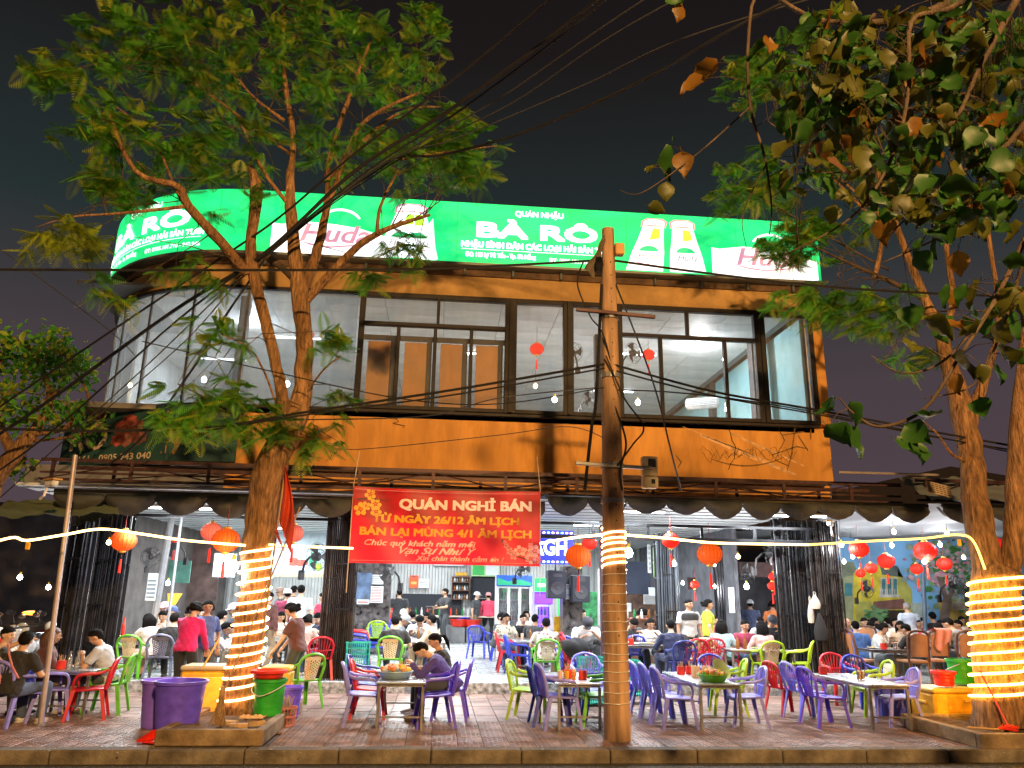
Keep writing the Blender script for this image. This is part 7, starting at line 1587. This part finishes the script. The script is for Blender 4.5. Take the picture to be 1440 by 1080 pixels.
def make_pose(P):
    """P: sit, lean(deg), hl/hr hand targets in body space (torso upright frame origin pelvis), head pitch, feet, fem, slv(long)"""
    sit = P.get('sit'); fem = P.get('fem'); s = {}
    pz = .50 if sit else .93
    pel = Vector((0, .04 if sit else 0, pz)); lean = R(P.get('lean', 5))
    rot = Matrix.Rotation(lean, 4, 'X')            # positive: towards -Y (forward)
    T = Matrix.Translation(pel) @ rot @ Matrix.Translation((0, 0, -.93))
    tp = lambda x, y, z: T @ Vector((x, y, z))
    sw = .178 if not fem else .158
    SH = [tp(-sw, .012, 1.365), tp(sw, .012, 1.365)]; HP = [Vector((-.09, pel.y, pz-.02)), Vector((.09, pel.y, pz-.02))]
    hands = [P.get('hl', (-.22, -.05, .80)), P.get('hr', (.22, -.05, .80))]
    arms = []
    for k in (0, 1):
        sx = -1 if k == 0 else 1; tgt = Vector(hands[k]); el, wr = ik(SH[k], tgt, .28, .245, P.get('pole', (sx*.7, .6, -.6)) if not isinstance(P.get('pole'), list) else P['pole'][k]); arms.append((SH[k], el, wr))
    legs = []
    for k in (0, 1):
        sx = -1 if k == 0 else 1
        ft = P.get('feet', [(-.13, -.40, .09), (.13, -.38, .09)] if sit else [(-.10, .02, .09), (.11, -.03, .09)])[k]
        kn, an = ik(HP[k], ft, .43, .42, (sx*.25, -1, .9 if sit else .1)); legs.append((HP[k], kn, an))
    def limb(b, J, rr, infl=0, n=12):
        (a, m, e_), (r0, r1, r2, r3) = J, rr
        for q0, q1, ra, rb, rm in ((a, m, r0, r1, (r0+r1)/2*1.06), (m, e_, r1, r2, (r1+r2)/2*1.08)): b.tube([q0, q0.lerp(q1, .35), q1], [ra+infl, rm+infl, rb+infl], n)
        for q, r_ in ((a, r0), (m, r1), (e_, r2)): b.ell(q, (r_+infl)*1.0, n)
    def loft(b, rings):
        n = 20; vs = []
        for z, a, d, y in rings:
            for j in range(n): t = 2*math.pi*j/n; vs.append(tp(a*math.cos(t), y+d*math.sin(t)*(1 if math.sin(t) > 0 else 1.0), z))
        b.add(vs, [(i*n+j, i*n+(j+1) % n, (i+1)*n+(j+1) % n, (i+1)*n+j) for i in range(len(rings)-1) for j in range(n)]+[tuple(range(n))[::-1], tuple(range((len(rings)-1)*n, len(rings)*n))])
    # head frame
    hp = R(P.get('head', 8)); ht = R(P.get('turn', 0)); HT = T @ Matrix.Translation((0, .005, 1.45)) @ Matrix.Rotation(ht, 4, 'Z') @ Matrix.Rotation(hp-lean*.5, 4, 'X')
    hq = lambda x, y, z: HT @ Vector((x, y, z))
    HM = HT.to_3x3().to_4x4()
    b = MB(); loft(b, torso_rings(0, fem=fem))
    b.tube([tp(0, .012, 1.40), hq(0, 0, .05)], [.056 if not fem else .048, .050 if not fem else .044], 12)
    b.ell(hq(0, 0, .155), (.076, .096, .098), 20, mt=HM); b.ell(hq(0, -.018, .105), (.058, .070, .072), 18, mt=HM); b.ell(hq(0, -.055, .062), (.032, .030, .024), 12, mt=HM)
    b.ell(hq(0, -.098, .115), (.012, .018, .016), 10, mt=HM); b.tube([hq(0, -.088, .150), hq(0, -.110, .115)], [.008, .012], 8)
    for k in (-1, 1): b.ell(hq(.079*k, .008, .125), (.010, .020, .032), 10, mt=HM); b.ell(hq(.036*k, -.070, .108), (.024, .020, .018), 10, mt=HM)
    for k in (0, 1):
        limb(b, arms[k], (.048, .040, .028, 0)) if not fem else limb(b, arms[k], (.040, .034, .024, 0))
        limb(b, legs[k], (.082, .056, .040, 0))
        an = legs[k][2]; b.tube([an+Vector((0, .03, -.035)), an+Vector((0, -.07, -.05)), an+Vector((0, -.15, -.062))], [.038, .036, .028], 10); b.ell(an+Vector((0, -.15, -.062)), (.034, .03, .022), 8)
    me = remesh(b, .0135, 3)
    d = MB()
    for k in (0, 1):        # hands: palm, four curled fingers, thumb from the side of the palm
        sh, el, wr = arms[k]; f = (wr-el).normalized(); sx = -1 if k == 0 else 1
        side = f.cross(Vector((0, 0, 1))); side = side.normalized() if side.length > .1 else Vector((1, 0, 0)); up = side.cross(f).normalized()
        if P.get('palm'): up = -up
        ro = Matrix((side, f, up)).transposed().to_4x4(); d.ell(wr+f*.045, (.038, .052, .017), 10, mt=ro)
        d.tube([wr-f*.02, wr+f*.03], [.024, .026], 8)
        for q in range(4):
            o_ = side*((q-1.5)*.0185); l = (.062, .074, .070, .054)[q]; p0 = wr+f*.075+o_; p1 = p0+f*l*.42-up*.010; p2 = p1+f*l*.30-up*.022; p3 = p2+f*l*.14-up*.022; d.tube([p0, p1, p2, p3], [.0095, .009, .008, .006], 6)
        th = side*(-sx if f.y < 0 else sx); p0 = wr+f*.02+th*.028; d.tube([p0, p0+th*.024+f*.024-up*.008, p0+th*.026+f*.052-up*.018], [.012, .010, .007], 6)
    for k in (-1, 1):
        d.ell(hq(.031*k, -.0845, .142), (.0125, .006, .006), 8, 1, HM); d.tube([hq(.014*k, -.092, .163), hq(.032*k, -.090, .169), hq(.050*k, -.078, .162)], [.003, .0045, .003], 5, 2)
    d.tube([hq(-.022, -.084, .077), hq(0, -.093, .079), hq(.022, -.084, .077)], [.003, .0065, .003], 6, 3)
    s['body'] = join_mesh(me, d, 'body'); bpy.data.meshes.remove(me)
    # shirt
    def shirt(long):
        b = MB(); loft(b, [(z, a, d_, y) for z, a, d_, y in torso_rings(.017, .86, 1.435, fem)])
        for k in (0, 1):
            sh, el, wr = arms[k]; q = .78
            r0, r1, r2 = (.055, .047, .036) if not fem else (.047, .041, .032)
            if long: limb(b, (sh, el, el.lerp(wr, .96)), (r0, r1, r2, 0), .007)
            else:
                e_ = sh.lerp(el, q); b.tube([sh, sh.lerp(el, .4), e_], [r0+.012, r0+.012, r1+.016], 12); b.ell(sh, r0+.010, 12)
        return b
    for nm, lg in (('short', False), ('long', True)):
        m = remesh(shirt(lg), .0135, 4)
        for v in m.vertices:
            c = v.co; w = .0028*math.sin(c.z*47+c.x*29+3*math.sin(c.x*13+c.y*17))+.0022*math.sin(c.x*63-c.z*38+c.y*41); v.co = c+v.normal*w
        m.name = 'shirt'; m.shade_smooth(); s[nm] = m
    b = MB(); n = 20
    loft(b, [(z, a+.012, d_+.012, y) for z, a, d_, y in torso_rings(0, .86, 1.03, fem)])
    for k in (0, 1): limb(b, (legs[k][0], legs[k][1], legs[k][2]+Vector((0, 0, .0))), (.088, .066, .052, 0), .004)
    m = remesh(b, .0155, 3); m.name = 'trousers'; m.shade_smooth(); s['trousers'] = m
    b = MB()
    for k in (0, 1):
        an = legs[k][2]; b.tube([an+Vector((0, .05, -.055)), an+Vector((0, -.06, -.055)), an+Vector((0, -.16, -.066))], [.042, .043, .034], 10, flat=.8); b.ell(an+Vector((0, -.16, -.066)), (.036, .034, .024), 8); b.box(an+Vector((0, -.055, -.083)), (.075, .25, .014))
    s['shoes'] = b.mesh('shoes'); s['shoes'].shade_smooth()
    # hair variants
    def cap(b, bk=0, full=1.0):
        n, m = 26, 12; vs = []; fs = []
        for i in range(m+1):
            ph = math.pi*.5*(i/m)*1.58
            for j in range(n):
                t = 2*math.pi*j/n; fr = max(0, -math.sin(t)); lim = (1-.16*(1-abs(math.sin(t))) if math.sin(t) > 0 else 1-.16*(1-fr)-.47*fr**.8)
                p2 = ph*lim; rr = math.sin(p2); tp_ = 1-.16*(i/m)**3; x_, y_, z_ = .0850*rr*math.cos(t)*tp_, .107*rr*math.sin(t)*tp_, .110*math.cos(p2)
                nz = 1+.02*math.sin(j*2.1+i*1.3)+.012*math.sin(j*5+i); vs.append(hq(x_*nz, .004+y_*nz, .158+z_*nz))
        fs = [(i*n+j, i*n+(j+1) % n, (i+1)*n+(j+1) % n, (i+1)*n+j) for i in range(m) for j in range(n)]
        b.add(vs, fs)
    def strands(b, L, w, back=.09, zz=.14):
        for k in range(26):
            u = (k/25-.5)*2; x_ = .082*math.sin(u*1.7); y0 = .004+.098*math.cos(u*1.7)*1.0
            p = [hq(x_*.9, y0*.92, zz+.05)]; l = L*(1-.2*abs(u))*(1+.05*math.sin(k*7))
            for q in range(1, 6): w0 = hq(x_*(1+.1*q), max(y0, -.03)+.012*q, zz+.05-.045*q) if q < 3 else p[-1]+Vector((.006*math.sin(k*3+q), .012*math.sin(q), -l/5)); p.append(w0)
            b.tube(p, [.014, .018, .020, .019, .016, .005], 5)
    b = MB(); cap(b); s['h_short'] = b.mesh('hair')
    b = MB(); cap(b); strands(b, .34, 1); s['h_long'] = b.mesh('hair')
    b = MB(); cap(b); b.ell(hq(0, .125, .155), (.042, .042, .042), 12, mt=HM); strands(b, .03, 1); s['h_bun'] = b.mesh('hair')
    b = MB(); cap(b); b.tube([hq(0, .10, .18), hq(0, .15, .16), hq(0, .155, .05), hq(.01, .135, -.08)], [.022, .032, .028, .008], 8); s['h_pony'] = b.mesh('hair')
    b = MB(); n = 24
    pr = [(0, .115), (.045, .108), (.078, .08), (.092, .04), (.096, .0), (.097, -.012)]
    mt = HT @ Matrix.Translation((0, .004, .165)); b.lathe([(r_, z_) for r_, z_ in pr[::-1]], n, mt=mt, sy=1.15)
    b.add([mt @ Vector(v) for v in [(-.075, -.075, .005), (-.05, -.155, -.004), (0, -.178, -.002), (.05, -.155, -.004), (.075, -.075, .005), (0, -.08, .02)]], [(0, 1, 2, 5), (5, 2, 3, 4)]); b.add([mt @ Vector(v) for v in [(-.075, -.075, -.006), (-.05, -.155, -.014), (0, -.178, -.012), (.05, -.155, -.014), (.075, -.075, -.006), (0, -.08, -.004)]], [(5, 2, 1, 0), (4, 3, 2, 5)])
    s['hat'] = b.mesh('cap')
    for k in ('h_short', 'h_long', 'h_bun', 'h_pony', 'hat'): s[k].shade_smooth()
    s['top'] = max(v.co.z for v in s['h_short'].vertices); s['topP'] = max((v.co for v in s['h_short'].vertices), key=lambda c: c.z).copy(); s['hand'] = [arms[0][2].copy(), arms[1][2].copy()]
    return s
POSES = {
 'eat': dict(sit=1, lean=20, hl=(-.16, -.34, .70), hr=(.12, -.30, .84), head=22),
 'eatf': dict(sit=1, fem=1, lean=16, hl=(-.14, -.33, .70), hr=(.10, -.26, .88), head=16),
 'bend': dict(sit=1, lean=38, hl=(-.10, -.52, .74), hr=(.10, -.50, .80), head=34),
 'sit': dict(sit=1, lean=10, hl=(-.18, -.33, .66), hr=(.18, -.34, .66), head=4),
 'sitf': dict(sit=1, fem=1, lean=8, hl=(-.14, -.32, .66), hr=(.14, -.30, .68), head=4),
 'handup': dict(sit=1, lean=12, hl=(-.15, -.32, .68), hr=(.20, -.30, 1.12), head=0, turn=25),
 'stand': dict(lean=2, hl=(-.24, -.02, .84), hr=(.25, -.06, .85), head=4, turn=12),
 'carry': dict(lean=0, hl=(-.14, -.34, 1.10), hr=(.14, -.34, 1.10), head=4, turn=-30),
 'workf': dict(fem=1, lean=10, hl=(-.16, -.34, .84), hr=(.18, -.32, .86), head=24),
 'standf': dict(fem=1, lean=2, hl=(-.20, -.04, .86), hr=(.20, -.10, .88), head=6, turn=-20),
}
PB = {k: make_pose(v) for k, v in POSES.items()}
SKIN = [M('skin_a', (.50, .29, .18), .5, 0, .08, 20), M('skin_b', (.40, .22, .13), .5, 0, .08, 20), M('skin_c', (.60, .38, .26), .5, 0, .08, 20)]
m_eye = M('eye_dark', (.02, .012, .01), .2); m_hair = M('hair_black', (.007, .006, .006), .85, 0, .3, 60, .5, 120, stretch=(4, 4, .5)); m_hair.node_tree.nodes['Principled BSDF'].inputs['Specular IOR Level'].default_value = .12; m_hbr = M('hair_brown', (.09, .04, .02), .5, 0, .3, 60, .5, 120); m_hgr = M('hair_grey', (.25, .24, .23), .6, 0, .3, 60); m_lip = M('lip', (.42, .13, .11), .5)
def cloth(nm, c): return M('cloth_'+nm, c, .85, 0, .12, 5, .35, 26, sheen=.1)
CL = dict(black=(.018, .018, .02), white=(.68, .68, .66), grey=(.20, .22, .24), lgrey=(.42, .44, .48), magenta=(.55, .01, .13), brown=(.10, .035, .03), purple=(.07, .05, .26), pink=(.62, .36, .34), pale=(.60, .50, .46), maroon=(.24, .02, .06), navy=(.02, .025, .07), lblue=(.28, .46, .52), blue=(.10, .22, .55), ygreen=(.42, .48, .03), coral=(.78, .22, .16), beige=(.48, .38, .28), floral=(.55, .48, .44), camo=(.42, .38, .28), stripe=(.10, .13, .25), orange=(.60, .18, .05), rust=(.30, .07, .04), denim=(.06, .09, .17), khaki=(.25, .20, .13), hotpink=(.75, .06, .12), charcoal=(.05, .055, .06), whiteblue=(.52, .58, .68), dblue=(.08, .11, .28))
def pattern_cloth(nm, base, spots, scale):
    if nm in _mats: return _mats[nm]
    m = cloth(nm+'_base', base).copy(); m.name = nm; n, l = m.node_tree.nodes, m.node_tree.links; p = n['Principled BSDF']
    v = n.new('ShaderNodeTexVoronoi'); v.inputs['Scale'].default_value = scale; t = n.new('ShaderNodeTexCoord'); l.new(t.outputs['Object'], v.inputs[0]); c = n.new('ShaderNodeValToRGB'); c.color_ramp.interpolation = 'CONSTANT'
    c.color_ramp.elements[0].color = (*spots, 1); c.color_ramp.elements[1].position = .33; c.color_ramp.elements[1].color = (*base, 1); l.new(v.outputs['Distance'], c.inputs[0]); l.new(c.outputs[0], p.inputs['Base Color']); _mats[nm] = m; return m
SPEC = {'floral': lambda: pattern_cloth('floral_cloth', (.55, .48, .45), (.25, .12, .14), 11), 'camo': lambda: pattern_cloth('camo_cloth', (.55, .52, .42), (.16, .17, .10), 14)}
# px of head, px-row of head top, depth, floor, pose, facing (0 towards camera, 90 to the right), top, trousers, hair, sleeves, label
PP = [
 (36, 893, 10.75, G, 'handup', 165, 'black', 'denim', 'short', 'short', 'diner in a black tee raising one hand at the far left'),
 (74, 890, 11.75, G, 'sitf', 120, 'brown', 'khaki', 'longb', 'long', 'woman with long brown hair seated behind the grey pipe'),
 (8, 902, 11.9, G, 'sit', 80, 'beige', 'khaki', 'short', 'long', 'diner in a beige top cut by the left picture edge'),
 (138, 884, 12.0, G, 'eat', -88, 'lgrey', 'charcoal', 'short', 'short', 'man in a light grey shirt eating at the small left table'),
 (209, 866, 14.9, F_, 'eatf', -130, 'pale', 'pink', 'long', 'long', 'woman with long black hair and a pale pink top on the green chair'),
 (246, 865, 14.85, F_, 'sit', 185, 'black', 'black', 'short', 'long', 'diner in a black jacket with his back to us, left of the magenta hoodie'),
 (231, 866, 17.2, F_, 'eatf', 0, 'pale', 'denim', 'short', 'long', 'young diner facing us behind the black jacket'),
 (233, 846, 18.6, F_, 'sitf', -10, 'beige', 'black', 'cap_pink', 'long', 'diner in a pink cap beside the yellow triangle'),
 (242, 852, 17.8, F_, 'sit', 120, 'grey', 'black', 'cap_blue', 'long', 'diner in a blue cap left of the magenta hoodie'),
 (274, 847, 12.7, G, 'workf', 168, 'magenta', 'black', 'bun', 'long', 'woman in a magenta hoodie standing behind the purple tubs'),
 (292, 850, 13.3, G, 'standf', 40, 'dblue', 'charcoal', 'bun', 'short', 'woman in a blue top looking down beside the magenta hoodie'),
 (313, 857, 15.1, F_, 'sit', 150, 'grey', 'black', 'short', 'short', 'man in a dark grey shirt behind the left table, back turned'),
 (331, 848, 16.8, F_, 'sit', -60, 'charcoal', 'black', 'cap_white', 'long', 'diner in a white cap left of the glowing trunk'),
 (325, 874, 14.6, F_, 'bend', -70, 'white', 'khaki', 'short', 'long', 'diner in a white long sleeved top half hidden by the left trunk'),
 (411, 847, 12.75, G, 'workf', -100, 'brown', 'charcoal', 'bun', 'short', 'woman in a brown tee bending over the yellow cool box'),
 (395, 826, 20.5, F_, 'stand', -60, 'charcoal', 'black', 'cap_brown', 'long', 'standing man in a brown cap and dark jacket under the menu board'),
 (405, 828, 19, F_, 'stand', 180, 'maroon', 'black', 'cap_white', 'short', 'standing person in a white cap and burgundy shirt'),
 (424, 822, 18.6, F_, 'stand', 180, 'white', 'denim', 'short', 'short', 'standing man in a white tee seen from behind under the menu board'),
 (414, 823, 21, F_, 'stand', 160, 'black', 'black', 'short', 'short', 'dark haired man standing between the white cap and the white tee'),
 (380, 832, 17, F_, 'stand', 150, 'brown', 'khaki', 'short', 'long', 'brown clad man standing right behind the left trunk'),
 (454, 836, 19.5, F_, 'stand', -120, 'hotpink', 'black', 'short', 'short', 'man in a hot pink shirt standing beside the folded gate'),
 (431, 866, 15.4, F_, 'eatf', 170, 'pale', 'denim', 'bun', 'short', 'woman with a hair bun and pale top seated behind the brown tee'),
 (436, 863, 17, F_, 'eat', 0, 'white', 'denim', 'short', 'short', 'diner in white facing us left of the folded gate'),
 (450, 861, 16.4, F_, 'eat', -40, 'navy', 'black', 'short', 'short', 'diner in navy next to the folded gate'),
 (562, 828, 24.5, F_, 'stand', 180, 'black', 'black', 'short', 'short', 'waiter in black with his back to us near the counter'),
 (626, 827, 26.0, F_, 'carry', -55, 'black', 'charcoal', 'short', 'short', 'waiter in black holding a tray in front of the kitchen counter'),
 (557, 868, 14.95, F_, 'sit', 178, 'black', 'charcoal', 'short', 'short', 'big man in a black tee seated with his back to us'),
 (569, 864, 16.9, F_, 'eat', 75, 'grey', 'black', 'cap_grey', 'short', 'man in a grey cap right behind the big man in black'),
 (581, 858, 19.3, F_, 'sit', 180, 'black', 'black', 'short', 'short', 'dark clad diner far back between the grey cap and the white tee'),
 (591, 864, 17.4, F_, 'bend', -5, 'white', 'denim', 'short', 'short', 'man in a white tee leaning over his bowl facing us'),
 (602, 860, 19, F_, 'eatf', -30, 'grey', 'black', 'long', 'short', 'woman with long hair facing us behind the white tee'),
 (608, 872, 16.0, F_, 'sitf', -125, 'beige', 'khaki', 'pony', 'long', 'woman in a beige lace top with a long ponytail'),
 (597, 902, 11.35, G, 'bend', -88, 'purple', 'charcoal', 'short', 'long', 'man in a purple blue shirt eating at the fruit basin table'),
 (614, 894, 11.95, G, 'eatf', -80, 'black', 'black', 'pony', 'short', 'woman in black with a ponytail beside the purple blue shirt'),
 (567, 858, 21, F_, 'sit', 0, 'white', 'black', 'cap_white', 'short', 'distant diner in a white cap near the red bucket'),
 (671, 832, 27.2, F_, 'stand', 60, 'charcoal', 'khaki', 'cap_white', 'short', 'kitchen helper in a white cap at the doorway'),
 (687, 833, 27.3, F_, 'stand', 170, 'hotpink', 'black', 'cap_pink', 'long', 'kitchen helper in a pink red shirt with her back to us'),
 (711, 862, 17.6, F_, 'sitf', 15, 'camo', 'denim', 'bun', 'short', 'woman in a camouflage blouse looking right by the glass fridge'),
 (735, 864, 18.0, F_, 'sit', 15, 'black', 'black', 'short', 'short', 'man in black facing us right of the camouflage blouse'),
 (739, 858, 20, F_, 'sitf', 10, 'pale', 'black', 'bun', 'short', 'distant diner in a pale top behind the man in black'),
 (753, 865, 17.6, F_, 'sit', 150, 'charcoal', 'black', 'short', 'short', 'dark clad diner seen from behind in front of the purple fridge'),
 (704, 871, 18.6, F_, 'sit', 60, 'charcoal', 'black', 'short', 'short', 'diner mostly hidden behind the camouflage blouse'),
 (769, 870, 15.0, F_, 'sit', 172, 'floral', 'khaki', 'short', 'short', 'diner in a floral shirt on the pierced green chair, back to us'),
 (823, 867, 16.4, F_, 'bend', 0, 'white', 'black', 'cap_black', 'short', 'boy in a dark cap with bowed head left of the utility pole'),
 (817, 856, 19, F_, 'sit', 40, 'navy', 'black', 'short', 'short', 'diner far back by the green bamboo picture'),
 (887, 868, 16.9, F_, 'bend', 10, 'charcoal', 'black', 'short', 'short', 'man in charcoal leaning forward right of the utility pole'),
 (914, 877, 16.6, F_, 'eatf', 0, 'white', 'black', 'bun', 'short', 'woman in a white blouse eating at the dark table'),
 (944, 877, 14.95, F_, 'sit', 182, 'navy', 'navy', 'short', 'long', 'diner in a navy jacket with back to us at the dark table'),
 (900, 847, 20.2, F_, 'bend', 20, 'coral', 'black', 'bun', 'short', 'cashier in a coral shirt behind the jar counter'),
 (968, 842, 16.0, F_, 'stand', 10, 'twotone', 'black', 'short', 'short', 'young man in a black and grey tee standing by the grey gate'),
 (995, 848, 16.6, F_, 'standf', 85, 'ygreen', 'charcoal', 'bun', 'short', 'woman in a yellow green tee standing and looking right'),
 (1015, 877, 15.3, F_, 'sitf', 160, 'lblue', 'black', 'long', 'short', 'woman with long black hair and a light blue blouse'),
 (1046, 878, 15.5, F_, 'sit', 5, 'maroon', 'denim', 'short', 'short', 'man in a maroon tee with open mouth facing us'),
 (1072, 882, 14.85, F_, 'sitf', 185, 'pink', 'charcoal', 'long', 'long', 'woman with long wavy hair in a pink top on the lime chair'),
 (1055, 851, 20.5, F_, 'stand', 150, 'stripe', 'black', 'cap_helm', 'long', 'visitor in a pale helmet and striped navy top'),
 (1087, 853, 19.5, F_, 'standf', 170, 'orange', 'black', 'bun', 'short', 'woman in an orange shirt standing left of the gates'),
 (1070, 867, 18.6, F_, 'sit', 180, 'white', 'black', 'short', 'short', 'diner in white seen from behind, far back left of the gates'),
 (1083, 865, 17.2, F_, 'eat', 0, 'black', 'black', 'cap_black', 'short', 'diner in a black cap behind the woman in pink'),
 (1189, 870, 18.5, F_, 'sit', 20, 'purple', 'black', 'none', 'long', 'bald elderly diner right beside the folded gate'),
 (1204, 876, 15.9, F_, 'sit', 165, 'blue', 'black', 'short', 'short', 'diner in a sky blue shirt seen from behind'),
 (1213, 868, 18.6, F_, 'sit', 0, 'pale', 'black', 'short', 'short', 'diner in a pale shirt facing us behind the blue shirt'),
 (1228, 868, 19.2, F_, 'sitf', 60, 'whiteblue', 'black', 'bun', 'long', 'diner in a white scarf in front of the painted door'),
 (1239, 879, 15.7, F_, 'eatf', 55, 'white', 'grey', 'bun', 'short', 'woman in a white top eating at the round dark table'),
 (1275, 848, 18.6, F_, 'stand', 175, 'whiteblue', 'charcoal', 'grey', 'short', 'grey haired man in a pale blue shirt standing with his back to us'),
 (1277, 877, 15.15, F_, 'eat', 200, 'black', 'khaki', 'short', 'short', 'man in a black tee on a brown chair, back to us'),
 (1249, 870, 19.8, F_, 'sit', 180, 'black', 'black', 'short', 'short', 'dark haired diner just right of the white scarf'),
 (1257, 868, 19.0, F_, 'sitf', 0, 'white', 'black', 'bun', 'short', 'diner in white facing us under the painted balcony'),
 (1264, 874, 17.6, F_, 'eatf', -30, 'beige', 'black', 'long', 'short', 'long haired diner in beige behind the man in the black tee'),
 (1295, 868, 19.8, F_, 'sit', 10, 'maroon', 'black', 'short', 'short', 'diner in dark red right of the grey haired man'),
 (1312, 860, 19.9, F_, 'sit', 170, 'black', 'black', 'short', 'short', 'tall dark haired diner in black by the painted trunk'),
 (1310, 875, 16.6, F_, 'bend', 10, 'grey', 'black', 'short', 'short', 'man in dark grey bowing his head over food'),
 (1324, 876, 18.0, F_, 'sitf', 180, 'pale', 'black', 'long', 'short', 'dark haired diner in a pale top between the grey shirts'),
 (1336, 868, 15.5, F_, 'eat', -150, 'lgrey2', 'black', 'short', 'short', 'man in a grey tee beside the glowing trunk seen from behind'),
 (1347, 872, 18.2, F_, 'sit', -100, 'charcoal', 'black', 'short', 'short', 'diner behind the grey tee man near the trunk'),
 (1366, 849, 18.4, F_, 'workf', -95, 'rust', 'charcoal', 'short', 'short', 'person in a rust red shirt standing just left of the glowing trunk'),
 (1432, 870, 15.6, F_, 'sitf', -20, 'pink', 'black', 'long', 'short', 'diner in pink seen to the right of the glowing trunk'),
 (1372, 876, 16.5, F_, 'sitf', 60, 'pale', 'black', 'bun', 'short', 'diner in a pale lace top partly hidden by the glowing trunk'),
 (931, 866, 19.4, F_, 'eat', 0, 'lgrey', 'black', 'short', 'short', 'distant diner in light grey behind the navy jacket'),
 (1003, 872, 18.8, F_, 'sitf', 30, 'maroon', 'black', 'bun', 'short', 'distant diner in dark red behind the yellow green tee'),
 (1032, 868, 19.8, F_, 'sit', -20, 'white', 'black', 'short', 'short', 'distant diner in white behind the maroon tee man'),
 (862, 870, 18.4, F_, 'sit', 30, 'lgrey', 'black', 'short', 'short', 'diner peeking out at the right edge of the utility pole'),
 (792, 864, 20.5, F_, 'sitf', 0, 'pale', 'black', 'bun', 'short', 'distant diner by the stone pillar, facing us'),
 (266, 866, 19.6, F_, 'eat', 20, 'white', 'black', 'short', 'short', 'distant diner in white seen over the magenta hoodie'),
 (284, 868, 19.0, F_, 'sit', 0, 'lgrey', 'black', 'short', 'short', 'distant diner in grey behind the blue topped woman'),
 (396, 864, 18.0, F_, 'eatf', 30, 'white', 'black', 'long', 'short', 'diner in white seated below the standing brown cap man'),
 (420, 868, 18.8, F_, 'sit', -40, 'maroon', 'black', 'short', 'short', 'diner in dark red seated below the standing white tee'),
 (1221, 876, 17.3, F_, 'eat', -10, 'lgrey', 'black', 'short', 'short', 'diner in grey between the blue shirt and the woman in white'),
 (1288, 874, 18.6, F_, 'sitf', 10, 'hotpink', 'black', 'bun', 'short', 'diner in hot pink seated in front of the grey haired man'),
 (1350, 866, 20.2, F_, 'sit', 0, 'white', 'black', 'short', 'short', 'distant diner in white under the painted ochre wall'),
]
CL['lgrey2'] = (.28, .29, .31); CL['twotone'] = (.40, .40, .40)
CAPC = dict(pink=(.62, .30, .30), blue=(.06, .10, .28), white=(.66, .66, .66), brown=(.22, .13, .10), grey=(.30, .30, .31), black=(.03, .03, .04), helm=(.62, .66, .70))
LINK = {}
for i, (px, py, Y, fl_, pose, rz, top, leg, hair, slv, lab) in enumerate(PP):
    b = PB[pose]; hx = at(px, py, Y); s = (hx.z-fl_)/b['top']; s = max(.88, min(1.12, s))
    o = empty('person', (0, 0, fl_), R(rz), lab, 'person'); o.scale = (s*1.16, s*1.16, s)
    tpv = Matrix.Rotation(R(rz), 3, 'Z') @ (b['topP']*s); o.location = (hx.x-tpv.x, Y-tpv.y*.6, fl_)
    sk = SKIN[(i*7) % 3]; hm = m_hbr if hair == 'longb' else (m_hgr if hair == 'grey' else m_hair)
    def part(key, nm, mats):
        me = b[key]
        while len(me.materials) < len(mats): me.materials.append(mats[len(me.materials)])
        q = link(bpy.data.objects.new(nm, me), o)
        for k, m in enumerate(mats): q.material_slots[k].link = 'OBJECT'; q.material_slots[k].material = m
        return q
    part('body', 'body', [sk, m_eye, hm, m_lip])
    tm = SPEC[top]() if top in SPEC else cloth(top, CL[top])
    part(slv, 'shirt', [tm]); part('trousers', 'trousers', [cloth(leg, CL[leg])]); part('shoes', 'shoes', [M('shoe_dark', (.05, .045, .04), .6) if i % 3 else M('shoe_white', (.6, .58, .55), .6)])
    if hair.startswith('cap_'): part('h_short', 'hair', [m_hair]); part('hat', 'cap', [M('cap_'+hair[4:], CAPC[hair[4:]], .7)])
    elif hair != 'none': part({'short': 'h_short', 'grey': 'h_short', 'long': 'h_long', 'longb': 'h_long', 'bun': 'h_bun', 'pony': 'h_pony'}[hair], 'hair', [hm])
    if 'carry' in pose: 
        hp = o.matrix_basis @ ((b['hand'][0]+b['hand'][1])/2+Vector((0, -.10, .03))); q = MB().lathe([(0, 0), (.18, 0), (.20, .02), (.19, .02), (.17, .008), (0, .008)], 22).build('tray', m_tl, None, True, loc=hp); tag(q, 'round tray held by the waiter before the kitchen counter', 'tray')
    if top == 'twotone':
        bb_ = MB().lathe([(.205, 0), (.215, .08), (.20, .13), (.12, .17)], 24, sy=.66).build('yoke', cloth('black', CL['black']), o, True, loc=(0, -.01, 1.24))
    if i == 0:
        q = MB().cbox((0, 0, 0), (.30, .10, .18), .05).build('waist_bag', M('bag_pink', (.55, .22, .20), .5), None, loc=(o.location.x-.20, o.location.y-.22, .56), rot=(0, 0, .3)); tag(q, 'pink cross body bag on the back of the black tee diner', 'bag')
        MB().tube([(-.17, .12, .66), (-.10, .17, .82), (0, .15, 1.0), (.10, .06, 1.10)], .014, 6).build('strap', PL['pinkb'], o)
